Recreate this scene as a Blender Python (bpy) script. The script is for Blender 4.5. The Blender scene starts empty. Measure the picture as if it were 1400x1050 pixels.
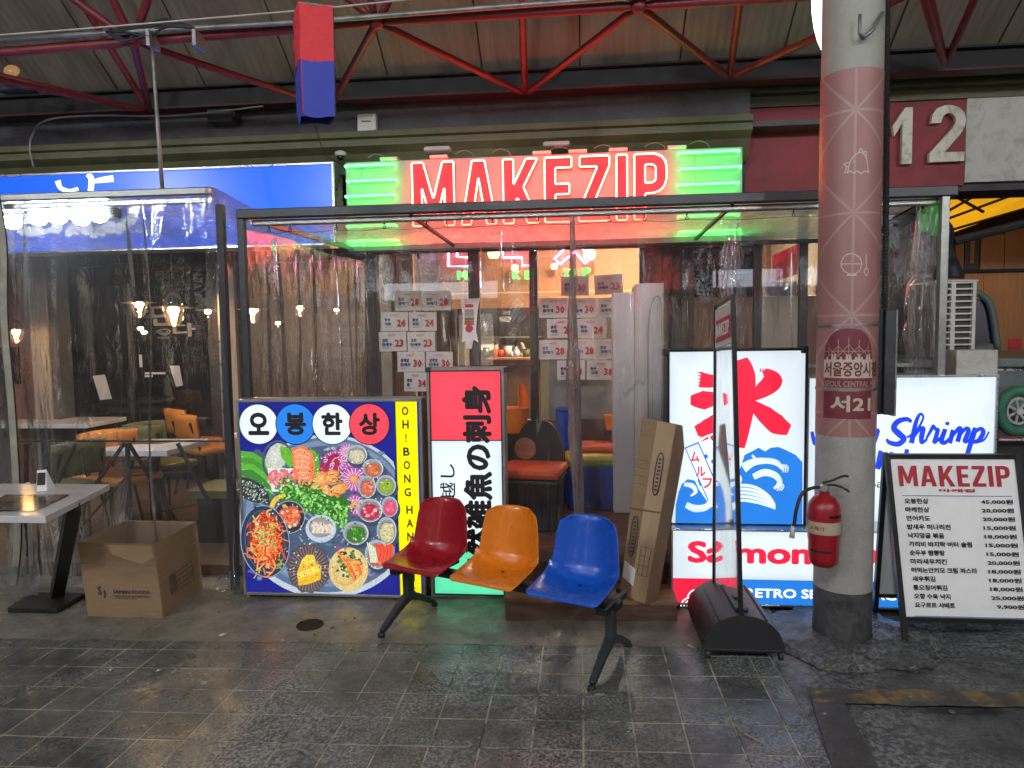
import bpy, math, random
from math import sin, cos, pi, radians as R
from mathutils import Vector as V, noise as NZ

# ------------------------------------------------------------------ camera, world, exposure
sc = bpy.context.scene
F, YAW, PITCH, ROLL, SLOPE, EYE = 955.0, .098, .0694, -.0145, .0183, 1.58
_cy, _sy = cos(YAW), sin(YAW)
FW = V((-_sy*cos(PITCH), _cy*cos(PITCH), -sin(PITCH)))
_r = V((_cy, _sy, 0)); _u = _r.cross(FW)
RT = cos(ROLL)*_r + sin(ROLL)*_u
UP = -sin(ROLL)*_r + cos(ROLL)*_u
CAM = V((0, 0, EYE))
cam = bpy.data.cameras.new('camera'); camo = bpy.data.objects.new('camera', cam)
sc.collection.objects.link(camo); sc.camera = camo
cam.sensor_width = 36; cam.lens = F/1400*36; cam.clip_start = .05; cam.clip_end = 400
m = camo.matrix_world.copy()
for i in range(3):
    m[i][0] = RT[i]; m[i][1] = UP[i]; m[i][2] = -FW[i]; m[i][3] = CAM[i]
camo.matrix_world = m

w = bpy.data.worlds.new('World'); sc.world = w; w.use_nodes = True
wn = w.node_tree; bg = wn.nodes['Background']
sky = wn.nodes.new('ShaderNodeTexSky'); sky.sky_type = 'NISHITA'; sky.sun_disc = False
sky.sun_elevation = R(1.0); sky.sun_rotation = R(160)
hs = wn.nodes.new('ShaderNodeHueSaturation'); hs.inputs['Saturation'].default_value = .2
wn.links.new(sky.outputs[0], hs.inputs['Color']); wn.links.new(hs.outputs[0], bg.inputs[0])
bg.inputs[1].default_value = .07
sc.view_settings.view_transform = 'Standard'; sc.view_settings.look = 'None'
sc.view_settings.exposure = 0.18; sc.view_settings.gamma = 1; sc.view_settings.use_curve_mapping = False
sc.cycles.use_denoising = True
sc.cycles.max_bounces = 8; sc.cycles.transparent_max_bounces = 24; sc.cycles.diffuse_bounces = 3
sc.cycles.glossy_bounces = 4; sc.cycles.caustics_reflective = False; sc.cycles.caustics_refractive = False
sc.cycles.sample_clamp_indirect = 3.0; sc.cycles.sample_clamp_direct = 0

rnd = random.Random(7)

# ------------------------------------------------------------------ helpers
def ray(x, y): return FW + RT*((x-700)/F) - UP*((y-525)/F)
def at(x, y, Y): d = ray(x, y); return CAM + d*(Y/d.y)
def atz(x, y, z): d = ray(x, y); return CAM + d*((z-EYE)/d.z)
def atx(x, y, X): d = ray(x, y); return CAM + d*(X/d.x)
def on(x, y, h=0): d = ray(x, y); return CAM + d*(-(EYE-h)/(d.z-SLOPE*d.x))
def gz(x): return SLOPE*x

MATS = {}
def nodes(name):
    mt = bpy.data.materials.new(name); mt.use_nodes = True; MATS[name] = mt
    return mt, mt.node_tree, mt.node_tree.nodes['Principled BSDF']
def N(nt, t, **k):
    n = nt.nodes.new(t)
    for a, b in k.items():
        if a.startswith('_'): setattr(n, a[1:], b)
        else: n.inputs[a.replace('0', ' ')].default_value = b
    return n
def mat(name, col, rough=.5, metal=0, var=.2, scale=8, bump=.15, bscale=60, spec=.5, dirt=None, dscale=2.5, damt=.5, coat=0, stretch=(1, 1, 1), world=False, trans=0):
    mt, nt, b = nodes(name); L = nt.links.new
    b.inputs['Roughness'].default_value = rough; b.inputs['Metallic'].default_value = metal
    b.inputs['Specular IOR Level'].default_value = spec
    b.inputs['Coat Weight'].default_value = coat; b.inputs['Coat Roughness'].default_value = .08
    if trans: b.inputs['Transmission Weight'].default_value = trans
    tc = N(nt, 'ShaderNodeTexCoord'); mp = N(nt, 'ShaderNodeMapping'); mp.inputs['Scale'].default_value = stretch
    if world:
        g = N(nt, 'ShaderNodeNewGeometry'); L(g.outputs['Position'], mp.inputs['Vector'])
    else: L(tc.outputs['Object'], mp.inputs['Vector'])
    n = N(nt, 'ShaderNodeTexNoise', Scale=scale, Detail=6.0, Roughness=.6); L(mp.outputs[0], n.inputs['Vector'])
    r = N(nt, 'ShaderNodeValToRGB')
    c = V(col[:3]); a = c*(1-var); d = c*(1+var)
    r.color_ramp.elements[0].position = .3; r.color_ramp.elements[1].position = .7
    r.color_ramp.elements[0].color = (*a, 1); r.color_ramp.elements[1].color = (*d, 1)
    L(n.outputs['Fac'], r.inputs[0]); out = r.outputs[0]
    if dirt:
        n2 = N(nt, 'ShaderNodeTexNoise', Scale=dscale, Detail=8.0, Roughness=.7, Distortion=.4); L(mp.outputs[0], n2.inputs['Vector'])
        r2 = N(nt, 'ShaderNodeValToRGB'); r2.color_ramp.elements[0].position = .48; r2.color_ramp.elements[1].position = .68
        r2.color_ramp.elements[0].color = (0, 0, 0, 1); r2.color_ramp.elements[1].color = (damt, damt, damt, 1)
        L(n2.outputs['Fac'], r2.inputs[0])
        mx = N(nt, 'ShaderNodeMix', _data_type='RGBA'); L(r2.outputs[0], mx.inputs[0]); L(out, mx.inputs[6]); mx.inputs[7].default_value = (*dirt, 1)
        out = mx.outputs[2]
    L(out, b.inputs['Base Color'])
    if bump:
        n3 = N(nt, 'ShaderNodeTexNoise', Scale=bscale, Detail=4.0); L(mp.outputs[0], n3.inputs['Vector'])
        bp = N(nt, 'ShaderNodeBump', Strength=bump, Distance=.01); L(n3.outputs['Fac'], bp.inputs['Height']); L(bp.outputs[0], b.inputs['Normal'])
        rr = N(nt, 'ShaderNodeMapRange'); rr.inputs[3].default_value = max(0, rough-.12); rr.inputs[4].default_value = min(1, rough+.12)
        L(n.outputs['Fac'], rr.inputs[0]); L(rr.outputs[0], b.inputs['Roughness'])
    return mt
def emit(name, col, s=1.0, var=0, scale=1.5, glossy=True, base=None):
    """something that gives off light: a lit panel behind acrylic, a tube, a bulb, a surface painted as lit"""
    mt, nt, b = nodes(name); L = nt.links.new
    b.inputs['Base Color'].default_value = (*(base or [c*.3 for c in col]), 1); b.inputs['Roughness'].default_value = .25 if glossy else .8
    b.inputs['Emission Color'].default_value = (*col, 1); b.inputs['Emission Strength'].default_value = s
    if var:
        tc = N(nt, 'ShaderNodeTexCoord'); n = N(nt, 'ShaderNodeTexNoise', Scale=scale, Detail=2.0); L(tc.outputs['Object'], n.inputs['Vector'])
        mr = N(nt, 'ShaderNodeMapRange'); mr.inputs[3].default_value = s*(1-var); mr.inputs[4].default_value = s*(1+var)
        L(n.outputs['Fac'], mr.inputs[0]); L(mr.outputs[0], b.inputs['Emission Strength'])
    return mt
def lit(name, col, s=.95, var=.06, edge=.22):
    """acrylic lightbox face: tubes behind it are strongest in the middle and fall off to the rim"""
    mt = emit(name, col, s); nt = mt.node_tree; b = nt.nodes['Principled BSDF']; L = nt.links.new
    tc = N(nt, 'ShaderNodeTexCoord'); sx = N(nt, 'ShaderNodeSeparateXYZ'); L(tc.outputs['Generated'], sx.inputs[0]); outs = []
    for k in (0, 2):
        a = N(nt, 'ShaderNodeMath', _operation='MULTIPLY_ADD'); L(sx.outputs[k], a.inputs[0]); a.inputs[1].default_value = 2; a.inputs[2].default_value = -1
        ab = N(nt, 'ShaderNodeMath', _operation='ABSOLUTE'); L(a.outputs[0], ab.inputs[0])
        pw_ = N(nt, 'ShaderNodeMath', _operation='POWER'); L(ab.outputs[0], pw_.inputs[0]); pw_.inputs[1].default_value = 5; outs.append(pw_)
    m = N(nt, 'ShaderNodeMath', _operation='MAXIMUM'); L(outs[0].outputs[0], m.inputs[0]); L(outs[1].outputs[0], m.inputs[1])
    e = N(nt, 'ShaderNodeMath', _operation='MULTIPLY_ADD'); L(m.outputs[0], e.inputs[0]); e.inputs[1].default_value = -edge*s; e.inputs[2].default_value = s*1.04
    n = N(nt, 'ShaderNodeTexNoise', Scale=5.0, Detail=3.0); L(tc.outputs['Object'], n.inputs['Vector'])
    mr = N(nt, 'ShaderNodeMapRange'); mr.inputs[1].default_value = .3; mr.inputs[2].default_value = .7; mr.inputs[3].default_value = 1-var; mr.inputs[4].default_value = 1+var*.5; L(n.outputs[0], mr.inputs[0])
    f = N(nt, 'ShaderNodeMath', _operation='MULTIPLY'); L(e.outputs[0], f.inputs[0]); L(mr.outputs[0], f.inputs[1]); L(f.outputs[0], b.inputs['Emission Strength'])
    return mt
def print_mat(name, s):
    """backlit photographic print: the inks come from the colour attribute"""
    mt, nt, b = nodes(name); L = nt.links.new
    a = N(nt, 'ShaderNodeVertexColor', _layer_name='ink')
    n = N(nt, 'ShaderNodeTexNoise', Scale=130.0, Detail=6.0, Roughness=.8); tc = N(nt, 'ShaderNodeTexCoord'); L(tc.outputs['Object'], n.inputs['Vector'])
    mr = N(nt, 'ShaderNodeMapRange'); mr.inputs[1].default_value = .3; mr.inputs[2].default_value = .7; mr.inputs[3].default_value = s*.4; mr.inputs[4].default_value = s*1.4
    L(n.outputs['Fac'], mr.inputs[0]); L(mr.outputs[0], b.inputs['Emission Strength'])
    L(a.outputs[0], b.inputs['Emission Color']); b.inputs['Base Color'].default_value = (.03, .03, .03, 1); b.inputs['Roughness'].default_value = .3
    return mt
def film_mat(name, haze=.05, refl=.55, tint=(.96, .97, 1), bumps=.35, bs=6, rough=.06, stretch=(1, 1, .35), crease=0):
    mt, nt, b = nodes(name); L = nt.links.new; nt.nodes.remove(b); o = nt.nodes['Material Output']
    tr = N(nt, 'ShaderNodeBsdfTransparent', Color=(*tint, 1)); gl = N(nt, 'ShaderNodeBsdfGlossy', Roughness=rough, Color=(1, 1, 1, 1))
    df = N(nt, 'ShaderNodeBsdfDiffuse', Color=(.75, .75, .78, 1)); tl = N(nt, 'ShaderNodeBsdfTranslucent', Color=(.75, .75, .78, 1))
    ad = N(nt, 'ShaderNodeMixShader', Fac=.82 if haze > .2 else .5); L(df.outputs[0], ad.inputs[1]); L(tl.outputs[0], ad.inputs[2])
    tc = N(nt, 'ShaderNodeTexCoord'); mp = N(nt, 'ShaderNodeMapping'); mp.inputs['Scale'].default_value = stretch; L(tc.outputs['Object'], mp.inputs[0])
    n = N(nt, 'ShaderNodeTexNoise', Scale=bs, Detail=6.0, Roughness=.55, Distortion=.6); L(mp.outputs[0], n.inputs['Vector'])
    bp = N(nt, 'ShaderNodeBump', Strength=bumps, Distance=.05); L(n.outputs['Fac'], bp.inputs['Height']); L(bp.outputs[0], gl.inputs['Normal'])
    lw = N(nt, 'ShaderNodeFresnel', IOR=1.45); L(bp.outputs[0], lw.inputs['Normal'])
    mr = N(nt, 'ShaderNodeMapRange'); mr.inputs[1].default_value = 0; mr.inputs[2].default_value = 1; mr.inputs[3].default_value = .01; mr.inputs[4].default_value = refl*1.6
    L(lw.outputs[0], mr.inputs[0])
    if crease:
        mc = N(nt, 'ShaderNodeMapping'); mc.inputs['Scale'].default_value = (1, 1, .06); L(tc.outputs['Object'], mc.inputs[0])
        nw = N(nt, 'ShaderNodeTexNoise', Scale=1.1, Detail=2.0); L(tc.outputs['Object'], nw.inputs['Vector'])
        av = N(nt, 'ShaderNodeVectorMath', _operation='MULTIPLY_ADD'); L(nw.outputs['Color'], av.inputs[0]); av.inputs[1].default_value = (.12, .12, 0); L(mc.outputs[0], av.inputs[2])
        nc = N(nt, 'ShaderNodeTexNoise', Scale=5.5, Detail=1.0, Roughness=.4); L(av.outputs[0], nc.inputs['Vector'])
        sb = N(nt, 'ShaderNodeMath', _operation='SUBTRACT'); L(nc.outputs[0], sb.inputs[0]); sb.inputs[1].default_value = .5
        ab = N(nt, 'ShaderNodeMath', _operation='ABSOLUTE'); L(sb.outputs[0], ab.inputs[0])
        cm = N(nt, 'ShaderNodeMapRange'); cm.inputs[1].default_value = .0; cm.inputs[2].default_value = .009; cm.inputs[3].default_value = 1; cm.inputs[4].default_value = 0; L(ab.outputs[0], cm.inputs[0])
        pn = N(nt, 'ShaderNodeTexNoise', Scale=2.2, Detail=3.0); L(tc.outputs['Object'], pn.inputs['Vector'])
        pm = N(nt, 'ShaderNodeMapRange'); pm.inputs[1].default_value = .5; pm.inputs[2].default_value = .64; L(pn.outputs[0], pm.inputs[0])
        mu = N(nt, 'ShaderNodeMath', _operation='MULTIPLY'); L(cm.outputs[0], mu.inputs[0]); L(pm.outputs[0], mu.inputs[1])
        m5 = N(nt, 'ShaderNodeMath', _operation='MULTIPLY'); L(mu.outputs[0], m5.inputs[0]); m5.inputs[1].default_value = crease
        b2 = N(nt, 'ShaderNodeBump', Strength=.9, Distance=.02); L(ab.outputs[0], b2.inputs['Height']); L(bp.outputs[0], b2.inputs['Normal']); L(b2.outputs[0], gl.inputs['Normal'])
        mxx = N(nt, 'ShaderNodeMath', _operation='ADD'); mxx.use_clamp = True; L(mr.outputs[0], mxx.inputs[0]); L(m5.outputs[0], mxx.inputs[1])
        class _o: outputs = [mxx.outputs[0]]
        mr = _o
    m1 = N(nt, 'ShaderNodeMixShader'); L(mr.outputs[0], m1.inputs[0]); L(tr.outputs[0], m1.inputs[1]); L(gl.outputs[0], m1.inputs[2])
    n2 = N(nt, 'ShaderNodeTexNoise', Scale=3.0, Detail=8.0, Roughness=.7); L(mp.outputs[0], n2.inputs['Vector'])
    m2 = N(nt, 'ShaderNodeMapRange'); m2.inputs[1].default_value = .35; m2.inputs[2].default_value = .75; m2.inputs[3].default_value = haze*.5; m2.inputs[4].default_value = haze*2
    L(n2.outputs['Fac'], m2.inputs[0])
    m3 = N(nt, 'ShaderNodeMixShader'); L(m2.outputs[0], m3.inputs[0]); L(m1.outputs[0], m3.inputs[1]); L(ad.outputs[0], m3.inputs[2])
    L(m3.outputs[0], o.inputs[0]); return mt

class MB:
    """collects shapes and links them as ONE mesh object"""
    def __init__(s): s.v = []; s.f = []; s.c = None; s.cd = {}
    def add(s, vs, fs, col=None):
        k = len(s.v); s.v += [tuple(p) for p in vs]
        for f in fs: s.f.append(tuple(i+k for i in f))
        if col is not None:
            s.c = True
            for i, _ in enumerate(vs): s.cd[k+i] = col[i] if isinstance(col, list) else col
        return s
    def box(s, x0, x1, y0, y1, z0, z1):
        vs = [(x, y, z) for z in (z0, z1) for y in (y0, y1) for x in (x0, x1)]
        return s.add(vs, [(0, 2, 3, 1), (4, 5, 7, 6), (0, 1, 5, 4), (2, 6, 7, 3), (1, 3, 7, 5), (0, 4, 6, 2)])
    def hexa(s, b, t):      # two quads, both seen counter-clockwise from above
        return s.add(list(b)+list(t), [(3, 2, 1, 0), (4, 5, 6, 7)]+[(i, (i+1) % 4, (i+1) % 4+4, i+4) for i in range(4)])
    def tube(s, pts, r, n=8, cap=True, closed=False, sq=1):
        pts = [V(p) for p in pts]; m_ = len(pts); rings = []
        rr = r if isinstance(r, (list, tuple)) else [r]*m_
        t0 = (pts[1]-pts[0]).normalized(); a = t0.orthogonal().normalized()
        if abs(t0.z) < .9: a = V((0, 0, 1)).cross(t0).normalized()
        else: a = V((1, 0, 0))-t0*t0.x; a.normalize()
        vs = []
        for i, p in enumerate(pts):
            if closed: t = (pts[(i+1) % m_]-pts[i-1])
            else: t = pts[min(i+1, m_-1)]-pts[max(i-1, 0)]
            t = t.normalized() if t.length > 1e-9 else t0
            a = (a-t*a.dot(t)); a = a.normalized() if a.length > 1e-6 else t.orthogonal().normalized(); b = t.cross(a)
            for k in range(n):
                q = 2*pi*(k+.5*(n == 4))/n; vs.append(p+(a*cos(q)+b*sin(q)*sq)*rr[i]*(1.2 if n == 4 else 1))
        fs = []
        for i in range(m_ if closed else m_-1):
            j = (i+1) % m_
            for k in range(n): fs.append((i*n+k, i*n+(k+1) % n, j*n+(k+1) % n, j*n+k))
        if cap and not closed: fs += [tuple(range(n))[::-1], tuple((m_-1)*n+k for k in range(n))]
        return s.add(vs, fs)
    def lathe(s, prof, c=(0, 0, 0), n=24, ax='z', cap=True):
        vs = []; c = V(c)
        for (r, h) in prof:
            for k in range(n):
                q = 2*pi*k/n
                p = {'z': V((r*cos(q), r*sin(q), h)), 'y': V((r*cos(q), h, -r*sin(q))), 'x': V((h, r*cos(q), r*sin(q)))}[ax]; vs.append(c+p)
        fs = [(i*n+k, i*n+(k+1) % n, (i+1)*n+(k+1) % n, (i+1)*n+k) for i in range(len(prof)-1) for k in range(n)]
        if cap: fs += [tuple(range(n))[::-1], tuple((len(prof)-1)*n+k for k in range(n))]
        return s.add(vs, fs)
    def ball(s, c, rx, ry=None, rz=None, n=14, m_=9):
        ry = ry or rx; rz = rz or rx; c = V(c); vs = []
        for i in range(m_+1):
            t = -pi/2+pi*i/m_; q0 = max(cos(t), .01)
            for k in range(n): q = 2*pi*k/n; vs.append(c+V((rx*q0*cos(q), ry*q0*sin(q), rz*sin(t))))
        fs = [(i*n+k, i*n+(k+1) % n, (i+1)*n+(k+1) % n, (i+1)*n+k) for i in range(m_) for k in range(n)]
        return s.add(vs, fs)
    def grid(s, fn, nu, nv):
        vs = [fn(i/nu, j/nv) for j in range(nv+1) for i in range(nu+1)]
        return s.add(vs, [(j*(nu+1)+i, j*(nu+1)+i+1, (j+1)*(nu+1)+i+1, (j+1)*(nu+1)+i) for j in range(nv) for i in range(nu)])
    def build(s, name, material, parent=None, smooth=False, bevel=0, local=False, subsurf=0, solid=0):
        me = bpy.data.meshes.new(name)
        vs = s.v
        if parent is not None and not local:
            q = origin(parent); vs = [(a-q.x, b-q.y, c-q.z) for a, b, c in s.v]
        me.from_pydata(vs, [], s.f); me.materials.append(MATS[material] if isinstance(material, str) else material)
        if s.c:
            ca = me.color_attributes.new('ink', 'FLOAT_COLOR', 'POINT')
            for i in range(len(vs)): ca.data[i].color = (*s.cd.get(i, (0, 0, 0)), 1)
        if smooth:
            for p in me.polygons: p.use_smooth = True
        me.update()
        o = bpy.data.objects.new(name, me); sc.collection.objects.link(o)
        if parent is not None: o.parent = parent
        if solid:
            md = o.modifiers.new('thick', 'SOLIDIFY'); md.thickness = solid; md.offset = 0
        if bevel:
            md = o.modifiers.new('edge', 'BEVEL'); md.width = bevel; md.segments = 2; md.limit_method = 'ANGLE'
        if subsurf:
            md = o.modifiers.new('round', 'SUBSURF'); md.levels = subsurf; md.render_levels = subsurf
        return o
def origin(o):
    q = V(o.location)
    while o.parent: o = o.parent; q += V(o.location)
    return q
def tag(o, label=None, cat=None, group=None, kind=None):
    if label: o['label'] = label
    if cat: o['category'] = cat
    if group: o['group'] = group
    if kind: o['kind'] = kind
    return o
def thing(name, label, cat, loc=(0, 0, 0), rz=0, group=None):
    o = bpy.data.objects.new(name, None); o.empty_display_size = .1; sc.collection.objects.link(o)
    o.location = loc; o.rotation_euler = (0, 0, rz); return tag(o, label, cat, group)
def kids(o): return [c for c in bpy.data.objects if c.parent == o]
def copy_tree(o, parent=None):
    c = o.copy(); sc.collection.objects.link(c); c.parent = parent
    for ch in kids(o): copy_tree(ch, c)
    return c
def bx(name, material, parent, x0, x1, y0, y1, z0, z1, bevel=.003, **k): return MB().box(x0, x1, y0, y1, z0, z1).build(name, material, parent, bevel=bevel, **k)

def smooth_line(pts, n=6, closed=False):
    P = [V(p) if len(p) == 3 else V((p[0], p[1], 0)) for p in pts]; out = []
    m_ = len(P); rng = m_ if closed else m_-1
    for i in range(rng):
        if closed: a, b, c, d = P[i-1], P[i], P[(i+1) % m_], P[(i+2) % m_]
        else: a, b, c, d = P[max(i-1, 0)], P[i], P[i+1], P[min(i+2, m_-1)]
        for k in range(n):
            t = k/n; out.append(.5*((2*b)+(c-a)*t+(2*a-5*b+4*c-d)*t*t+(3*b-a-3*c+d)*t**3))
    if not closed: out.append(P[-1])
    return out

class Print:
    """flat inks on a sign face lying in the plane Y = y0; photo-pixel outlines are projected onto that face"""
    def __init__(s, y0, step=.00012): s.y = y0; s.k = 0; s.step = step; s.m = MB()
    def w(s, p): q = at(p[0], p[1], s.y); return V((q.x, s.y-.0005-s.k*s.step, q.z))
    def poly(s, pts, col):          # star-shaped outline as a fan
        s.k += 1; n = len(pts); cx = sum(p[0] for p in pts)/n; cy = sum(p[1] for p in pts)/n
        s.m.add([s.w((cx, cy))]+[s.w(p) for p in pts], [(0, i+1, (i+1) % n+1)[::-1] for i in range(n)], col); return s
    def blob(s, cx, cy, rx, ry, c0, c1=None, rot=0, n=20, jag=0, seed=0):
        s.k += 1; rr = random.Random(seed or s.k); c1 = c1 or c0; vs = [s.w((cx-rx*.15, cy-ry*.15))]; cs = [c0]
        for i in range(n):
            q = 2*pi*i/n; j = 1+jag*rr.uniform(-1, 1); a = rx*cos(q)*j; b = ry*sin(q)*j
            vs.append(s.w((cx+a*cos(rot)-b*sin(rot), cy+a*sin(rot)+b*cos(rot)))); cs.append(c1)
        s.m.add(vs, [(0, (i+1) % n+1, i+1) for i in range(n)], cs); return s
    def ring(s, cx, cy, rx, ry, wd, col, n=28, rot=0):
        pts = [(cx+rx*cos(2*pi*i/n)*cos(rot)-ry*sin(2*pi*i/n)*sin(rot), cy+rx*cos(2*pi*i/n)*sin(rot)+ry*sin(2*pi*i/n)*cos(rot)) for i in range(n)]
        return s.line(pts+[pts[0]], wd, col, sm=0)
    def line(s, pts, wd, col, sm=6):
        s.k += 1; P = smooth_line(pts, sm) if sm else [V((p[0], p[1], 0)) for p in pts]; n = len(P); vs = []
        for i, p in enumerate(P):
            t = (P[min(i+1, n-1)]-P[max(i-1, 0)]); t = t.normalized() if t.length else V((1, 0, 0)); nn = V((-t.y, t.x, 0))
            if isinstance(wd, (list, tuple)):
                f_ = i/(n-1)*(len(wd)-1); a = int(min(f_, len(wd)-2)); ww = wd[a]+(wd[a+1]-wd[a])*(f_-a)
            else: ww = wd
            vs += [s.w(p+nn*ww/2), s.w(p-nn*ww/2)]
        s.m.add(vs, [(2*i, 2*i+1, 2*i+3, 2*i+2) for i in range(n-1)], col); return s
    def build(s, name, material, parent): return s.m.build(name, material, parent)

_TC = {}
def text_mesh(body, bold=0.0, res=3, shear=0):
    key = (body, bold, res, shear)
    if key in _TC: return _TC[key]
    c = bpy.data.curves.new('lettering', 'FONT'); c.body = body; c.resolution_u = res; c.shear = shear
    o = bpy.data.objects.new('lettering', c); sc.collection.objects.link(o); bpy.context.view_layer.update()
    me = bpy.data.meshes.new_from_object(o.evaluated_get(bpy.context.evaluated_depsgraph_get()))
    vs = [tuple(v.co) for v in me.vertices]; fs = [tuple(p.vertices) for p in me.polygons]
    bpy.data.objects.remove(o); bpy.data.curves.remove(c); bpy.data.meshes.remove(me)
    V2, F2 = [], []
    sh = [(0, 0)] if not bold else [(0, 0)]+[(bold*cos(a), bold*sin(a)) for a in [i*pi/4 for i in range(8)]]
    for j, (dx, dy) in enumerate(sh):
        k = len(V2); V2 += [(x+dx, y+dy, j) for x, y, z in vs]; F2 += [tuple(i+k for i in f) for f in fs]
    x0 = min(v[0] for v in V2); x1 = max(v[0] for v in V2); y0 = min(v[1] for v in V2); y1 = max(v[1] for v in V2)
    V2 = [((x-x0)/(x1-x0), (y-y0)/(y1-y0), z) for x, y, z in V2]
    _TC[key] = (V2, F2); return V2, F2
def text(name, body, box, Y, material, parent, bold=.0, rot=0, res=3, shear=0, lift=.003, back=False):
    """lettering that fills the world box (x0, z0, x1, z1) on the plane Y, facing the street; rot=90 runs upwards"""
    vs, fs = text_mesh(body, bold, res, shear); x0, z0, x1, z1 = box; mb = MB(); out = []
    for a, b, j in vs:
        if rot == 90: a, b = 1-b, a
        if back: a = 1-a
        out.append((x0+(x1-x0)*a, Y-lift-j*.00015, z0+(z1-z0)*b))
    mb.add(out, fs); return mb.build(name, material, parent)
def ptext(name, body, px, Y, material, parent, **k):
    """same, with the box given by its left-top and right-bottom corner in the photograph"""
    a = at(px[0], px[1], Y); b = at(px[2], px[3], Y)
    return text(name, body, (a.x, b.z, b.x, a.z), Y, material, parent, **k)

GL = {'M': (.74, [[(0, 0), (0, 1), (.2, 1), (.37, .42), (.54, 1), (.74, 1), (.74, 0), (.57, 0), (.57, .6), (.43, .14), (.31, .14), (.17, .6), (.17, 0)]]),
      'A': (.62, [[(0, 0), (.2, 1), (.42, 1), (.62, 0), (.45, 0), (.41, .2), (.21, .2), (.17, 0)], [(.24, .35), (.38, .35), (.31, .74)]]),
      'K': (.6, [[(0, 0), (0, 1), (.18, 1), (.18, .6), (.4, 1), (.6, 1), (.35, .56), (.62, 0), (.42, 0), (.25, .4), (.18, .29), (.18, 0)]]),
      'E': (.46, [[(0, 0), (0, 1), (.46, 1), (.46, .84), (.18, .84), (.18, .59), (.42, .59), (.42, .43), (.18, .43), (.18, .16), (.46, .16), (.46, 0)]]),
      'Z': (.52, [[(0, 0), (0, .16), (.32, .84), (.02, .84), (.02, 1), (.52, 1), (.52, .84), (.2, .16), (.52, .16), (.52, 0)]]),
      'I': (.18, [[(0, 0), (0, 1), (.18, 1), (.18, 0)]]),
      'P': (.54, [[(0, 0), (0, 1), (.34, 1), (.45, .96), (.52, .88), (.54, .76), (.54, .62), (.5, .5), (.42, .43), (.32, .4), (.18, .4), (.18, 0)], [(.18, .56), (.18, .84), (.3, .84), (.36, .8), (.36, .6), (.3, .56)]])}
def block_word(word, box, Y, name, material, parent, outline=None, depth=.012, each=True, lift=.002):
    """condensed block capitals; outline adds a glass tube round each letter"""
    x0, z0, x1, z1 = box; gap = .12; tot = sum(GL[c][0] for c in word)+gap*(len(word)-1); k = (x1-x0)/tot; u = 0; objs = []
    for ch in word:
        wd, polys = GL[ch]
        c = bpy.data.curves.new(name, 'CURVE'); c.dimensions = '2D'; c.fill_mode = 'BOTH'; c.extrude = depth/2
        for P in polys:
            s = c.splines.new('POLY'); s.points.add(len(P)-1); s.use_cyclic_u = True
            for i, (a, b) in enumerate(P): s.points[i].co = ((u+a)*k, b*(z1-z0), 0, 1)
        o = bpy.data.objects.new(name, c); sc.collection.objects.link(o); bpy.context.view_layer.update()
        me = bpy.data.meshes.new_from_object(o.evaluated_get(bpy.context.evaluated_depsgraph_get())); bpy.data.objects.remove(o); bpy.data.curves.remove(c)
        mb = MB(); mb.add([(x0+v.co.x, Y-lift-depth/2-v.co.z, z0+v.co.y) for v in me.vertices], [tuple(p.vertices) for p in me.polygons])
        bpy.data.meshes.remove(me)
        L = mb.build(name, material, parent); objs.append(L)
        if outline:
            for P in polys:
                t = MB(); pts = [V((x0+(u+a)*k, Y-.075, z0+b*(z1-z0))) for a, b in P]
                q = []
                for i, p in enumerate(pts):
                    a = pts[i-1]; b = pts[(i+1) % len(pts)]
                    q += [p+(a-p).normalized()*.008, p+(b-p).normalized()*.008]
                t.tube(q, .0065, 6, closed=True); t.build('neon_tube', outline, L)
        u += wd+gap
    return objs

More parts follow.
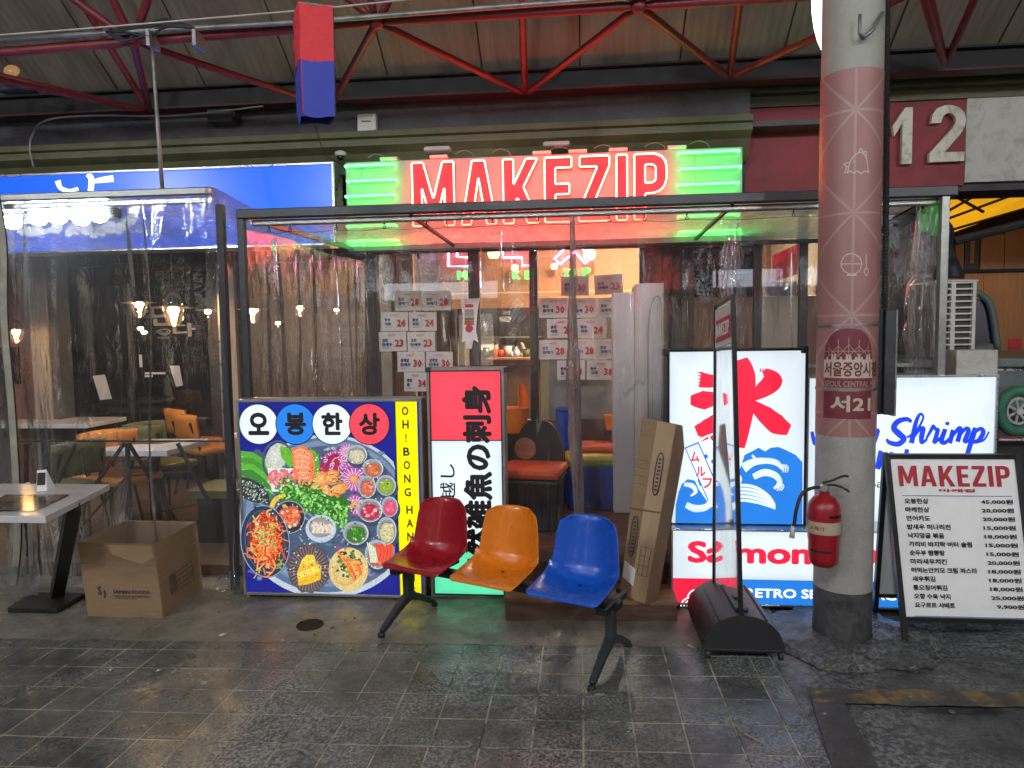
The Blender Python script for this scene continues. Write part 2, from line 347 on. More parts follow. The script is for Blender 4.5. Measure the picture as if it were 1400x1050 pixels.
# ------------------------------------------------------------------ materials
def ground_mat(name, base, light, sp, rough=(.22, .6), patch=1.3, fine=160, bump=.35, joint=None):
    mt, nt, b = nodes(name); L = nt.links.new; g = N(nt, 'ShaderNodeNewGeometry'); P = g.outputs['Position']
    n1 = N(nt, 'ShaderNodeTexNoise', Scale=fine*.45, Detail=4.0, Roughness=.75); L(P, n1.inputs['Vector'])
    n2 = N(nt, 'ShaderNodeTexNoise', Scale=patch, Detail=6.0, Roughness=.6, Distortion=.5); L(P, n2.inputs['Vector'])
    n3 = N(nt, 'ShaderNodeTexNoise', Scale=7.0, Detail=6.0, Roughness=.7); L(P, n3.inputs['Vector'])
    # speckle threshold moves with the wear patches
    ms = N(nt, 'ShaderNodeMapRange'); ms.inputs[1].default_value = .44; ms.inputs[2].default_value = .6; L(n1.outputs[0], ms.inputs[0])
    mp = N(nt, 'ShaderNodeMapRange'); mp.inputs[1].default_value = .38; mp.inputs[2].default_value = .62; L(n2.outputs[0], mp.inputs[0])
    mu = N(nt, 'ShaderNodeMath', _operation='MULTIPLY'); L(ms.outputs[0], mu.inputs[0]); L(mp.outputs[0], mu.inputs[1])
    mu2 = N(nt, 'ShaderNodeMath', _operation='MULTIPLY'); L(mu.outputs[0], mu2.inputs[0]); mu2.inputs[1].default_value = sp
    cr = N(nt, 'ShaderNodeValToRGB'); c = V(base); cr.color_ramp.elements[0].color = (*(c*.6), 1); cr.color_ramp.elements[1].color = (*(c*1.5), 1)
    cr.color_ramp.elements[0].position = .32; cr.color_ramp.elements[1].position = .7; L(n3.outputs[0], cr.inputs[0])
    mx = N(nt, 'ShaderNodeMix', _data_type='RGBA'); L(mu2.outputs[0], mx.inputs[0]); L(cr.outputs[0], mx.inputs[6]); mx.inputs[7].default_value = (*light, 1)
    oi = N(nt, 'ShaderNodeObjectInfo'); mo = N(nt, 'ShaderNodeMapRange'); mo.inputs[3].default_value = .78; mo.inputs[4].default_value = 1.2; L(oi.outputs['Random'], mo.inputs[0])
    h2 = N(nt, 'ShaderNodeHueSaturation'); L(mo.outputs[0], h2.inputs['Value']); L(mx.outputs[2], h2.inputs['Color']); L(h2.outputs[0], b.inputs['Base Color'])
    n4 = N(nt, 'ShaderNodeTexNoise', Scale=2.3, Detail=7.0, Roughness=.65, Distortion=.8); L(P, n4.inputs['Vector'])
    mr = N(nt, 'ShaderNodeMapRange'); mr.inputs[1].default_value = .4; mr.inputs[2].default_value = .6; mr.inputs[3].default_value = rough[0]; mr.inputs[4].default_value = rough[1]
    L(n4.outputs[0], mr.inputs[0]); L(mr.outputs[0], b.inputs['Roughness'])
    nb = N(nt, 'ShaderNodeTexNoise', Scale=fine*.6, Detail=3.0); L(P, nb.inputs['Vector'])
    nb2 = N(nt, 'ShaderNodeTexNoise', Scale=9.0, Detail=5.0); L(P, nb2.inputs['Vector'])
    b1 = N(nt, 'ShaderNodeBump', Strength=bump, Distance=.004); L(nb.outputs[0], b1.inputs['Height'])
    b2 = N(nt, 'ShaderNodeBump', Strength=bump*.8, Distance=.03); L(nb2.outputs[0], b2.inputs['Height']); L(b1.outputs[0], b2.inputs['Normal']); L(b2.outputs[0], b.inputs['Normal'])
    return mt
ground_mat('paver', (.062, .064, .06), (.36, .37, .35), .95, (.14, .5), bump=.4)
ground_mat('apron', (.15, .135, .105), (.26, .24, .2), .5, (.2, .65), fine=120, bump=.5)
ground_mat('asphalt', (.05, .05, .05), (.3, .3, .29), .8, (.2, .5), fine=110, bump=.9)
ground_mat('mortar', (.34, .3, .235), (.05, .048, .042), 1.6, (.5, .8), patch=1.6, fine=30)
ground_mat('patch_concrete', (.24, .235, .22), (.36, .35, .33), .4, (.4, .8))
ground_mat('plain_strip', (.06, .058, .055), (.12, .12, .12), .4, (.25, .5))
mt = mat('yellow_wear', (.25, .155, .05), .6, var=.4, scale=20, dirt=(.055, .053, .05), dscale=7, damt=1, world=True, bump=.5)
for n_ in mt.node_tree.nodes:
    if n_.bl_idname == 'ShaderNodeValToRGB' and n_.color_ramp.elements[0].color[0] == 0: n_.color_ramp.elements[0].position = .4; n_.color_ramp.elements[1].position = .54
mat('concrete_dark', (.075, .07, .075), .85, var=.2, scale=9, bump=.5, dirt=(.04, .038, .04), dscale=3, damt=.6)
mat('molding', (.105, .105, .05), .55, var=.2, scale=5, dirt=(.06, .055, .03), dscale=4, damt=.6)
mat('roof_sheet', (.15, .125, .095), .7, var=.08, scale=9, stretch=(6, .4, .4), dirt=(.1, .08, .06), dscale=1.2, damt=.6)
mat('seam', (.05, .04, .035), .7)
mat('black_beam', (.01, .008, .008), .7, var=.4); mat('beam_red', (.05, .01, .012), .6)
mat('truss_red', (.16, .015, .022), .45, var=.25, scale=18, dirt=(.04, .01, .01), dscale=10, damt=.5)
mat('red_board', (.24, .025, .03), .6, var=.15, dirt=(.1, .02, .02), dscale=5, damt=.5)
mat('white_board', (.5, .49, .43), .6, var=.08, dirt=(.2, .18, .14), dscale=7, damt=.5)
mat('number_cream', (.62, .58, .48), .6, var=.1, dirt=(.12, .06, .05), dscale=13, damt=.6)
mat('dark_metal', (.05, .052, .055), .4, metal=.5, var=.2)
mat('black_metal', (.02, .02, .022), .38, metal=.3, var=.3)
mat('steel_tube', (.3, .3, .28), .38, metal=.85, var=.2, scale=15)
mat('alu', (.5, .5, .5), .3, metal=.9, var=.15, scale=12)
mat('galv', (.25, .25, .25), .45, metal=.6, var=.3, dirt=(.1, .08, .06), dscale=12)
mat('column_paint', (.34, .33, .3), .55, var=.08, scale=60, bump=.35, bscale=130, dirt=(.2, .18, .15), dscale=6, damt=.4)
mat('column_top', (.3, .3, .25), .6, var=.06, scale=40, bump=.15)
mat('column_base', (.07, .068, .068), .6, var=.3, dirt=(.015, .013, .012), dscale=9, damt=.9, bump=.7, bscale=25)
mat('wrap_pink', (.31, .145, .135), .5, var=.1, scale=5, bump=.15, bscale=7, dirt=(.25, .13, .12), dscale=4, damt=.5)
mat('wrap_red', (.16, .022, .035), .45, var=.05)
mat('wrap_line', (.37, .23, .2), .5, var=.04, bump=0)
mat('wrap_cream', (.52, .44, .34), .5, var=.04, bump=0)
mat('black_plastic', (.018, .018, .02), .42, var=.15, bump=.25, bscale=200)
mat('black_gloss', (.01, .01, .012), .15, var=.1, bump=0)
mat('ink', (.012, .012, .014), .6, var=.05, bump=0)
mat('ink_navy', (.02, .03, .14), .6, bump=0); mat('ink_red', (.5, .04, .04), .6, bump=0); mat('ink_blue', (.03, .07, .35), .5, bump=0); mat('ink_grey', (.1, .1, .1), .6, bump=0)
mat('poster_paper', (.62, .6, .57), .7, var=.05, scale=3, bump=.08, bscale=8)
mat('card', (.28, .185, .1), .75, var=.1, scale=12, stretch=(1, 1, 6), dirt=(.22, .13, .07), dscale=3, damt=.5, bump=.15, bscale=60)
mat('card_light', (.42, .29, .17), .75, var=.08, scale=8, bump=.15); mat('card_dark', (.2, .12, .065), .8, var=.12)
mat('card_in', (.36, .26, .17), .85, var=.06)
mat('paper_white', (.84, .83, .81), .6, var=.04, bump=.03)
mat('marble', (.62, .6, .6), .25, var=.13, scale=2.5, bump=0, dirt=(.33, .32, .33), dscale=3.5, damt=.5)
mat('wood_deck', (.13, .06, .032), .45, var=.35, scale=6, stretch=(.6, 9, 9), bump=.2)
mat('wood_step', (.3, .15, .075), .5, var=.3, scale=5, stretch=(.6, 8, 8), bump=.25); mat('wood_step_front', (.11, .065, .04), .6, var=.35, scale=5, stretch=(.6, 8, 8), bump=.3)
mat('wood_band', (.36, .16, .06), .5, var=.25, scale=5, stretch=(.5, 5, 8))
mat('plywood', (.38, .17, .06), .6, var=.18, scale=3, stretch=(6, 1, .6)); mat('shelf_box', (.3, .17, .09), .7, var=.12)
mat('cream_wall', (.7, .55, .3), .7, var=.05, scale=3, bump=.05)
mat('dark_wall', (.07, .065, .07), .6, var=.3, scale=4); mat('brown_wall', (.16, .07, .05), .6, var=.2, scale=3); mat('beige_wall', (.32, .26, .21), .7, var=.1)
mat('door_frame', (.03, .022, .022), .4, var=.3, metal=.2)
mat('orange_cushion', (.55, .2, .035), .38, var=.12, scale=20); mat('olive_cushion', (.09, .085, .03), .42, var=.15, scale=20)
mat('seat_red', (.34, .009, .018), .27, var=.08, bump=.05, bscale=40, coat=.3, dirt=(.26, .012, .02), dscale=26, damt=.3)
mat('seat_orange', (.72, .2, .01), .27, var=.08, bump=.05, bscale=40, coat=.3, dirt=(.62, .18, .02), dscale=26, damt=.3)
mat('seat_blue', (.008, .09, .5), .27, var=.08, bump=.05, bscale=40, coat=.3, dirt=(.012, .085, .42), dscale=26, damt=.3)
mat('leg_grey', (.045, .048, .052), .38, metal=.3, var=.15, bump=.2, bscale=150)
mat('ext_red', (.3, .007, .013), .36, coat=.15, var=.06, bump=0, dirt=(.28, .01, .012), dscale=14, damt=.5); mat('ext_label', (.42, .36, .24), .5, var=.15)
mat('lantern_red', (.62, .03, .04), .7, var=.1, scale=25, stretch=(1, 1, 3)); mat('lantern_blue', (.035, .05, .36), .7, var=.1, scale=25)
mat('rope', (.4, .38, .35), .8); mat('cable_black', (.012, .012, .012), .5); mat('cable_grey', (.25, .25, .26), .6)
mat('ac_white', (.62, .61, .56), .45, var=.08, dirt=(.4, .37, .3), dscale=6, damt=.5); mat('ac_dark', (.05, .05, .04), .6)
mat('aircon_white', (.6, .57, .55), .35, var=.04, bump=.05, coat=.2)
mat('plastic_blue', (.02, .06, .33), .4); mat('plastic_orange', (.7, .16, .01), .35); mat('cushion_red', (.65, .1, .03), .5); mat('cushion_yellow', (.5, .42, .05), .5); mat('cushion_green', (.12, .2, .03), .5)
mat('truck_green', (.12, .16, .15), .4, var=.15, dirt=(.06, .06, .05), dscale=4); mat('truck_glass', (.01, .02, .05), .08, bump=0)
mat('wheel_green', (.03, .15, .09), .55, var=.2); mat('wheel_grey', (.45, .45, .44), .45)
mat('tarp_black', (.02, .021, .024), .6, var=.4, scale=3, bump=.8, bscale=5)
mat('canvas', (.32, .3, .24), .8, var=.2, scale=12, bump=.6, bscale=30)
mat('steel_kitchen', (.4, .36, .3), .3, metal=.8); mat('kitchen_dark', (.02, .016, .014), .4)
mat('skin', (.55, .3, .2), .5, bump=.05); mat('hair', (.01, .008, .008), .5); mat('cloth_dark', (.03, .03, .04), .8); mat('cloth_white', (.5, .5, .5), .8)
mat('sign_housing', (.32, .31, .3), .35, metal=.6, var=.15); mat('white_plastic', (.55, .54, .5), .45, var=.06)
mat('iron', (.03, .026, .022), .6, metal=.5, var=.5, bump=.6)
mat('leaf', (.5, .3, .1), .7); mat('litter', (.6, .58, .52), .8)
mat('rattan_dark', (.2, .1, .035), .7)
mat('cloth_pale', (.38, .36, .36), .7, var=.25, scale=3, bump=.8, bscale=4); mat('cloth_red', (.75, .01, .03), .6)
# thin yellow tarpaulin: its own emission stands in for lamplight coming through
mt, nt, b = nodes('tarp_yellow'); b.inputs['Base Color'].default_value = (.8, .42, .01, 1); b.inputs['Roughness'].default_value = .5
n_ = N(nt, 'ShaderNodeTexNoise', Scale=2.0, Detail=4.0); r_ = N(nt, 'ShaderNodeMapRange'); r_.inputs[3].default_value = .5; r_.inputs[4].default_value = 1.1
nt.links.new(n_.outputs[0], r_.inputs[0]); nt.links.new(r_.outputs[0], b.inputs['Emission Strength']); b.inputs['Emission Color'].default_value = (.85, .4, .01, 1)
# woven rattan panel
mt, nt, b = nodes('rattan'); L = nt.links.new; tc = N(nt, 'ShaderNodeTexCoord'); wv = N(nt, 'ShaderNodeTexWave', Scale=22.0, Distortion=1.5, Detail=3.0); wv.bands_direction = 'Z'
w2 = N(nt, 'ShaderNodeTexWave', Scale=14.0, Distortion=1.0); L(tc.outputs['Object'], wv.inputs[0]); L(tc.outputs['Object'], w2.inputs[0]); mm = N(nt, 'ShaderNodeMath', _operation='MULTIPLY'); L(wv.outputs['Fac'], mm.inputs[0]); L(w2.outputs['Fac'], mm.inputs[1])
cr = N(nt, 'ShaderNodeValToRGB'); cr.color_ramp.elements[0].color = (.34, .16, .055, 1); cr.color_ramp.elements[1].color = (.85, .5, .22, 1); L(mm.outputs[0], cr.inputs[0]); L(cr.outputs[0], b.inputs['Base Color'])
# lit things
lit('lit_white', (.76, .87, .93), .93); lit('lit_red', (1, .065, .1), .92); lit('lit_green', (.13, .9, .48), .85); lit('lit_yellow', (.93, .86, .0), .92)
lit('lit_navy', (.012, .018, .26), .95); emit('lit_blue', (.01, .2, .75), .95, .04); emit('lit_skyblue', (.02, .2, .7), 1, .05); emit('lit_crimson', (.85, .02, .06), .95, .03)
emit('lit_ink_blue', (.015, .06, .75), .9); emit('blue_sign', (.008, .1, .85), 1.15, .3, .7); emit('sign_white', (.9, .97, 1), 1.3)
emit('tube_red', (1, .085, .05), 34); emit('tube_green', (.04, 1, .1), 14); emit('tube_pink', (1, .3, .95), 9); emit('tube_lime', (.1, 1, .12), 2.5)
emit('bulb_white', (.75, .87, 1), 110); emit('bulb_warm', (1, .62, .24), 320); emit('lamp_disc', (.9, .95, 1), 165); emit('column_lamp', (.85, .92, 1), 3); emit('warm_small', (1, .7, .3), 3.0)
emit('kitchen_light', (1, .9, .7), 900)
mat('letter_red', (.5, .004, .03), .4, bump=0); mat('board_white', (.32, .32, .31), .5, var=.03, bump=.05)
film_mat('film', .028, .6, bumps=.22, bs=7, tint=(.99, .99, 1), crease=.75, rough=.045); film_mat('film_roof', .6, .2, bs=4, rough=.12, stretch=(1, .6, 1)); film_mat('film_thick', .04, .3, crease=.8, rough=.05, bumps=.3, bs=9, tint=(.95, .95, .97))
film_mat('glass', .006, .35, tint=(.97, .97, .96), bumps=.01, bs=2, rough=.01); film_mat('glass_dark', .01, .7, tint=(.45, .45, .5), bumps=.01, bs=2, rough=.01)
film_mat('acrylic', .22, .9, tint=(.85, .88, .9), bumps=.02, bs=2, rough=.08)

# ------------------------------------------------------------------ the ground: one wide sheet with the market street's slope across it
def slab(name, poly, h, material, parent=None, thick=.03):
    """polygon (x, y) lying on the sloping ground, h above it"""
    n = len(poly); mb = MB(); mb.add([(x, y, gz(x)+h) for x, y in poly]+[(x, y, gz(x)+h-thick) for x, y in poly],
        [tuple(range(n))]+[(i, i+n, (i+1) % n+n, (i+1) % n) for i in range(n)]); return mb.build(name, material, parent)
# asphalt with real relief near the camera
def asph(u, v):
    x = -60+120*u; y = -40+100*v; return (x, y, gz(x)-.03)
tag(MB().grid(asph, 40, 40).build('ground', 'asphalt', smooth=True), kind='structure')
def asph2(u, v):
    x = .897+2.6*u; y = 2.0+1.72*v
    e = min(1, 8*min(u, 1-u, v, 1-v)); return (x, y, gz(x)-.012+e*.010*NZ.noise(V((x*3, y*3, 0)))+e*.004*NZ.noise(V((x*16, y*16, 3))))
tag(MB().grid(asph2, 90, 60).build('asphalt_lane', 'asphalt', smooth=True), kind='structure')
pav = slab('pavement', [(-5.2, 1.5), (.9, 1.5), (.9, 3.49), (-5.2, 3.46)], -.0022, 'mortar'); tag(pav, kind='structure')
# concrete pavers on a 0.2 m grid, each its own piece, a few sunk or tilted by wear
tiles = []
G_ = .0035
for j in range(-4, 5):
    y0 = 2.571+.2*j; y1 = min(y0+.2, 3.475)
    for i in range(-22, 5):
        x0 = .2*i; x1 = min(x0+.2, .9)
        if j < -2 and not -8 < i < 5: continue
        tiles.append((x0, x1, y0, y1))
tm = {}
for (x0, x1, y0, y1) in tiles:
    k = (round(x1-x0, 3), round(y1-y0, 3))
    if k not in tm:
        a, b = k[0]/2-G_, k[1]/2-G_; t = MB(); c = .0025
        lo = [(-a, -b), (a, -b), (a, b), (-a, b)]; hi = [(-a+c, -b+c), (a-c, -b+c), (a-c, b-c), (-a+c, b-c)]
        t.add([(x, y, -.02) for x, y in lo]+[(x, y, -.0016) for x, y in lo]+[(x, y, 0) for x, y in hi],
              [(0, 1, 5, 4), (1, 2, 6, 5), (2, 3, 7, 6), (3, 0, 4, 7), (4, 5, 9, 8), (5, 6, 10, 9), (6, 7, 11, 10), (7, 4, 8, 11), (8, 9, 10, 11)])
        o = t.build('paving_tile', 'paver'); tm[k] = o.data; bpy.data.objects.remove(o)
    o = bpy.data.objects.new('paving_tile', tm[k]); sc.collection.objects.link(o); o.parent = pav
    cx = (x0+x1)/2; o.location = (cx, (y0+y1)/2, gz(cx)+rnd.uniform(-.0008, .0006)); o.rotation_euler = (rnd.gauss(0, .002), -math.atan(SLOPE)+rnd.gauss(0, .002), 0)
# concrete apron in front of the shops with a ragged edge
def apr(u, v):
    x = -6+7.05*u; y = 3.47+.012*NZ.noise(V((x*4, 0, 5)))+(6.2-3.47)*v*v**.4
    e = min(1, v*12, (1-v)*12, u*30, (1-u)*30); return (x, y, gz(x)+.001+e*(.006*NZ.noise(V((x*2.3, y*2.3, 1)))+.002*NZ.noise(V((x*14, y*14, 2)))))
tag(MB().grid(apr, 150, 60).build('concrete_apron', 'apron', smooth=True), kind='structure')
slab_e = slab('apron_edge', [(-6, 3.44), (1.05, 3.46), (1.05, 3.5), (-6, 3.5)], -.004, 'apron'); tag(slab_e, kind='structure')
# cracked concrete collar round the column, loose patch beside it, worn yellow line, plain strip
def collar(u, v):
    q = 2*pi*u; rr = .125+(.235+.09*NZ.noise(V((cos(q)*1.6, sin(q)*1.6, 4)))+.03*NZ.noise(V((cos(q)*7, sin(q)*7, 4))))*v; x = 1.32+rr*cos(q)*1.12+.02*NZ.noise(V((cos(q)*2, sin(q)*2, v)))*v*3; y = 3.62+rr*sin(q)*1.15
    return (x, y, gz(x)+.002+(.028 if v < .93 else -.02)*(1-.5*v)+.012*NZ.noise(V((x*9, y*9, 0)))+.006*NZ.noise(V((x*30, y*30, 0))))
tag(MB().grid(collar, 96, 16).build('column_footing', 'asphalt', smooth=True), kind='structure')
cp = [on(*p) for p in ((1200, 848), (1212, 846), (1240, 875), (1258, 910), (1245, 914), (1222, 905), (1200, 888))]
tag(slab('concrete_patch', [(p.x, p.y) for p in cp], .006, 'patch_concrete'), kind='structure')
yl = [(x, y) for x, y in [(on(1075, 944).x, on(1075, 944).y), (on(1110, 965).x, on(1110, 965).y)]]
pts = []
for i in range(31):
    x = .97+2.2*i/30; pts.append((x, 2.945-.03*i/30+.03*NZ.noise(V((x*7, 1, 0)))))
for i in range(31):
    x = 3.17-2.2*i/30; pts.append((x, 3.07-.03*(30-i)/30+.035*NZ.noise(V((x*8, 4, 0)))))
mb = MB(); n = len(pts)//2
mb.add([(x, y, gz(x)+.0045) for x, y in pts], [(i, i+1, 2*n-2-i, 2*n-1-i) for i in range(n-1)])
tag(mb.build('yellow_road_line', 'yellow_wear'), kind='structure')
sp_ = [on(*p) for p in ((1110, 960), (1155, 962), (1215, 1075), (1150, 1090))]
tag(slab('concrete_strip', [(p.x, p.y) for p in sp_], .0035, 'plain_strip'), kind='structure')

# ------------------------------------------------------------------ arcade roof: sloping sheets, red space frame, wall beam
RS = .73; RY, RZ = 5.85, 3.62       # the roof climbs towards the street
roof = tag(MB().add([(-14, RY+.1, RZ-.073+.03), (14, RY+.1, RZ-.073+.03), (14, -2, RZ+(RY+2)*RS+.03), (-14, -2, RZ+(RY+2)*RS+.03)], [(0, 1, 2, 3)]).build('arcade_roof', 'seam'), kind='structure')
pw = .78
for i in range(-9, 9):
    x0 = i*pw+.02; mb = MB(); nr = 12
    vs = []
    for (y, z) in ((RY, RZ), (1.0, RZ+(RY-1)*RS)):
        for k in range(nr*4+1):
            x = x0+(pw-.012)*k/(nr*4); d = (0, .0, .004, .004)[k % 4]; vs.append((x, y, z-d))
    n1 = nr*4+1
    mb.add(vs, [(k, k+1, n1+k+1, n1+k) for k in range(nr*4)]); mb.build('roof_panel', 'roof_sheet', roof)
t = thing('roof_beam', 'black steel edge beam with dark red flange running along the wall under the arcade roof', 'beam', (0, 5.72, 3.5))
bx('web', 'black_beam', t, -9, 9, 5.7, 5.74, 3.52, 3.66); bx('flange', 'beam_red', t, -9, 9, 5.64, 5.78, 3.5, 3.518); bx('top_flange', 'black_beam', t, -9, 9, 5.64, 5.78, 3.66, 3.675)
t = thing('space_frame', 'red tubular space frame with ball joints under the market roof', 'roof truss', (-.9, 4.4, 3.5))
def P3(px, py, Y): return at(px, py, Y)
lo = {'a': P3(182, 57, 4.5), 'b': P3(515, 30, 4.5), 'c': P3(873, 8, 4.5)}
lo['z'] = lo['a']+(lo['a']-lo['b']); lo['d'] = lo['c']+(lo['c']-lo['b'])
wl = {'p': P3(205, 153, 5.6), 'q': P3(452, 146, 5.6), 'r': P3(718, 129, 5.6), 's': P3(997, 106, 5.6), 't': P3(1292, 90, 5.6)}
wl['o'] = wl['p']-(wl['q']-wl['p'])
dx = (lo['c']-lo['a'])/2; up = {k: v+V((-.15, -.9, 1.25)) for k, v in lo.items()}
def rod(a, b, r=.025, nm='strut'):
    d = (b-a).normalized(); MB().tube([a+d*.03, a+d*.1, b-d*.1, b-d*.03], [r*.6, r, r, r*.6], 10).build(nm, 'truss_red', t, smooth=True)
rod(lo['z']-dx, lo['z'], .031, 'chord')
for a, b in ('za', 'ab', 'bc', 'cd'): rod(lo[a], lo[b], .031, 'chord')
for a, b in ('zo', 'zp', 'ap', 'aq', 'bq', 'br', 'cr', 'cs', 'ds', 'dt'): rod(lo[a], wl[b])
for k in 'zabcd': rod(lo[k], up[k]); rod(lo[k], up[k]+dx*.9); rod(lo[k], up[k]-dx*.9)
for px1, px2, e in ((110, 205, 'p'), (713, 718, 'r'), (1012, 997, 's'), (1272, 1289, 't'), (1332, 1296, 't')):
    b = wl[e]; a = at(px1, 0, 4.9); rod(a+(a-b)*.6, b, .026)
rod(P3(0, 104, 4.9)+(P3(0, 104, 4.9)-wl['p'])*.3, wl['p'], .026)
for p in list(lo.values()): MB().ball(p, .047, n=16, m_=10).build('ball_joint', 'truss_red', t, smooth=True)
t = thing('conduit_pipe', 'long galvanised pipe tied above the red truss chord', 'pipe', at(182, 50, 4.44))
MB().tube([at(-60, 60, 4.42), at(145, 45, 4.42), at(400, 31, 4.42), at(700, 8, 4.42), at(1000, -14, 4.42)], .017, 8).build('pipe', 'galv', t, smooth=True)
mb = MB()
for i in range(5):
    q = at(150+rnd.uniform(-5, 5), 43, 4.4); r = at(265, 38, 4.4); mb.tube(smooth_line([q, q+V((.12, 0, -.02+rnd.uniform(-.05, .05))), q+V((.25, .02, rnd.uniform(-.04, .05))), (q+r)/2+V((.1, 0, rnd.uniform(-.02, .06))), r], 4), .008, 6)
mb.build('cable_bundle', 'cable_black', t, smooth=True)
for x in (204, 267): c = at(x, 50, 4.4); MB().box(c.x-.012, c.x+.012, c.y-.02, c.y+.1, c.z-.06, c.z+.04).build('clamp', 'alu', t)
tag(MB().tube([at(-30, 50, 3.2), at(100, 40.5, 3.2), at(250, 28, 3.2), at(428, 13, 3.2), at(600, -5, 3.2), at(760, -22, 3.2)], .004, 6).build('rope', 'rope', smooth=True), 'thin white rope strung across the top left that carries the red and blue lantern', 'rope')
p = [at(207, 52, 4.42), at(210, 90, 4.42), at(214, 150, 4.42), at(222, 262, 4.3)]
tag(MB().tube(p, [.011, .011, .013, .014], 8).build('hanging_pole', 'galv', smooth=True), 'thin rusty pipe hanging from the truss down to the left plastic shelter', 'pole')
# lantern
c = at(430, 90, 3.2); t = thing('lantern', 'square cloth lantern, red upper half and blue lower half, hanging from the rope', 'lantern', (c.x, c.y, c.z))
h = .245; ww = .078; rz_ = .5
def lant(z0, z1, nm, m_, s0=1.0, s1=1.0):
    def fn(u, v):
        q = 2*pi*u+pi/4+rz_; k = 1/max(abs(cos(2*pi*u+pi/4)), abs(sin(2*pi*u+pi/4))); z = z0+(z1-z0)*v; s = s0+(s1-s0)*v
        wv = .007*NZ.noise(V((u*9, v*4, z0*3))); return (ww*k*cos(q)*s*.98+wv, ww*k*sin(q)*s*.8+wv, z+.006*sin(6*pi*u))
    return MB().grid(fn, 32, 10).build(nm, m_, t, local=True, solid=.0015)
lant(0.0, h, 'upper_cloth', 'lantern_red'); lant(-h, .008, 'lower_cloth', 'lantern_blue', .93, .985)
MB().tube([(0, 0, h-.01), (0, 0, h+.02)], .006, 6).build('hook', 'white_plastic', t, local=True)
for sg in (0, 1, 2, 3):
    q = sg*pi/2+pi/4+rz_-pi/4+pi/4; x, y = ww*1.40*cos(q), ww*1.40*sin(q)*.8
    MB().tube([(x, y, h-.004), (x*.99, y*.99, 0), (x*.95, y*.95, -h+.012)], .0022, 5).build('seam', 'cable_black' if sg % 2 else 'lantern_red', t, local=True)
fr = [(ww*1.38*cos(k*pi/2+pi/4+rz_), ww*1.1*sin(k*pi/2+pi/4+rz_), h+.001) for k in range(4)]
MB().tube([fr[0], fr[2]], .003, 5).tube([fr[1], fr[3]], .003, 5).tube(fr, .0035, 5, closed=True).build('wire_frame', 'cable_grey', t, local=True)

# ------------------------------------------------------------------ the market building above the shops
t = thing('market_building', 'concrete market building front with grey fascia and olive green cornice above the shops', 'building', (-2, 5.85, 2.9))
XR = 1.36
MB().add([(x, y, z) for x in (-9, XR) for (y, z) in ((5.85, 3.28), (5.85, 3.62), (6.4, 3.62), (6.4, 3.28))], [(0, 1, 5, 4), (1, 2, 6, 5), (2, 3, 7, 6), (3, 0, 4, 7), (4, 5, 6, 7)]).build('fascia', 'concrete_dark', t)
prof = [(5.86, 3.29), (5.76, 3.285), (5.75, 3.235), (5.79, 3.225), (5.79, 3.205), (5.76, 3.195), (5.76, 3.165), (5.84, 3.12), (5.9, 3.0), (5.95, 2.96), (6.3, 2.96), (6.3, 3.29)]
n = len(prof); MB().add([(x, y, z) for x in (-9, XR) for y, z in prof], [(i, (i+1) % n, (i+1) % n+n, i+n) for i in range(n)]+[tuple(range(n, 2*n))]).build('cornice', 'molding', t)
bx('wall_behind_signs', 'concrete_dark', t, -9, XR, 6.0, 6.3, 2.55, 2.97)
# right part, set slightly back
MB().box(XR, 9, 6.05, 6.5, 3.42, 3.62).build('upper_molding', 'molding', t); MB().box(XR, 9, 5.95, 6.05, 3.5, 3.57).build('upper_molding', 'molding', t)
MB().box(XR, 9, 6.12, 6.5, 2.7, 3.42).build('right_fascia', 'concrete_dark', t); bx('red_flashing', 'truss_red', t, 2.8, 9, 5.97, 6.04, 3.585, 3.72)
bx('red_board', 'red_board', t, XR, 3.1, 6.08, 6.115, 2.74, 3.42); wb = bx('white_board', 'white_board', t, 3.1, 5.2, 6.07, 6.115, 2.76, 3.455)
def digit(ch, box):
    # thick cut-out numerals standing off the board
    x0, z0, x1, z1 = box
    P = {'1': [(.45, 0), (.45, .72), (.08, .5), (.0, .68), (.55, 1.0), (.9, 1.0), (.9, 0)],
         '2': [(0, 0), (0, .16), (.62, .6), (.72, .72), (.7, .8), (.6, .86), (.48, .87), (.36, .82), (.3, .7), (.02, .7), (.06, .85), (.18, .96), (.38, 1.01), (.58, 1.01), (.8, .96), (.95, .86), (1., .73), (.96, .6), (.84, .48), (.42, .17), (.98, .17), (.98, 0)]}[ch]
    pts = [(x0+(x1-x0)*a, z0+(z1-z0)*b) for a, b in P]; c = bpy.data.curves.new('numeral', 'CURVE'); c.dimensions = '2D'; c.fill_mode = 'BOTH'; c.extrude = .02
    s = c.splines.new('POLY'); s.points.add(len(pts)-1); s.use_cyclic_u = True
    for i, (a, b) in enumerate(pts): s.points[i].co = (a, b, 0, 1)
    o = bpy.data.objects.new('numeral', c); sc.collection.objects.link(o); bpy.context.view_layer.update()
    me = bpy.data.meshes.new_from_object(o.evaluated_get(bpy.context.evaluated_depsgraph_get())); bpy.data.objects.remove(o); bpy.data.curves.remove(c)
    MB().add([(v.co.x, 6.04-v.co.z, v.co.y) for v in me.vertices], [tuple(p.vertices) for p in me.polygons]).build('numeral', 'number_cream', t)
a = at(1217, 226, 6.05); b = at(1249, 148, 6.05); digit('1', (a.x, a.z, b.x, b.z)); a = at(1268, 223, 6.05); b = at(1319, 145, 6.05); digit('2', (a.x, a.z, b.x, b.z))
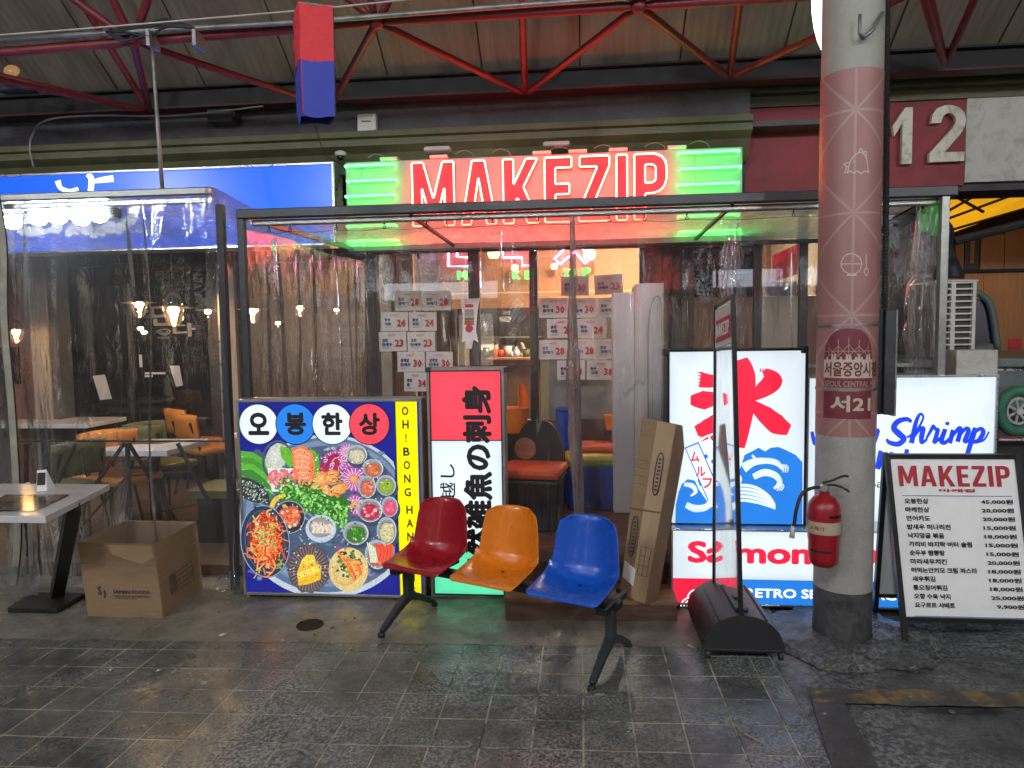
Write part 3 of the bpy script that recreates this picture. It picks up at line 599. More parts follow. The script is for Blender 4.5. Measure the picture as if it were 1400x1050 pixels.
# small fixtures on the fascia
def fix(nm, label, cat, px, Y, s, material, extra=None):
    c = at(px[0], px[1], Y); t2 = thing(nm, label, cat, tuple(c)); a = at(px[0]-s[0]/2, px[1]+s[1]/2, Y); b = at(px[0]+s[0]/2, px[1]-s[1]/2, Y)
    MB().box(a.x, b.x, Y, 5.849, a.z, b.z).build('housing', material, t2, bevel=.01); return t2
t2 = fix('wifi_box', 'small square off white wireless box on the grey fascia right of the lantern', 'network box', (501, 167), 5.78, (25, 25), 'white_plastic')
a = at(494, 167, 5.777); b = at(507, 164.5, 5.777); MB().box(a.x, b.x, 5.777, 5.779, a.z, b.z).build('logo_mark', 'ink_grey', t2)
t2 = fix('speaker_box', 'black boxy loudspeaker fixed below the roof beam left of the lantern', 'loudspeaker', (300, 156), 5.7, (34, 22), 'black_plastic')
c = at(322, 158, 5.72); MB().lathe([(.02, -.04), (.03, .02)], c, 12, 'y').build('horn', 'black_plastic', t2)
c = at(466, 212, 5.7); t2 = thing('dome_camera', 'small white dome security camera above the green end of the neon sign', 'security camera', tuple(c))
MB().lathe([(.03, .03), (.048, .02), (.048, -.005), (.03, -.012)], c, 18).build('base', 'white_plastic', t2, smooth=True); MB().ball(c+V((0, -.01, -.02)), .03).build('dome', 'black_gloss', t2, smooth=True)
c = at(12, 108, 5.2); t2 = thing('floodlight', 'dusty floodlight with a yellowish lens at the top left edge of the roof', 'floodlight', tuple(c))
MB().box(c.x-.11, c.x+.17, c.y, c.y+.1, c.z-.09, c.z+.0).build('housing', 'black_metal', t2, bevel=.01); MB().ball(at(16, 97, 5.18), .065, .03, .045).build('lens', emit('flood_lens', (.5, .27, .1), .5), t2, smooth=True)
p = [at(240, 158, 5.63), at(125, 158, 5.62), at(62, 165, 5.62), at(44, 185, 5.7), at(41, 205, 5.72), at(46, 228, 5.72)]
tag(MB().tube(smooth_line([at(360, 145, 5.62)]+p, 6), .008, 7).build('cable', 'cable_grey', smooth=True), 'grey cable running along the beam and curving down behind the blue sign', 'cable')
tag(MB().tube(smooth_line([at(430, 168, 5.8), at(436, 190, 5.72), at(446, 212, 5.7), at(470, 226, 5.6)], 6), .004, 6).build('cable', 'cable_black', smooth=True), 'thin black wire hanging down the cornice below the lantern', 'cable')

# ------------------------------------------------------------------ signs
def boxsign(name, label, cat, px, Y, depth, rim=.018, housing='sign_housing', group=None, face_depth=.004):
    """lit box: px = (left, top, right, bottom) of its front in the photograph"""
    a = at(px[0], px[1], Y); b = at(px[2], px[3], Y); x0, z1, x1, z0 = a.x, a.z, b.x, b.z
    t = thing(name, label, cat, ((x0+x1)/2, Y+depth/2, z0), group=group)
    mb = MB()
    mb.box(x0, x1, Y+.004, Y+depth, z0, z1)
    mb.build('housing', housing, t, bevel=.004)
    mb = MB(); r = rim
    mb.box(x0, x0+r, Y-.012, Y+.003, z0, z1); mb.box(x1-r, x1, Y-.012, Y+.003, z0, z1)
    mb.box(x0+r, x1-r, Y-.0121, Y+.003, z0, z0+r); mb.box(x0+r, x1-r, Y-.0121, Y+.003, z1-r, z1)
    mb.build('frame', housing, t, bevel=.003)
    return t, x0, x1, z0, z1
def panel(name, m_, t, x0, x1, Y, z0, z1): return MB().add([(x0, Y, z0), (x1, Y, z0), (x1, Y, z1), (x0, Y, z1)], [(0, 1, 2, 3)]).build(name, m_, t)

# neon sign
t = thing('neon_sign', 'wide white sign board with red MAKEZIP neon letters and green neon bars at both ends', 'neon sign', (-.3, 5.56, 2.27))
bx('board', 'board_white', t, -1.845, 1.225, 5.5, 5.6, 2.27, 2.968, bevel=.004)
block_word('MAKEZIP', (-1.29, 2.44, .655, 2.925), 5.497, 'letter', 'letter_red', t, outline='tube_red', depth=.03)
for (xa, xb) in ((-1.83, -1.44), (.75, 1.19)):
    for i in range(6):
        z = 2.925-.117*i; ex = (.0, .012, -.004, .008, 0, .01)[i]
        MB().tube([(xa+ex, 5.49, z), (xa+ex, 5.44, z), (xb+ex, 5.44, z+.002), (xb+ex, 5.49, z+.002)], .0075, 8).build('neon_tube', 'tube_green', t, smooth=True)
    MB().tube(smooth_line([(xa+.12, 5.48, 2.93), (xa+.125, 5.47, 2.7), (xa+.12, 5.48, 2.3)], 4), .002, 5).build('wire', 'cable_grey', t)
for px in (532, 600, 741, 790, 845, 925): 
    c = at(px, 210, 5.5); MB().box(c.x-.07, c.x+.07, 5.47, 5.56, 2.9685, 2.993).build('transformer', 'white_plastic', t, bevel=.004)
mb = MB()
for px in (520, 640, 690, 770, 830, 900, 960):
    c = at(px, 210, 5.5); mb.tube(smooth_line([(c.x-.1, 5.5, 3.0), (c.x-.03, 5.48, 3.02), (c.x+.04, 5.48, 2.99), (c.x+.05, 5.47, 2.93)], 4), .0022, 5)
mb.build('wire', 'cable_grey', t)
for px in (598, 761, ):
    c = at(px, 197, 5.7); MB().box(c.x-.11, c.x+.11, 5.66, 5.76, 3.075, 3.115).build('bracket', 'white_plastic', t, bevel=.02)
# blue sign
t, x0, x1, z0, z1 = boxsign('blue_sign', 'large bright blue lightbox with white brush lettering over the left restaurant', 'sign', (-220, 248, 460, 335), 5.5, .2, .02, 'alu')
panel('face', 'blue_sign', t, x0+.02, x1-.02, 5.5, z0+.02, z1-.02)
p = Print(5.5, .0002); wht = (.9, .97, 1)
p.line([(79, 247), (83, 257), (95, 261), (107, 258)], [8, 6, 5, 5], wht).line([(120, 238), (125, 245), (124, 262), (122, 282)], [7, 8, 8, 7], wht).line([(128, 248), (140, 246), (155, 244)], [5, 8, 9], wht)
p.line([(76, 290), (120, 284), (165, 282)], [8, 9, 6], wht).line([(22, 309), (40, 318), (60, 317), (75, 312)], [9, 10, 8, 6], wht)
for i, (x, y) in enumerate(((30, 313), (50, 308), (78, 311), (96, 316), (103, 312), (118, 313), (130, 318), (141, 315), (152, 311), (163, 312), (172, 307), (179, 300), (182, 292))): p.blob(x, y, 6+i % 3, 9, wht, rot=.3*(i % 4)-.3, jag=.15)
p.build('lettering', 'sign_white', t)

# food lightbox
t, x0, x1, z0, z1 = boxsign('food_sign', 'square lit food sign with four Korean characters in circles over a platter of seafood', 'lightbox sign', (323, 546, 583, 818), 4.1, .16)
xm = at(541, 600, 4.1).x
panel('photo_face', 'lit_navy', t, x0+.016, xm, 4.098, z0+.016, z1-.016); panel('yellow_face', 'lit_yellow', t, xm+.004, x1-.03, 4.098, z0+.016, z1-.016)
bx('divider', 'ink', t, xm, xm+.004, 4.094, 4.0985, z0+.016, z1-.016, bevel=0); panel('edge_face', 'lit_navy', t, x1-.03, x1-.016, 4.0979, z0+.016, z1-.016)
p = Print(4.097, .00001); B, Gn = (.75, .85, .95), (.12, .4, .02); clipx = 540
q = random.Random(3)
plate_edge = (.35, .45, .62); navy = (.02, .04, .09)
# tray
tray = [(432, 699)]
def arc(cx, cy, rx, ry, a0, a1, n=30): return [(cx+rx*cos(a0+(a1-a0)*i/n), cy+ry*sin(a0+(a1-a0)*i/n)) for i in range(n+1)]
def clipped(pts): return [(min(max(x, 328), 540), min(y, 814)) for x, y in pts]
p.poly(clipped(arc(447, 706, 122, 112, 0, 2*pi, 60)), (.58, .66, .76)); p.poly(clipped(arc(447, 704, 117, 106, 0, 2*pi, 60)), (.1, .18, .32))
p.poly(clipped(arc(448, 702, 112, 100, 0, 2*pi, 60)), (.2, .29, .45)); p.poly(clipped(arc(450, 700, 104, 91, 0, 2*pi, 60)), (.07, .11, .2))
for i in range(170):
    x, y = q.uniform(350, 530), q.uniform(612, 792); p.blob(x, y, q.uniform(3, 14), q.uniform(1, 4), q.choice([(.6, .75, .9), (.05, .08, .16), (.25, .4, .6), (.4, .05, .3), (.05, .35, .25), (.02, .03, .06), (.3, .42, .6)]), (.07, .11, .2), rot=q.uniform(-1, 1), jag=.2, n=9)
# leaves and laver at the left
for k, (a, b) in enumerate((((326, 617), (360, 625)), ((326, 625), (372, 655)), ((328, 640), (365, 665)), ((326, 680), (366, 688)))):
    pts = [(326, 616+k*9), (345, 618+k*8), (362, 628+k*9), (376, 644+k*9), (370, 662+k*7), (350, 660+k*7), (326, 650+k*8)]
    p.poly(pts, [(.1, .45, .03), (.06, .32, .03), (.12, .5, .04), (.04, .25, .03)][k])
    for i in range(14): p.line([(328+i*3, 622+k*9+i*1.5), (332+i*3+q.uniform(4, 9), 622+k*9+i*1.5+q.uniform(4, 12))], .9, (.3, .75, .12), sm=0)
p.poly([(326, 650), (345, 655), (366, 668), (370, 690), (345, 686), (326, 678)], (.02, .03, .03))
for i in range(150): x = q.uniform(327, 366); p.blob(x, 653+(x-326)*.35+q.uniform(0, 24), q.uniform(.6, 2), .7, q.choice([(.35, .42, .4), (.6, .65, .6), (.1, .14, .13)]), rot=q.uniform(0, 3), n=6)
# white dish with sashimi
p.blob(378, 626, 14, 21, (.8, .82, .75), (.55, .6, .5), rot=.3); p.ring(380, 630, 20, 27, 3, (.06, .09, .14)); p.poly([(383, 610), (395, 612), (405, 630), (398, 640), (385, 625)], (.14, .5, .03))
p.poly([(366, 640), (405, 640), (400, 672), (372, 672)], (.85, .85, .85)); 
for i in range(5): p.blob(374+i*7, 651+(i % 2)*5, 7, 10, (.95, .3, .3), (.85, .12, .2), rot=.4, jag=.1)
for i in range(26): p.blob(q.uniform(370, 402), q.uniform(642, 668), 1.6, .8, (1, .75, .75), n=6, rot=q.uniform(0, 3))
p.poly([(424, 612), (436, 620), (438, 645), (430, 662), (420, 640)], (.1, .45, .03))
p.poly([(399, 614), (415, 609), (428, 619), (431, 640), (425, 668), (412, 670), (402, 645)], (1, .22, .07)); p.poly([(402, 617), (414, 612), (424, 625), (421, 655), (411, 662), (405, 640)], (1, .33, .14))
for i in range(7): p.line([(402+i*1.5, 618+i*7), (412+i, 614+i*8), (425, 622+i*6)], 1.1, (1, .62, .42))
# purple shells
for (cx, cy, r_, rt) in ((461, 630, 17, -.5), (483, 644, 15, .6), (484, 655, 19, .9), (454, 628, 12, 0), (486, 690, 15, 1.5), (476, 618, 13, .2)):
    p.blob(cx, cy, r_, r_*.85, (.75, .2, .5), (.4, .06, .36), rot=rt, jag=.08)
    for i in range(18): a = 2*pi*i/18; p.line([(cx+r_*.35*cos(a), cy+r_*.35*sin(a)), (cx+r_*.92*cos(a), cy+r_*.82*sin(a))], 1.3, (.95, .6, .85), sm=0)
    p.blob(cx, cy, r_*.4, r_*.33, (1, .55, .2), (.8, .25, .15), jag=.2)
for i in range(30): p.blob(q.uniform(438, 462), q.uniform(622, 646), q.uniform(2, 5), q.uniform(1.5, 4), q.choice([(.6, .02, .1), (.85, .1, .2), (.4, .01, .08)]), (.35, 0, .06), jag=.3, rot=q.uniform(0, 3), n=9)
# orange shellfish
for (cx, cy, a, b) in ((441, 655, 14, 10), (453, 652, 12, 9), (465, 668, 12, 8), (430, 668, 11, 7), (445, 673, 12, 9), (455, 680, 11, 7)): p.blob(cx, cy, a, b, (1, .62, .2), (.85, .27, .04), jag=.12, rot=q.uniform(-1, 1))
for i in range(40): p.blob(q.uniform(428, 470), q.uniform(646, 684), 4, .8, q.choice([(1, .8, .5), (.9, .35, .08), (.6, .12, .03)]), rot=q.uniform(-1, 1), n=6)
# parsley
for (cx, cy, rx, ry) in ((400, 676, 22, 13), (430, 684, 24, 14), (460, 692, 20, 15)): p.blob(cx, cy, rx, ry, (.02, .12, .01), (.03, .2, .015), jag=.2, n=26)
for i in range(800):
    a = q.random(); x = 385+a*88+q.gauss(0, 5); y = 666+a*34+q.gauss(0, 8.5)+(8 if a > .6 else 0)
    p.blob(x, y, q.uniform(1.2, 3), q.uniform(1, 2.3), q.choice([(.02, .2, .01), (.03, .16, .01), (.05, .3, .02), (.12, .5, .04), (.25, .7, .1), (.02, .12, .01), (.4, .8, .25)]), jag=.35, rot=q.uniform(0, 3), n=7)
# small metal cups along the right
def cup(cx, cy, rx, ry, c0, c1, chunks=0, cc=None):
    p.blob(cx+2, cy+4, rx*1.12, ry*1.1, (.01, .02, .04), (.04, .07, .13)); p.blob(cx, cy, rx, ry, (.5, .55, .6), (.7, .75, .8)); p.blob(cx-rx*.1, cy-ry*.06, rx*.97, ry*.96, (.25, .28, .33), (.45, .5, .58)); p.blob(cx, cy+1, rx*.9, ry*.88, (.2, .18, .18), (.3, .3, .32)); p.blob(cx, cy+2, rx*.76, ry*.7, c0, c1, jag=.05)
    for i in range(chunks): p.blob(cx+q.uniform(-.55, .55)*rx, cy+2+q.uniform(-.5, .5)*ry, rx*q.uniform(.14, .3), ry*q.uniform(.12, .25), q.choice(cc), c1, jag=.3, rot=q.uniform(0, 3), n=8)
cup(489, 621, 14, 13, (.75, .7, .5), (.6, .55, .35), 6, [(.85, .85, .7)]); cup(511, 640, 14, 13, (.9, .25, .08), (.55, .1, .03), 4, [(1, .4, .15)]); cup(503, 665, 12, 15, (.95, .3, .12), (.6, .1, .05), 12, [(1, .45, .25), (.9, .2, .1)])
cup(529, 663, 13, 14, (.55, .65, .08), (.25, .4, .03), 8, [(.6, .8, .1), (.35, .5, .05)]); cup(507, 697, 17, 16, (.75, .02, .08), (.5, .01, .06), 10, [(1, .8, .8), (.9, .1, .15)]); cup(534, 692, 11, 14, (1, .12, .25), (.8, .05, .15), 3, [(1, .35, .4)])
cup(488, 728, 17, 16, (.06, .3, .02), (.03, .18, .01), 26, [(.1, .5, .03), (.3, .7, .1), (.04, .25, .02)]); cup(530, 725, 13, 19, (.85, .8, .45), (.6, .55, .25), 16, [(.95, .9, .6), (.8, .7, .35)]); cup(517, 757, 16, 20, (.75, .2, .12), (.5, .1, .06), 0)
for i in range(9): p.line([(512+i*3.2+q.uniform(-1, 1), 743), (520+i*2.2, 752), (514+i*2.6, 772)], [2.6, 3, 2], [(1, .12, .05), (.85, .06, .03)][i % 2])
for i in range(9): p.line([(503+i*1.4, 740+i), (506+i, 752), (508+i*1.2, 768)], 1.3, [(.85, .9, .75), (.6, .75, .4)][i % 2])
# white bowl, black fluted bowl, squid
p.blob(440, 722, 21, 19, (.75, .8, .85), (.55, .65, .78)); p.blob(440, 720, 17, 14, (.5, .45, .4), (.3, .3, .3))
for i in range(9): p.line([(427+i*3, 712+q.uniform(0, 6)), (431+i*3, 720), (429+i*3.2, 728)], 3.5, [(.9, .75, .6), (.75, .6, .5)][i % 2])
p.blob(397, 706, 22, 23, (.03, .035, .05), (.015, .02, .04), jag=.06, n=24); p.ring(397, 706, 21, 22, 1.2, (.35, .42, .5)); p.blob(398, 706, 15, 16, (.9, .3, .15), (.5, .1, .05), jag=.1)
for i in range(60): p.blob(398+q.gauss(0, 6), 705+q.gauss(0, 6), q.uniform(1.5, 3.4), q.uniform(1.2, 2.5), q.choice([(1, .2, .05), (1, .35, .12), (.9, .75, .5), (.8, .1, .03)]), n=7, jag=.25)
p.line([(368, 720), (371, 700), (378, 682), (392, 676)], [5, 7, 6, 4], (.85, .65, .05))
# kimchi on a dark blue plate
p.blob(364, 739, 34, 50, (.03, .06, .13), (.015, .03, .08), rot=-.12, n=36); p.ring(364, 739, 33, 49, 1.3, (.3, .42, .55), n=40, rot=-.12); p.ring(364, 739, 27, 42, .9, (.1, .16, .26), n=40, rot=-.12)
p.blob(365, 738, 22, 34, (.6, .04, .01), (.25, .02, .01), jag=.15, n=30)
for i in range(330):
    x = 365+q.gauss(0, 11); y = 738+q.gauss(0, 17); a = q.uniform(0, 3.14); l = q.uniform(3, 9)
    if x-l < 332: continue
    p.line([(x-l*cos(a), y-l*sin(a)), (x+q.uniform(-2, 2), y+q.uniform(-2, 2)), (x+l*cos(a), y+l*sin(a))], q.uniform(1.1, 2.6), q.choice([(1, .12, .02), (.85, .07, .02), (1, .28, .06), (.95, .45, .15), (.6, .04, .01), (1, .2, .04), (.85, .5, .1)]), sm=2)
for i in range(45): p.blob(363+q.gauss(0, 8), 728+q.gauss(0, 8), 1.7, 1.4, q.choice([(.25, .6, .08), (.5, .75, .3), (.1, .35, .03)]), n=6)
for i in range(14): p.blob(384+q.gauss(0, 3), 770+q.gauss(0, 4), 1.8, 1.2, (.2, .45, .08), n=6)
# fluted shell dish with egg, pale round with greens
p.blob(424, 776, 29, 33, (.06, .04, .045), (.1, .07, .08), jag=.05, n=40)
for i in range(36): a = 2*pi*i/36; p.line([(424+13*cos(a), 776+15*sin(a)), (424+27*cos(a), 776+31*sin(a))], 1.3, (.3, .22, .2), sm=0)
p.poly([(408, 782), (414, 765), (421, 757), (431, 757), (434, 768), (441, 772), (440, 791), (424, 797), (410, 799)], (.95, .55, .02)); p.poly([(408, 782), (430, 773), (440, 774), (436, 781), (410, 790)], (1, .78, .1)); p.poly([(414, 765), (421, 757), (431, 757), (433, 766), (420, 772)], (1, .72, .06))
p.blob(478, 777, 27, 30, (.92, .78, .45), (.8, .6, .22), n=30); p.blob(474, 782, 17, 18, (.9, .72, .35), (.75, .5, .15))
for i in range(60): p.blob(480+q.gauss(0, 9), 768+q.gauss(0, 9), q.uniform(1.5, 4), q.uniform(1, 3), q.choice([(.03, .12, .02), (.06, .2, .03), (.02, .05, .01), (.15, .25, .05)]), n=7, jag=.3)
for i in range(6): p.line([(463+i*3, 752+i*3), (474+i*4, 768), (486+i*2.4, 793-i*2)], [3, 4.5, 2.5], [(.95, .3, .04), (.8, .2, .03), (1, .45, .12)][i % 3])
for i in range(420):
    a = q.uniform(0, 2*pi); r = math.sqrt(q.random()); x, y = 447+104*r*cos(a), 704+92*r*sin(a)
    if x < 534 and y > 616: p.blob(x, y, q.uniform(.5, 1.7), q.uniform(.4, 1.0), (.95, .95, .9) if i % 2 else (.01, .01, .015), n=6, rot=q.uniform(0, 3))
p.build('food_photo', print_mat('photo_inks', .95), t)
# circles
circ = [(366, 580, 'lit_white', '오'), (417.5, 580, 'lit_skyblue', '봉'), (468, 580, 'lit_white', '한'), (505.5, 580, 'lit_red', '상')]
for i, (cx, cy, m_, ch) in enumerate(((353.5, 580, 'lit_white', '오'), (404, 580, 'lit_skyblue', '봉'), (454, 580, 'lit_white', '한'), (505, 580, 'lit_red', '상'))):
    yy = 4.0835-.0015*i; c = at(cx, cy, yy); rr = .1275
    MB().add([(c.x, yy, c.z)]+[(c.x+rr*cos(a*pi/20), yy, c.z+rr*sin(a*pi/20)) for a in range(40)], [(0, k+1, (k+1) % 40+1) for k in range(40)]).build('circle_edge', 'ink', t)
    rr = .1215; MB().add([(c.x, yy-.0006, c.z)]+[(c.x+rr*cos(a*pi/20), yy-.0006, c.z+rr*sin(a*pi/20)) for a in range(40)], [(0, k+1, (k+1) % 40+1) for k in range(40)]).build('circle', m_, t)
    ptext('lettering', ch, (cx-15, cy-16, cx+15, cy+15), yy-.001, 'ink', t, bold=.045, lift=.0005)
for i, ch in enumerate('OH!BONG'): ptext('lettering', ch, (554+i*.6-(1 if ch == '!' else 4.5), 556+i*19-.5*i, 554+i*.6+(1 if ch == '!' else 4.5), 567.5+i*19-.5*i), 4.097, 'ink', t, bold=.025)
for i, ch in enumerate('HANSANG'): ptext('lettering', ch, (560+i*.6-4.5, 691+i*19-.6*i, 560+i*.6+4.5, 702.5+i*19-.6*i), 4.097, 'ink', t, bold=.025)
# Japanese vertical lightbox
t, x0, x1, z0, z1 = boxsign('sashimi_sign', 'tall red white and mint lightbox with black Japanese lettering turned sideways', 'lightbox sign', (583, 503, 694, 818), 4.12, .14)
za = at(640, 602, 4.12).z; zb = at(640, 752, 4.12).z
panel('red_face', 'lit_red', t, x0+.02, x1-.02, 4.118, za+.002, z1-.02); panel('white_face', 'lit_white', t, x0+.02, x1-.02, 4.118, zb, za-.002); panel('mint_face', 'lit_green', t, x0+.02, x1-.02, 4.118, z0+.02, zb)
mb = MB(); mb.box(x0+.016, x1-.016, 4.108, 4.117, za-.002, za+.003); mb.box(x0+.016, x0+.023, 4.108, 4.117, z0+.02, z1-.02); mb.box(x1-.023, x1-.016, 4.108, 4.117, z0+.02, z1-.02); mb.box(x0+.023, x1-.023, 4.108, 4.117, z0+.016, z0+.023); mb.box(x0+.023, x1-.023, 4.108, 4.117, z1-.023, z1-.016); mb.build('border', 'ink', t)
for px, py in ((585, 505), (692, 505)): c = at(px, py, 4.1); MB().box(c.x-.015, c.x+.015, 4.09, 4.16, c.z-.018, c.z+.012).build('corner_cap', 'black_plastic', t, bevel=.005)
ptext('lettering', '天然雑魚の刺身', (631, 527, 676, 800), 4.117, 'ink', t, bold=.045, rot=90); ptext('lettering', '背越し', (601, 634, 624, 712), 4.117, 'ink', t, bold=.01, rot=90)
# ice sign
t, x0, x1, z0, z1 = boxsign('ice_sign', 'lit sign with a big red brush character over blue waves, on the salmon sign', 'lightbox sign', (912, 478, 1101, 720), 4.06, .16, .014, 'black_metal')
panel('face', 'lit_white', t, x0+.014, x1-.014, 4.058, z0+.014, z1-.014)
mb = MB()
for px, py in ((911, 482), (1100, 478), (914, 716)): c = at(px, py, 4.05); mb.box(c.x-.018, c.x+.018, 4.03, 4.1, c.z-.02, c.z+.02)
mb.build('corner_cap', 'black_plastic', t, bevel=.006)
p = Print(4.0575, .0002); rd = 0
def red(*a): return a
rp = Print(4.0575, .00025); C0 = (1, 0, 0)
rp.line([(1010, 492), (1016, 515), (1016, 560), (1010, 612)], [24, 34, 30, 16], C0, 8)
rp.line([(1020, 547), (1043, 533), (1056, 520), (1045, 506)], [8, 22, 28, 6], C0, 8); rp.line([(1022, 548), (1045, 566), (1062, 580), (1079, 588)], [8, 24, 28, 14], C0, 8)
rp.line([(957, 519), (972, 521), (992, 519), (1004, 512)], [22, 18, 14, 8], C0, 8); rp.line([(944, 547), (962, 547), (985, 543), (1004, 538)], [12, 26, 14, 6], C0, 8)
rp.line([(952, 590), (968, 583), (982, 570), (1002, 552)], [14, 22, 14, 8], C0, 8); rp.line([(972, 600), (990, 590), (1004, 592)], [6, 10, 14], C0, 6)
for i in range(5): rp.line([(960+i*.8, 510+i*4.2), (953, 509+i*4.5)], [3.5, .6], C0, 0); rp.line([(956+i*3, 580+i*4.5), (948+i*2.5, 584+i*5)], [3.5, .6], C0, 0); rp.line([(1040+i*3.4, 508+i*.4), (1039+i*3.4, 503+i*.5)], [3, .6], C0, 0)
for o_ in [rp.build('red_character', 'lit_crimson', t)]: o_.data.attributes.remove(o_.data.attributes['ink'])
# waves: blue body then white foam
wb_ = Print(4.0572, .0002); bl = (0, 0, 1)
body = [(923, 717), (924, 690), (928, 672), (932, 662), (940, 655), (950, 657), (955, 668), (970, 690), (985, 690), (1000, 670), (1012, 640), (1018, 622), (1030, 616), (1037, 612), (1046, 617), (1054, 612), (1064, 611), (1074, 615), (1088, 622), (1097, 632), (1097, 717)]
vs = [wb_.w(q_) for q_ in body]; base = [wb_.w((x, 717)) for x, y in body]
wb_.m.add(vs+base, [(i, i+len(body), i+len(body)+1, i+1) for i in range(len(body)-1)], bl)
wb_.blob(965, 624, 3, 3, bl).blob(975, 631, 3, 3, bl).line([(955, 655), (958, 664)], 3, bl)
wb_.build('blue_wave', 'lit_skyblue', t)
fm = Print(4.0566, .0002); wt = (1, 1, 1)
fm.line([(1016, 640), (1030, 632), (1048, 630), (1062, 633), (1070, 642)], [14, 10, 8, 8, 3], wt).line([(1030, 652), (1045, 646), (1060, 650), (1066, 660), (1058, 668)], [8, 10, 9, 7, 3], wt)
for k in range(3): fm.line([(1067+k*3.4, 634+k*.5), (1071+k*3, 639), (1070+k*3, 646)], [1.5, 2.4, 1.2], wt); fm.line([(1062+k*3.4, 660+k*.5), (1065+k*3, 665), (1062+k*3, 671)], [1.5, 2.4, 1.2], wt)
for k in range(5): fm.line([(990, 676+k*4), (1010, 664+k*5), (1032, 666+k*5), (1050, 677+k*3.6), (1060, 690+k*1.5)], [2, 4, 4.2, 3.2, 1.2], wt)
fm.line([(935, 662), (946, 664), (951, 672), (944, 678)], [5, 7, 5, 2], wt).line([(938, 690), (950, 695), (965, 693), (975, 683), (985, 680)], [8, 10, 9, 7, 3], wt).line([(965, 697), (974, 690), (985, 692)], [2, 5, 2], wt).line([(1000, 645), (1010, 655), (1005, 668)], [8, 9, 4], wt).line([(1028, 622), (1034, 628), (1040, 626)], [3, 4, 2], wt)
o_ = fm.build('foam', 'lit_white', t); 
lb = Print(4.0562, .0002); lb.poly([(936, 612), (955, 604), (989, 682), (971, 692)], bl); lb.build('label_edge', 'lit_ink_blue', t); lb = Print(4.0556, .0002); lb.poly([(937.5, 613), (954.5, 606), (987, 681.5), (971.5, 690)], wt); lb.build('label_panel', 'lit_white', t)
for ch, cx, cy in (('ム', 950, 625), ('ル', 958, 645), ('フ', 967, 661), ('ェ', 981, 677)): ptext('lettering', ch, (cx-6.5, cy-7.5, cx+6.5, cy+6.5), 4.0545, 'lit_crimson', t, bold=.03, lift=.0004)
for o_ in kids(t):
    if o_.type == 'MESH' and 'ink' in o_.data.attributes: o_.data.attributes.remove(o_.data.attributes['ink'])
# salmon sign
t, x0, x1, z0, z1 = boxsign('salmon_sign', 'low wide lit sign with red Salmon lettering over a blue RETRO SEOUL SPECIAL band', 'lightbox sign', (917, 722, 1240, 833), 3.97, .2, .012, 'alu')
zb = at(1020, 792, 3.97).z; xm = at(987, 800, 3.97).x
panel('white_face', 'lit_white', t, x0+.01, x1-.01, 3.968, zb, z1-.01); panel('crimson_face', 'lit_crimson', t, x0+.01, xm, 3.968, z0+.01, zb-.001); panel('blue_face', 'lit_skyblue', t, xm, x1-.01, 3.968, z0+.01, zb-.001)
ptext('lettering', 'Salmon', (940, 739, 1109, 772), 3.967, 'lit_crimson', t, bold=.04); ptext('lettering', 'Pro', (1131, 739, 1200, 772), 3.967, 'lit_crimson', t, bold=.04); ptext('lettering', 'RETRO SEOUL PLACE', (1019, 804, 1237, 821), 3.967, 'sign_white', t, bold=.025)
p = Print(3.967, .0001)
for (cx, cy, n_) in ((944, 829, 3), (953, 818, 3), (962, 829, 3)):
    for k in range(n_): p.line([(cx+(13-k*4.2)*cos(a), cy-(12-k*4)*sin(a)) for a in [i*pi/10 for i in range(11)]], 1.6, wt, 2)
o_ = p.build('wave_emblem', 'sign_white', t); o_.data.attributes.remove(o_.data.attributes['ink'])
# shrimp sign
t, x0, x1, z0, z1 = boxsign('shrimp_sign', 'large white lightbox with blue script Shrimp lettering behind the column and menu board', 'lightbox sign', (1103, 514, 1358, 720), 4.2, .22, .014, 'alu')
panel('face', 'lit_white', t, x0+.012, x1-.012, 4.198, z0+.012, z1-.012)
p = Print(4.197, .0002)
def S(pts, w_): p.line(pts, [k*1.5 for k in w_], bl, 7)
S([(1246, 577), (1240, 573), (1228, 576), (1222, 585), (1230, 594), (1236, 600), (1228, 607), (1216, 605), (1212, 600)], [3, 4, 5, 5.5, 6, 5, 5, 4, 2])       # S
S([(1240, 598), (1252, 590), (1262, 572), (1258, 566), (1252, 578), (1246, 606)], [2, 2.5, 2, 2.5, 4, 5]); S([(1248, 600), (1256, 588), (1262, 586), (1260, 596), (1260, 605), (1268, 600)], [2, 3.5, 4.5, 5, 3.5, 2])  # h
S([(1266, 600), (1274, 586), (1276, 582), (1280, 588), (1282, 588), (1277, 606)], [2, 3.5, 2.5, 3, 4, 4.5]); S([(1276, 606), (1286, 598), (1292, 587), (1287, 602), (1292, 605), (1298, 599)], [3, 2.5, 4, 5, 4, 2]); p.blob(1295, 579, 3, 2.6, bl)
S([(1298, 606), (1303, 588), (1300, 598), (1310, 586), (1313, 588), (1309, 604), (1312, 595), (1320, 586), (1324, 589), (1319, 603), (1326, 601)], [4.5, 4.5, 3, 3.5, 4.5, 4.5, 3, 3.5, 4.5, 4.5, 2])
S([(1325, 601), (1333, 586), (1330, 596), (1322, 622)], [2, 4.5, 5, 4.5]); S([(1331, 592), (1340, 586), (1344, 591), (1338, 602), (1330, 604), (1344, 602), (1352, 590)], [3, 3.5, 4.5, 4.5, 3, 2, 1.5])
o_ = p.build('script_lettering', 'lit_ink_blue', t); o_.data.attributes.remove(o_.data.attributes['ink']); p = Print(4.197, .0002)
S([(1186, 586), (1190, 600), (1200, 588), (1195, 604), (1186, 622), (1178, 626)], [3.5, 4, 4, 4.5, 4, 2]); S([(1112, 608), (1118, 600), (1122, 588)], [3, 4, 3]); S([(1110, 590), (1114, 605), (1122, 600)], [3, 4, 2])
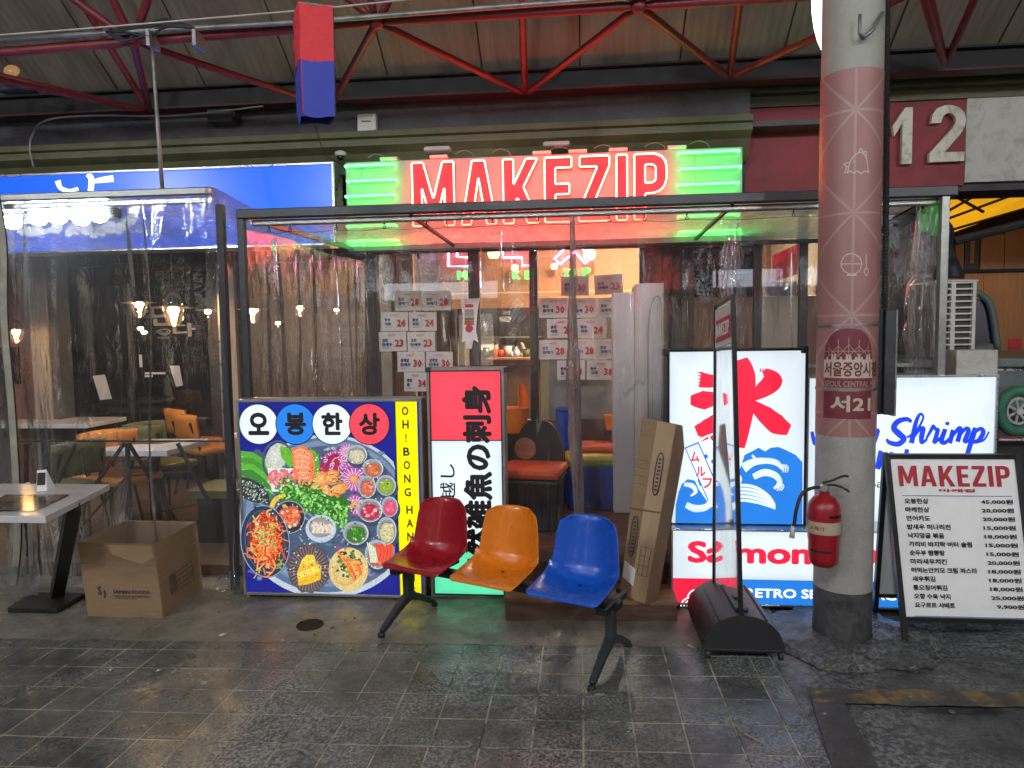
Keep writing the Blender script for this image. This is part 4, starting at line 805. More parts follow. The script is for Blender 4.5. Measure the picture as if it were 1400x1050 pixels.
S([(1204, 616), (1200, 640), (1206, 628), (1212, 630), (1210, 642), (1218, 638)], [4, 5, 3, 4.5, 4.5, 2]); S([(1219, 618), (1216, 642), (1222, 630), (1228, 626), (1224, 642)], [4, 4.5, 3, 4, 4.5]); S([(1240, 614), (1236, 642), (1248, 626), (1242, 634), (1250, 642)], [4, 4.5, 3, 3, 4])
o_ = p.build('script_lettering', 'lit_ink_blue', t); o_.data.attributes.remove(o_.data.attributes['ink'])
ptext('lettering', '치킨 마라', (1150, 658, 1212, 669), 4.197, 'ink_grey', t, bold=.02)
MB().box(at(1300, 500, 4.3).x, at(1356, 500, 4.3).x, 4.24, 4.4, at(1300, 513, 4.3).z, at(1300, 502, 4.3).z+.1).build('rear_box', 'white_board', t, bevel=.005)

# menu board (A frame)
fl, fr = on(1244, 889), V((2.27, 3.47, gz(2.27))); H_ = 1.0
t = thing('menu_board', 'white A-frame price list headed MAKEZIP beside the column', 'menu board', tuple((fl+V((.3, .15, 0)))), 0)
x0, x1 = 1.565, 2.18; Yb = 3.53; Yt = 3.66; ztop = at(1300, 620, Yt).z; zbot = .035
def mp_(u, v, d=0): # u across 0..1, v up 0..1 on the leaning front panel
    x = x0+(x1-x0)*u+.0*v; return V((x+(1-v)*(.055)*1-.03, Yb+(Yt-Yb)*v-d, zbot+(ztop-zbot)*v))
def leaf(sgn):
    mb = MB()
    for u in (0, 1):
        a = mp_(u, 0); b = mp_(u, 1)
        if sgn < 0: a = V((a.x, 2*Yt-a.y+.1, a.z)); b = V((b.x, 2*Yt-b.y+.01, b.z))
        mb.tube([a, b], .014, 4)
    for v in (.125, .985):
        a = mp_(0, v); b = mp_(1, v)
        if sgn < 0: a = V((a.x, 2*Yt-a.y+.1-.09*v, a.z)); b = V((b.x, 2*Yt-b.y+.1-.09*v, b.z))
        mb.tube([a, b], .013, 4)
    return mb
leaf(1).build('front_frame', 'black_metal', t); leaf(-1).build('rear_frame', 'black_metal', t)
MB().add([mp_(.02, .13), mp_(.98, .13), mp_(.98, .975), mp_(.02, .975)], [(0, 1, 2, 3)]).build('panel', 'paper_white', t)
q4 = [mp_(.02, .13), mp_(.98, .13), mp_(.98, .975), mp_(.02, .975)]; MB().add([(v.x, 2*Yt-v.y+.08, v.z) for v in q4], [(0, 1, 2, 3)]).build('rear_panel', 'paper_white', t)
def onmenu(o):          # wraps lettering made in the unit square onto the leaning panel
    for v in o.data.vertices:
        q = mp_(v.co.x, v.co.z, .004+v.co.y); v.co = q-V(t.location)
def mtext(body, u0, v0, u1, v1, m_='ink', bold=.02):
    vs, fs = text_mesh(body, bold, 2, 0); mb = MB(); mb.add([(u0+(u1-u0)*a, j*.00015, v0+(v1-v0)*b) for a, b, j in vs], fs)
    o = mb.build('lettering', m_, t, local=True); onmenu(o)
def mline(v, m_='ink_blue', w_=.003):
    o = MB().add([(.09, 0, v-w_/2), (.93, 0, v-w_/2), (.93, 0, v+w_/2), (.09, 0, v+w_/2)], [(0, 1, 2, 3)]).build('rule_line', m_, t, local=True); onmenu(o)
mat('menu_red', (.42, .015, .03), .5, bump=0)
for o_ in block_word('MAKEZIP', (.075, .825, .93, .935), 0, 'title_letter', 'menu_red', t, depth=.002, lift=0):
    for v in o_.data.vertices: v.co = V(v.co)+V(t.location)
    for v in o_.data.vertices: q = mp_(v.co.x, v.co.z, .003-v.co.y*.5); v.co = q-V(t.location)
mtext('마케집', .375, .795, .65, .812, 'menu_red', .04); mline(.775); mline(.142)
items = [('오봉한상', '45,000원', .2), ('마케한상', '20,000원', .2), ('연어카도', '20,000원', .2), ('밥새우 미나리전', '15,000원', .36), ('낙지덩굴 볶음', '18,000원', .3), ('가리비 바지락 버터 술찜', '15,000원', .52), ('순두부 짬뽕탕', '15,000원', .29), ('마라새우치킨', '20,000원', .3), ('떠먹는안키모 크림 파스타', '18,000원', .54), ('새우튀김', '18,000원', .19), ('통오징어튀김', '18,000원', .28), ('오향 수육 낙지', '25,000원', .3), ('요구르트 샤베트', '9,900원', .33)]
for i, (a, b, wd) in enumerate(items):
    v = .732-.0455*i; mtext(a, .1, v, .1+wd*.93, v+.029, 'ink', .03); mtext(b, .93-(.245 if len(b) > 6 else .21), v, .93, v+.026, 'ink', .03)
# ------------------------------------------------------------------ column and what hangs on it
CX, CY, CR = 1.322, 3.63, .139
t = thing('market_column', 'round concrete column wrapped in pink market graphics with a fire extinguisher on it', 'column', (CX, CY, .02))
def cyl(px, py):        # where a sight line meets the column: (arc length from the street-facing side, height)
    d = ray(px, py); a = d.x**2+d.y**2; b = -2*(d.x*CX+d.y*CY); c = CX**2+CY**2-CR**2; D = max(b*b-4*a*c, 0)
    k = (-b-math.sqrt(D))/(2*a); q = CAM+d*k; return math.atan2(q.x-CX, -(q.y-CY))*CR, q.z
def cpt(s, z, r=CR): return V((CX+r*sin(s/CR), CY-r*cos(s/CR), z))
zt = cyl(1170, 92)[1]; zw = cyl(1155, 598)[1]; zb = cyl(1150, 812)[1]
def shaft(z0, z1, r, nm, m_, nz_=1):
    def fn(u, v): q = 2*pi*u; z = z0+(z1-z0)*v; return (CX+r*sin(q), CY-r*cos(q), z)
    return MB().grid(fn, 64, nz_).build(nm, m_, t, smooth=True)
shaft(zt+.0005, 6.2, CR-.001, 'upper_shaft', 'column_top'); shaft(zb, zw, CR-.001, 'lower_shaft', 'column_paint')
def basefn(u, v): q = 2*pi*u; z = -.02+(zb+.02)*v; r = CR-.0005+.006*NZ.noise(V((sin(q)*4, cos(q)*4, z*12)))*(1-v); return (CX+r*sin(q), CY-r*cos(q), z)
MB().grid(basefn, 64, 14).build('painted_base', 'column_base', t, smooth=True)
shaft(zw, zt, CR+.0008, 'graphic_wrap', 'wrap_pink')
class Wrap:
    def __init__(s, r): s.r = r; s.m = MB()
    def w(s, p): return cpt(p[0], p[1], s.r)
    def line(s, pts, wd, n=1):
        P = []
        for (a, b), (c, d) in zip(pts, pts[1:]):
            k = max(2, int(math.hypot(c-a, d-b)/.008))
            P += [V((a+(c-a)*i/k, b+(d-b)*i/k, 0)) for i in range(k)]
        P.append(V((*pts[-1], 0))); vs = []
        for i, p in enumerate(P):
            tt = (P[min(i+1, len(P)-1)]-P[max(i-1, 0)]).normalized(); nn = V((-tt.y, tt.x, 0)); vs += [s.w(p+nn*wd/2), s.w(p-nn*wd/2)]
        s.m.add(vs, [(2*i, 2*i+1, 2*i+3, 2*i+2) for i in range(len(P)-1)]); return s
    def quadgrid(s, s0, s1, z0, z1, round_=0):
        def fn(u, v): return s.w((s0+(s1-s0)*u, z0+(z1-z0)*v))
        s.m.grid(fn, 24, 6); return s
    def build(s, nm, m_): return s.m.build(nm, m_, t)
s0 = cyl(1168, 250)[0]; zs = [cyl(1170, 150)[1], cyl(1165, 291)[1], cyl(1160, 431)[1]]; per = zs[0]-zs[1]; zs = [zs[0]+per]+zs+[zs[2]-per]
W_ = Wrap(CR+.0016); tw = .012; D_ = per*.95
for z in zs:
    for sg in (-1, 1):
        for (dz) in (1, -1):
            a = (s0, z); b = (s0+sg*D_*.5, z+dz*per*.5); 
            if max(a[1], b[1]) > zt or min(a[1], b[1]) < zw:
                k = ((zt-.002 if dz > 0 else zw+.002)-z)/(dz*per*.5)
                if k <= .02: continue
                k = min(k, 1); b = (s0+sg*D_*.5*k, z+dz*per*.5*k)
                if z > zt or z < zw: continue
            W_.line([a, b], tw)
    if zw < z < zt: W_.line([(s0-D_*.75, z), (s0+D_*.75, z)], tw)
for z in zs:
    for sg in (-1, 1):
        for dz in (1, -1):
            a = (s0+sg*D_, z); b = (s0+sg*D_*.5, z+dz*per*.5)
            if zw < min(a[1], b[1]) and max(a[1], b[1]) < zt: W_.line([a, b], tw)
W_.line([(s0, zw+.002), (s0, zt-.002)], tw); W_.build('graphic_lines', 'wrap_line')
# hen and bowl line drawings
H = Wrap(CR+.0022)
def cl(pts, wd=.0045, sm=5): P = smooth_line(pts, sm) if sm else pts; H.line([cyl(p_[0], p_[1]) for p_ in P], wd)
cl([(1159, 236), (1162, 222), (1170, 211), (1178, 209), (1184, 216), (1187, 236)]); cl([(1159, 236), (1163, 234), (1167, 237), (1172, 234), (1177, 237), (1182, 234), (1187, 236)]); cl([(1161, 222), (1153, 225), (1158, 228), (1155, 236), (1159, 236)], sm=2)
cl([(1174, 208), (1177, 203), (1180, 208), (1184, 207), (1184, 214)]); cl([(1168, 219), (1168, 222)], sm=0)
cl([(1178, 361), (1175, 352), (1165, 347), (1155, 350), (1150, 361), (1154, 370), (1164, 375), (1174, 371), (1178, 361)]); cl([(1150, 361), (1178, 361)], sm=0); cl([(1158, 376), (1171, 376)], .008, sm=0); cl([(1184, 348), (1184, 366)], sm=0); cl([(1184, 366), (1187, 371), (1184, 377), (1181, 371), (1184, 366)])
H.build('line_drawings', 'wrap_cream')
# dark arch with the market's name
def cwrap_text(body, px, m_, bold=.02, r=CR+.0035):
    a, z1_ = cyl(px[0], px[1]); b, z0_ = cyl(px[2], px[3]); vs, fs = text_mesh(body, bold, 3, 0); mb = MB()
    mb.add([cpt(a+(b-a)*u, z0_+(z1_-z0_)*v, r+j*.0001) for u, v, j in vs], fs); mb.build('lettering', m_, t)
a0 = cyl(1127, 500)[0]; a1 = a0+.235; zA = cyl(1160, 449)[1]; zB = cyl(1160, 493)[1]; am = (a0+a1)/2
def arch(u, v): 
    h = math.sqrt(max(0, 1-abs(2*u-1)**2.6)); return cpt(a0+(a1-a0)*u, zB+(zA-zB)*h*v, CR+.0022)
MB().grid(arch, 30, 6).build('arch_panel', 'wrap_red', t)
g = Wrap(CR+.0027)
for i in range(5):
    u = am-.09+.045*i
    for dx_, dz_ in ((0, .1), (.045, .06), (-.045, .06)): 
        if abs(u+dx_-am) < .1: g.line([(u, zB+.02), (u+dx_, zB+.02+dz_*(.95-abs(u+dx_-am)*3))], .0015)
g.line([(a0+.005, zB+.045), (a1-.005, zB+.045)], .0015); g.build('arch_lattice', 'wrap_cream')
z2 = cyl(1160, 517)[1]; rb = Wrap(CR+.0030); rb.quadgrid(a0, a1, z2, zB+.004)
sk = [0, .5, .12, 1, 1, .12, .5, .12, .9, .9, .12, .5, 1, .5, .12, .8, 1, .12]
for i, s_ in enumerate(sk):
    u0 = a0+(a1-a0)*i/len(sk); u1 = a0+(a1-a0)*(i+1)/len(sk)
    if s_ > .2: rb.m.add([rb.w((u0, zB+.004)), rb.w((u1, zB+.004)), rb.w((u1-.003, zB+.004+.028*s_)), rb.w((u0+.003, zB+.004+.028*s_))], [(0, 1, 2, 3)])
rb.build('name_band', 'wrap_cream'); cwrap_text('서울중앙시장', (1128, 494, 1197, 514), 'wrap_red', .03)
nb = Wrap(CR+.0022); z3 = cyl(1160, 530)[1]; nb.quadgrid(a0+.005, a1, z3, z2-.001); nb.build('caption_band', 'wrap_red'); cwrap_text('SEOUL CENTRAL MARKET', (1129, 520, 1200, 527), 'wrap_line', .015)
z4 = cyl(1160, 573)[1]; nb = Wrap(CR+.0022); nb.quadgrid(a0, a1, z4, z3-.012); nb.build('number_panel', 'wrap_red'); cwrap_text('서21', (1136, 540, 1189, 563), 'wrap_cream', .03)
for py in (446, 535): z = cyl(1160, py)[1]; MB().grid(lambda u, v, z=z: cpt(u*2*pi*CR, z+.012*v+.002*sin(6*u), CR+.0048), 64, 1).build('steel_strap', 'steel_tube', t, smooth=True)
# bracket of two short pipes on top
c = cpt(cyl(1178, 55)[0], 2.9, CR); a = at(1178, 52, CY-CR-.05)
MB().tube([at(1176, 20, 3.44), at(1175, 45, 3.44), at(1180, 53, 3.46)], .008, 8).tube([at(1180, 53, 3.46), at(1194, 40, 3.46), at(1207, 17, 3.5)], .008, 8).build('pipe_bracket', 'galv', t, smooth=True)
# conduit + meter box
t2 = thing('meter_box', 'long dark metal box at the right side of the column under a ribbed conduit', 'electrical box', tuple(at(1205, 560, 3.72)))
a = at(1196, 424, 3.6); b = at(1224, 566, 3.6)
MB().box(a.x, a.x+.035, 3.58, 3.75, b.z, a.z+.01).build('back_plate', 'black_metal', t2, bevel=.004); MB().box(a.x+.036, b.x-.02, 3.56, 3.72, b.z+.0, a.z).build('cover', 'dark_metal', t2, bevel=.006); MB().box(b.x-.018, b.x, 3.59, 3.75, b.z-.01, a.z).build('edge_strip', 'galv', t2, bevel=.003)
t2 = thing('ribbed_conduit', 'black ribbed flexible conduit running up the right side of the column', 'conduit', tuple(at(1209, 424, 3.66)))
pts = [at(1209, 424, 3.66), at(1211, 300, 3.66), at(1212, 200, 3.66), at(1212, 100, 3.66), at(1213, 0, 3.66), at(1213, -80, 3.66)]; P = smooth_line(pts, 60); rr = [.0135+(.0022 if i % 2 else -.001) for i in range(len(P))]
MB().tube(P, rr, 10).build('conduit', 'black_plastic', t2)
# red gauge strip
a = at(1190, 632, 3.58); b = at(1186, 842, 3.58)
t2 = thing('level_strip', 'narrow upright red strip tied to the right side of the column with pale cloth', 'marker strip', tuple(b))
MB().hexa([(b.x-.012, 3.57, b.z), (b.x+.01, 3.57, b.z), (b.x+.01, 3.6, b.z), (b.x-.012, 3.6, b.z)], [(a.x-.012, 3.57, a.z), (a.x+.01, 3.57, a.z), (a.x+.01, 3.6, a.z), (a.x-.012, 3.6, a.z)]).build('strip', 'ext_red', t2)
MB().tube(smooth_line([at(1188, 632, 3.57), at(1191, 640, 3.56), at(1193, 655, 3.57), at(1196, 665, 3.58)], 4), [.006, .012, .012, .008, .008]+[.008]*8, 6, sq=.5).build('cloth_tie', 'canvas', t2)
# column lamp
c = at(1151, -8, 3.95); tag(MB().ball(c, .15, .12, .36, 24, 14).build('column_lamp', 'column_lamp', smooth=True), 'tall oval white lamp glowing behind the top of the column', 'lamp')
# fire extinguisher
c = at(1126, 720, 3.40); t2 = thing('fire_extinguisher', 'red fire extinguisher with a black hose strapped to the column', 'fire extinguisher', (c.x, c.y, at(1126, 775, 3.4).z)); zb_ = at(1126, 773, 3.4).z; zt_ = at(1126, 680, 3.4).z; hh = zt_-zb_
MB().lathe([(.02, 0), (.05, .004), (.062, .02), (.0675, .05), (.068, .12), (.0715, .14), (.0715, hh*.55), (.0735, hh*.6), (.0735, hh*.84), (.068, hh*.92), (.05, hh), (.026, hh+.012), (.022, hh+.03)], (c.x, c.y, zb_), 32).build('cylinder', 'ext_red', t2, smooth=True)
for z, m_, r in ((hh*.74, 'black_gloss', .0752), (hh*.72, 'ext_label', .0748)):
    pass
def band(nm, m_, z0, z1, r, q0=-1.5, q1=1.5): MB().grid(lambda u, v: (c.x+r*sin(q0+(q1-q0)*u), c.y-r*cos(q0+(q1-q0)*u), zb_+z0+(z1-z0)*v), 20, 1).build(nm, m_, t2, smooth=True)
band('label', 'ext_label', hh*.5, hh*.68, .0745); band('label_stripe', 'black_gloss', hh*.745, hh*.785, .0749, 0, 1.2); band('strap', 'ext_red', hh*.7, hh*.74, .077, -2.2, 2.2); band('label_stripe', 'ink', hh*.24, hh*.27, .0722, -1.3, .2)
vs, fs = text_mesh('소화기', .03, 2, 0); MB().add([(c.x+.0752*sin(-1.2+.9*u), c.y-.0752*cos(-1.2+.9*u), zb_+hh*(.56+.06*v)) for u, v, j in vs], fs).build('lettering', 'ink_red', t2)
zv = zb_+hh+.02
MB().lathe([(.014, 0), (.02, .01), (.02, .03), (.012, .045)], (c.x, c.y, zv), 14).build('valve', 'galv', t2, smooth=True); MB().lathe([(.0, -.012), (.017, -.012), (.017, .012), (0, .012)], (c.x-.01, c.y-.022, zv+.03), 14, 'y').build('gauge', 'alu', t2)
MB().tube(smooth_line([(c.x-.01, c.y, zv+.05), (c.x+.03, c.y-.005, zv+.062), (c.x+.08, c.y-.01, zv+.085), (c.x+.105, c.y-.01, zv+.083)], 5), .006, 6).build('lever', 'black_metal', t2); MB().tube(smooth_line([(c.x+.01, c.y, zv+.04), (c.x+.05, c.y-.005, zv+.04), (c.x+.09, c.y-.01, zv+.025), (c.x+.11, c.y-.01, zv+.01)], 5), .006, 6).build('handle', 'black_metal', t2)
hs_ = [(c.x-.01, c.y, zv+.03), at(1108, 668, 3.38), at(1096, 676, 3.36), at(1089, 695, 3.35), at(1086, 715, 3.35), at(1084, 724, 3.35)]
MB().tube(smooth_line(hs_, 8), .0085, 8).build('hose', 'black_plastic', t2, smooth=True); MB().tube([at(1084.5, 719, 3.35), at(1082.5, 735, 3.35)], [.009, .013], 10).build('nozzle', 'white_plastic', t2, smooth=True)

# ------------------------------------------------------------------ clear plastic shelters
def sheet(name, parent, A, B, C_, D, nu=90, nv=40, material='film', seed=1, folds=14, amp=.02, wid=.02, wave=.012, sag=0, gather=0):
    """film hanging between top edge A-B and bottom edge D-C with irregular creases"""
    A, B, C_, D = V(A), V(B), V(C_), V(D); nrm = (B-A).cross(D-A).normalized(); L = (B-A).length; rr = random.Random(seed)
    fl = [(rr.random(), wid/L*rr.uniform(.5, 1.8), amp*rr.uniform(.3, 1.3)*rr.choice((-1, 1, 1)), rr.uniform(-.05, .05)*2/L, rr.uniform(0, 6), rr.random()*.5) for _ in range(folds)]
    def fn(u, v):
        p = A.lerp(B, u).lerp(D.lerp(C_, u), v); d = 0
        for (u0, w_, a_, dr, ph, st) in fl:
            x = (u-u0-dr*v-.004*sin(v*9+ph))/(w_*(1+.8*v)); 
            if abs(x) < 3.5: d += a_*math.exp(-x*x)*(.35+.65*abs(cos(2.1*v+ph)))
        d += wave*NZ.noise(V((u*L*1.7, v*1.6, seed)))+wave*.35*NZ.noise(V((u*L*6, v*3, seed+9)))
        e = min(1, v*9); q = p+nrm*d*e
        if sag: q.z -= sag*(.5+.5*sin(u*L*7+seed))*max(0, 1-v*12)
        return q
    return MB().grid(fn, nu, nv).build(name, material, parent, smooth=True)
FY = 4.25
t = thing('shop_shelter', 'steel framed clear plastic shelter in front of the neon shop, reaching past the column', 'shelter', (0, FY, 0))
BZ = 2.375; LX, RX = -2.105, 2.065; BY = 5.7; BLX = -1.765
for x, nm in ((LX, 'left'), (RX, 'right')): bx('post', 'dark_metal' if x < 0 else 'steel_tube', t, x-.022, x+.022, FY-.022, FY+.022, gz(x)+.002, BZ-.045, bevel=.004)
bx('top_rail', 'dark_metal', t, LX-.022, RX+.06, FY-.03, FY+.03, BZ-.044, BZ+.012, bevel=.005); bx('lower_rail', 'steel_tube', t, LX+.05, RX-.02, FY+.032, FY+.062, BZ-.085, BZ-.045, bevel=.01)
bx('back_rail', 'dark_metal', t, BLX, RX+.1, BY-.02, BY+.02, 2.262, 2.295, bevel=.004)
def sq(a, b, nm='cross_bar', m_='dark_metal', r=.015): return MB().tube([a, b], r, 4).build(nm, m_, t)
sq(V((LX, FY, BZ-.03)), V((BLX, BY, 2.28)), m_='steel_tube'); sq(V((RX, FY, BZ-.03)), V((RX+.1, BY, 2.28)))
for xa, xb in ((at(560, 296, FY).x, at(627, 335, BY).x), (at(1003, 280, FY).x, at(945, 327, BY).x), (at(1160, 265, FY).x, at(1120, 325, BY).x)): sq(V((xa, FY+.03, BZ-.05)), V((xb, BY, 2.29)), r=.012)
bx('post', 'steel_tube', t, RX+.04, RX+.075, FY+.1, FY+.14, gz(2.1)+.002, BZ-.05, bevel=.004); bx('ground_rail', 'steel_tube', t, 1.2, RX-.03, FY+.1, FY+.13, 1.36, 1.385, bevel=.003)
mb = MB()
hx = [367, 396, 459, 525, 583, 610, 673, 736, 833, 881, 939, 1085, 1263]
for px in hx:
    c = at(px, 296, FY+.045); c.z = BZ-.085; h1 = MB(); h1.tube([c, c+V((0, 0, -.018))], .005, 6); ring = [c+V((.009*cos(a*pi/5), 0, -.028+.009*sin(a*pi/5))) for a in range(10)]; h1.tube(ring, .0028, 5, closed=True); h1.build('hook', 'black_metal', t)
pts = [at(px, 300, FY+.045) for px in [345]+hx+[1280]]
for i, p_ in enumerate(pts): p_.z = BZ-.122-.0*i
P = []
for a, b in zip(pts, pts[1:]): P += [a, (a+b)/2+V((0, 0, -.01))]
MB().tube(P+[pts[-1]], .0016, 5).build('string', 'cable_black', t)
zt_ = BZ-.13
sheet('front_film', t, (LX+.03, FY+.05, zt_), (-.08, FY+.05, zt_), (-.12, FY+.05, .0), (LX+.03, FY+.05, -.02), 300, 40, 'film', 3, 8, .012, .008, .014, .012)
sheet('front_film', t, (-.03, FY+.05, zt_), (RX-.03, FY+.05, zt_), (RX-.03, FY+.05, .03), (.0, FY+.05, .02), 300, 40, 'film', 5, 11, .014, .009, .016, .012)
sheet('side_film', t, (LX, FY+.03, zt_+.05), (BLX+.0, BY-.03, 2.2), (BLX-.02, BY-.03, .1), (LX, FY+.03, -.02), 220, 50, 'film_thick', 8, 11, .016, .012, .02, .02)
sheet('side_film', t, (RX, FY+.03, zt_+.05), (RX+.1, BY-.03, 2.2), (RX+.1, BY-.03, .1), (RX, FY+.03, .02), 160, 40, 'film_thick', 9, 10, .02, .014, .02, .02)
sheet('roof_film', t, (LX, FY, BZ+.016), (RX, FY, BZ+.016), (RX+.1, BY, 2.30), (BLX, BY, 2.30), 120, 30, 'film_roof', 11, 10, .006, .1, .014)
# gathered door edges of the film, bunched and tied
def bunch(px0, px1, nm, m_, r0, seed, lobes=5, Y0=FY+.02):
    a = at(*px0, Y0); b = at(*px1, Y0); n_ = 40; ring = 26
    def fn(u, v):
        c_ = a.lerp(b, v)+V((.012*sin(v*7+seed), 0, 0)); r = r0*(.45+.75*min(1, v*1.5))*(1-.35*max(0, v-.75)*4*.6)*(1-.3*math.exp(-((v-.42)/.03)**2)-.3*math.exp(-((v-.66)/.03)**2))
        q = 2*pi*u; r *= 1+.3*sin(lobes*q+v*3+seed)+.15*sin(11*q); return c_+V((r*cos(q), r*.7*sin(q), 0))
    return MB().grid(fn, ring*2, n_).build(nm, m_, t, smooth=True)
film_mat('film_bunch', .3, 1.0, bumps=.7, bs=12, tint=(.8, .74, .7))
bunch((779, 296), (789, 705), 'gathered_film', 'film_bunch', .026, 1); bunch((783, 296), (792, 700), 'gathered_film', 'film_bunch', .012, 4, 3, FY+.0)
bunch((1001, 300), (1003, 470), 'gathered_film', 'film_thick', .05, 2, 6, FY+.12); bunch((1262, 272), (1262, 520), 'gathered_film', 'film_thick', .07, 7, 7, FY+.1)
# left shelter
t = thing('terrace_shelter', 'clear plastic terrace shelter with black corner post in front of the left restaurant', 'shelter', (-3.6, FY, -.05))
PX = -2.27; TZ = 2.52
MB().tube([at(301, 280, FY), at(322, 806, FY)], .026, 4).build('corner_post', 'black_plastic', t)
bx('front_rail', 'steel_tube', t, -7, PX-.02, FY-.02, FY+.02, TZ-.03, TZ+.015, bevel=.006); bx('inner_rail', 'alu', t, -7, PX-.05, FY+.03, FY+.06, TZ-.075, TZ-.035, bevel=.006)
sheet('roof_film', t, (-7, FY-.03, TZ+.02), (PX, FY-.03, TZ+.01), (-1.95, 5.45, 2.33), (-7, 5.45, 2.36), 90, 24, 'film_roof', 21, 14, .012, .08, .03)
sheet('front_film', t, (-7, FY+.02, TZ-.09), (PX-.0, FY+.02, TZ-.05), (PX+.02, FY-.0, -.06), (-7, FY+.02, -.1), 560, 50, 'film', 22, 16, .014, .01, .02, .03)
sheet('side_film', t, (PX+.0, FY+.02, TZ), (LX, FY+.02, BZ-.02), (LX-.01, FY+.04, -.04), (PX+.05, FY+.0, -.06), 30, 60, 'film_thick', 25, 12, .03, .03, .01)
sheet('corner_film', t, (PX-.05, FY-.03, TZ+.01), (PX+.0, FY-.04, TZ+.01), (-2.17, FY-.05, -.04), (-2.27, FY-.06, -.05), 16, 60, 'film_thick', 27, 5, .02, .015, .012)
tape = smooth_line([at(-8, 262, FY-.02), at(4, 330, FY-.02), at(6, 440, FY-.02), at(16, 560, FY-.02), at(22, 660, FY-.03), at(24, 740, FY-.04), at(18, 800, FY-.05)], 10)
vs = []
for i, p_ in enumerate(tape): vs += [p_+V((-.028, 0, .0)), p_+V((0, -.008, 0)), p_+V((.028, 0, 0))]
MB().add(vs, [(3*i+k, 3*i+k+1, 3*i+k+4, 3*i+k+3) for i in range(len(tape)-1) for k in (0, 1)]).build('canvas_hem', 'canvas', t, smooth=True)
MB().tube([p_+V((.03, -.003, 0)) for p_ in tape], .005, 6).build('zip', 'ink', t)
def hemfilm(u, v): p_ = at(-8+60*u, 775+40*v, FY-.06-.25*v*u); return V((p_.x, p_.y, max(p_.z, gz(p_.x)+.01)+.02*abs(NZ.noise(V((u*5, v*4, 0))))))
MB().grid(hemfilm, 20, 10).build('loose_film', 'film_thick', t, smooth=True); sheet('loose_film', t, at(296, 786, FY-.03), at(322, 780, FY-.03), at(334, 812, FY-.1), at(296, 808, FY-.1), 12, 8, 'film_thick', 31, 3, .02, .01)
# bulbs hung behind the left film
for i, (px, py) in enumerate(((17, 303), (52, 298), (79, 296), (111, 298), (135, 294))):
    c = at(px, py, 4.5); o = thing('hanging_bulb', ('leftmost', 'second from left', 'middle', 'fourth from left', 'rightmost')[i]+' of the five glowing white bulbs under the left shelter roof', 'light bulb', tuple(c), group='white bulbs under the left shelter')
    MB().ball((0, 0, 0), .058, .058, .05, 18, 12).build('bulb', 'bulb_white', o, local=True, smooth=True)
    MB().lathe([(.045, .0)]+[(.05+.006*(k % 2), .01+.006*k) for k in range(10)]+[(.02, .075), (.02, .12)], (.05, .075, -.01), 20).build('holder', 'ac_dark', o, local=True)
    MB().lathe([(.12, .1), (.125, .108), (.02, .125)], (.04, .03, -.0), 24).build('shade', 'alu', o, local=True, smooth=True)
    MB().tube([(.05, .03, .1), (.05, .03, 2.47-c.z)], .004, 6).build('cord', 'cable_grey', o, local=True)

# ------------------------------------------------------------------ shop front and deck
DZ = .24; DY0, DY1 = 4.06, 5.78
DX0, DX1 = -1.7, .72
t = tag(bx('deck', 'wood_step_front', None, -.455, DX1, DY0+.01, 9.5, -.02, DZ-.02, bevel=0), kind='structure')
t_ = tag(bx('inner_floor', 'wood_step_front', None, DX0, -.456, 4.6, 9.5, -.02, DZ-.019, bevel=0), kind='structure')
for i in range(12):
    y = DY0+.145*i; MB().box(-.46, DX1, y, y+.139, DZ-.018, DZ+rnd.uniform(-.001, .001)).build('floorboard', 'wood_deck', t, bevel=.003)
for i in range(16):
    y = 5.9+.18*i; MB().box(-1.66, 1.7, y, y+.174, DZ-.018, DZ).build('floorboard', 'wood_deck', t)
t = thing('entrance_step', 'wooden entrance step with boarded top under the blue seat', 'step', (.04, 3.9, 0))
xa, xb = -.43, .515
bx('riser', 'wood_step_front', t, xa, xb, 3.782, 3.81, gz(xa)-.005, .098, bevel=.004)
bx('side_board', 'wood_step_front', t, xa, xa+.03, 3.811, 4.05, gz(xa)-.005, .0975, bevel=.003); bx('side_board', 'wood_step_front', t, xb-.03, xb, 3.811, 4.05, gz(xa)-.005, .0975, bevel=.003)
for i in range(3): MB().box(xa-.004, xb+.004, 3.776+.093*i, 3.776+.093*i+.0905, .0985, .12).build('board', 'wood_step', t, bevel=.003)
# facade of the neon shop
t = thing('shop_facade', 'glass shop front with dark frames below the neon sign', 'shop front', (-.4, 5.8, DZ))
FX = 5.8
def vbar(px0, px1, nm='mullion', py=400, d=.06, m_='door_frame', z0=DZ+.001, z1=2.5):
    a = at(px0, py, FX).x; b = at(px1, py, FX).x; return bx(nm, m_, t, a, b, FX-d/2, FX+d/2, z0, z1, bevel=.004)
ms = [(500, 516), (641, 656), (724, 735), (874, 880)]
for a, b in ms: vbar(a, b)
xs = [(at(a, 400, FX).x, at(b, 400, FX).x) for a, b in ms]
bx('head_rail', 'door_frame', t, xs[0][0], 2.3, FX-.04, FX+.04, 2.501, 2.62, bevel=.004)
for (a, b) in zip(xs, xs[1:]):
    if b is xs[2]: z_lo = DZ+.02
    else: z_lo = DZ+.02
    bx('glass_pane', 'glass', t, a[1]+.001, b[0]-.001, FX-.004, FX+.004, z_lo+.05, 2.5, bevel=0); bx('bottom_rail', 'door_frame', t, a[1]+.001, b[0]-.001, FX-.02, FX+.02, DZ+.002, z_lo+.049, bevel=.003)
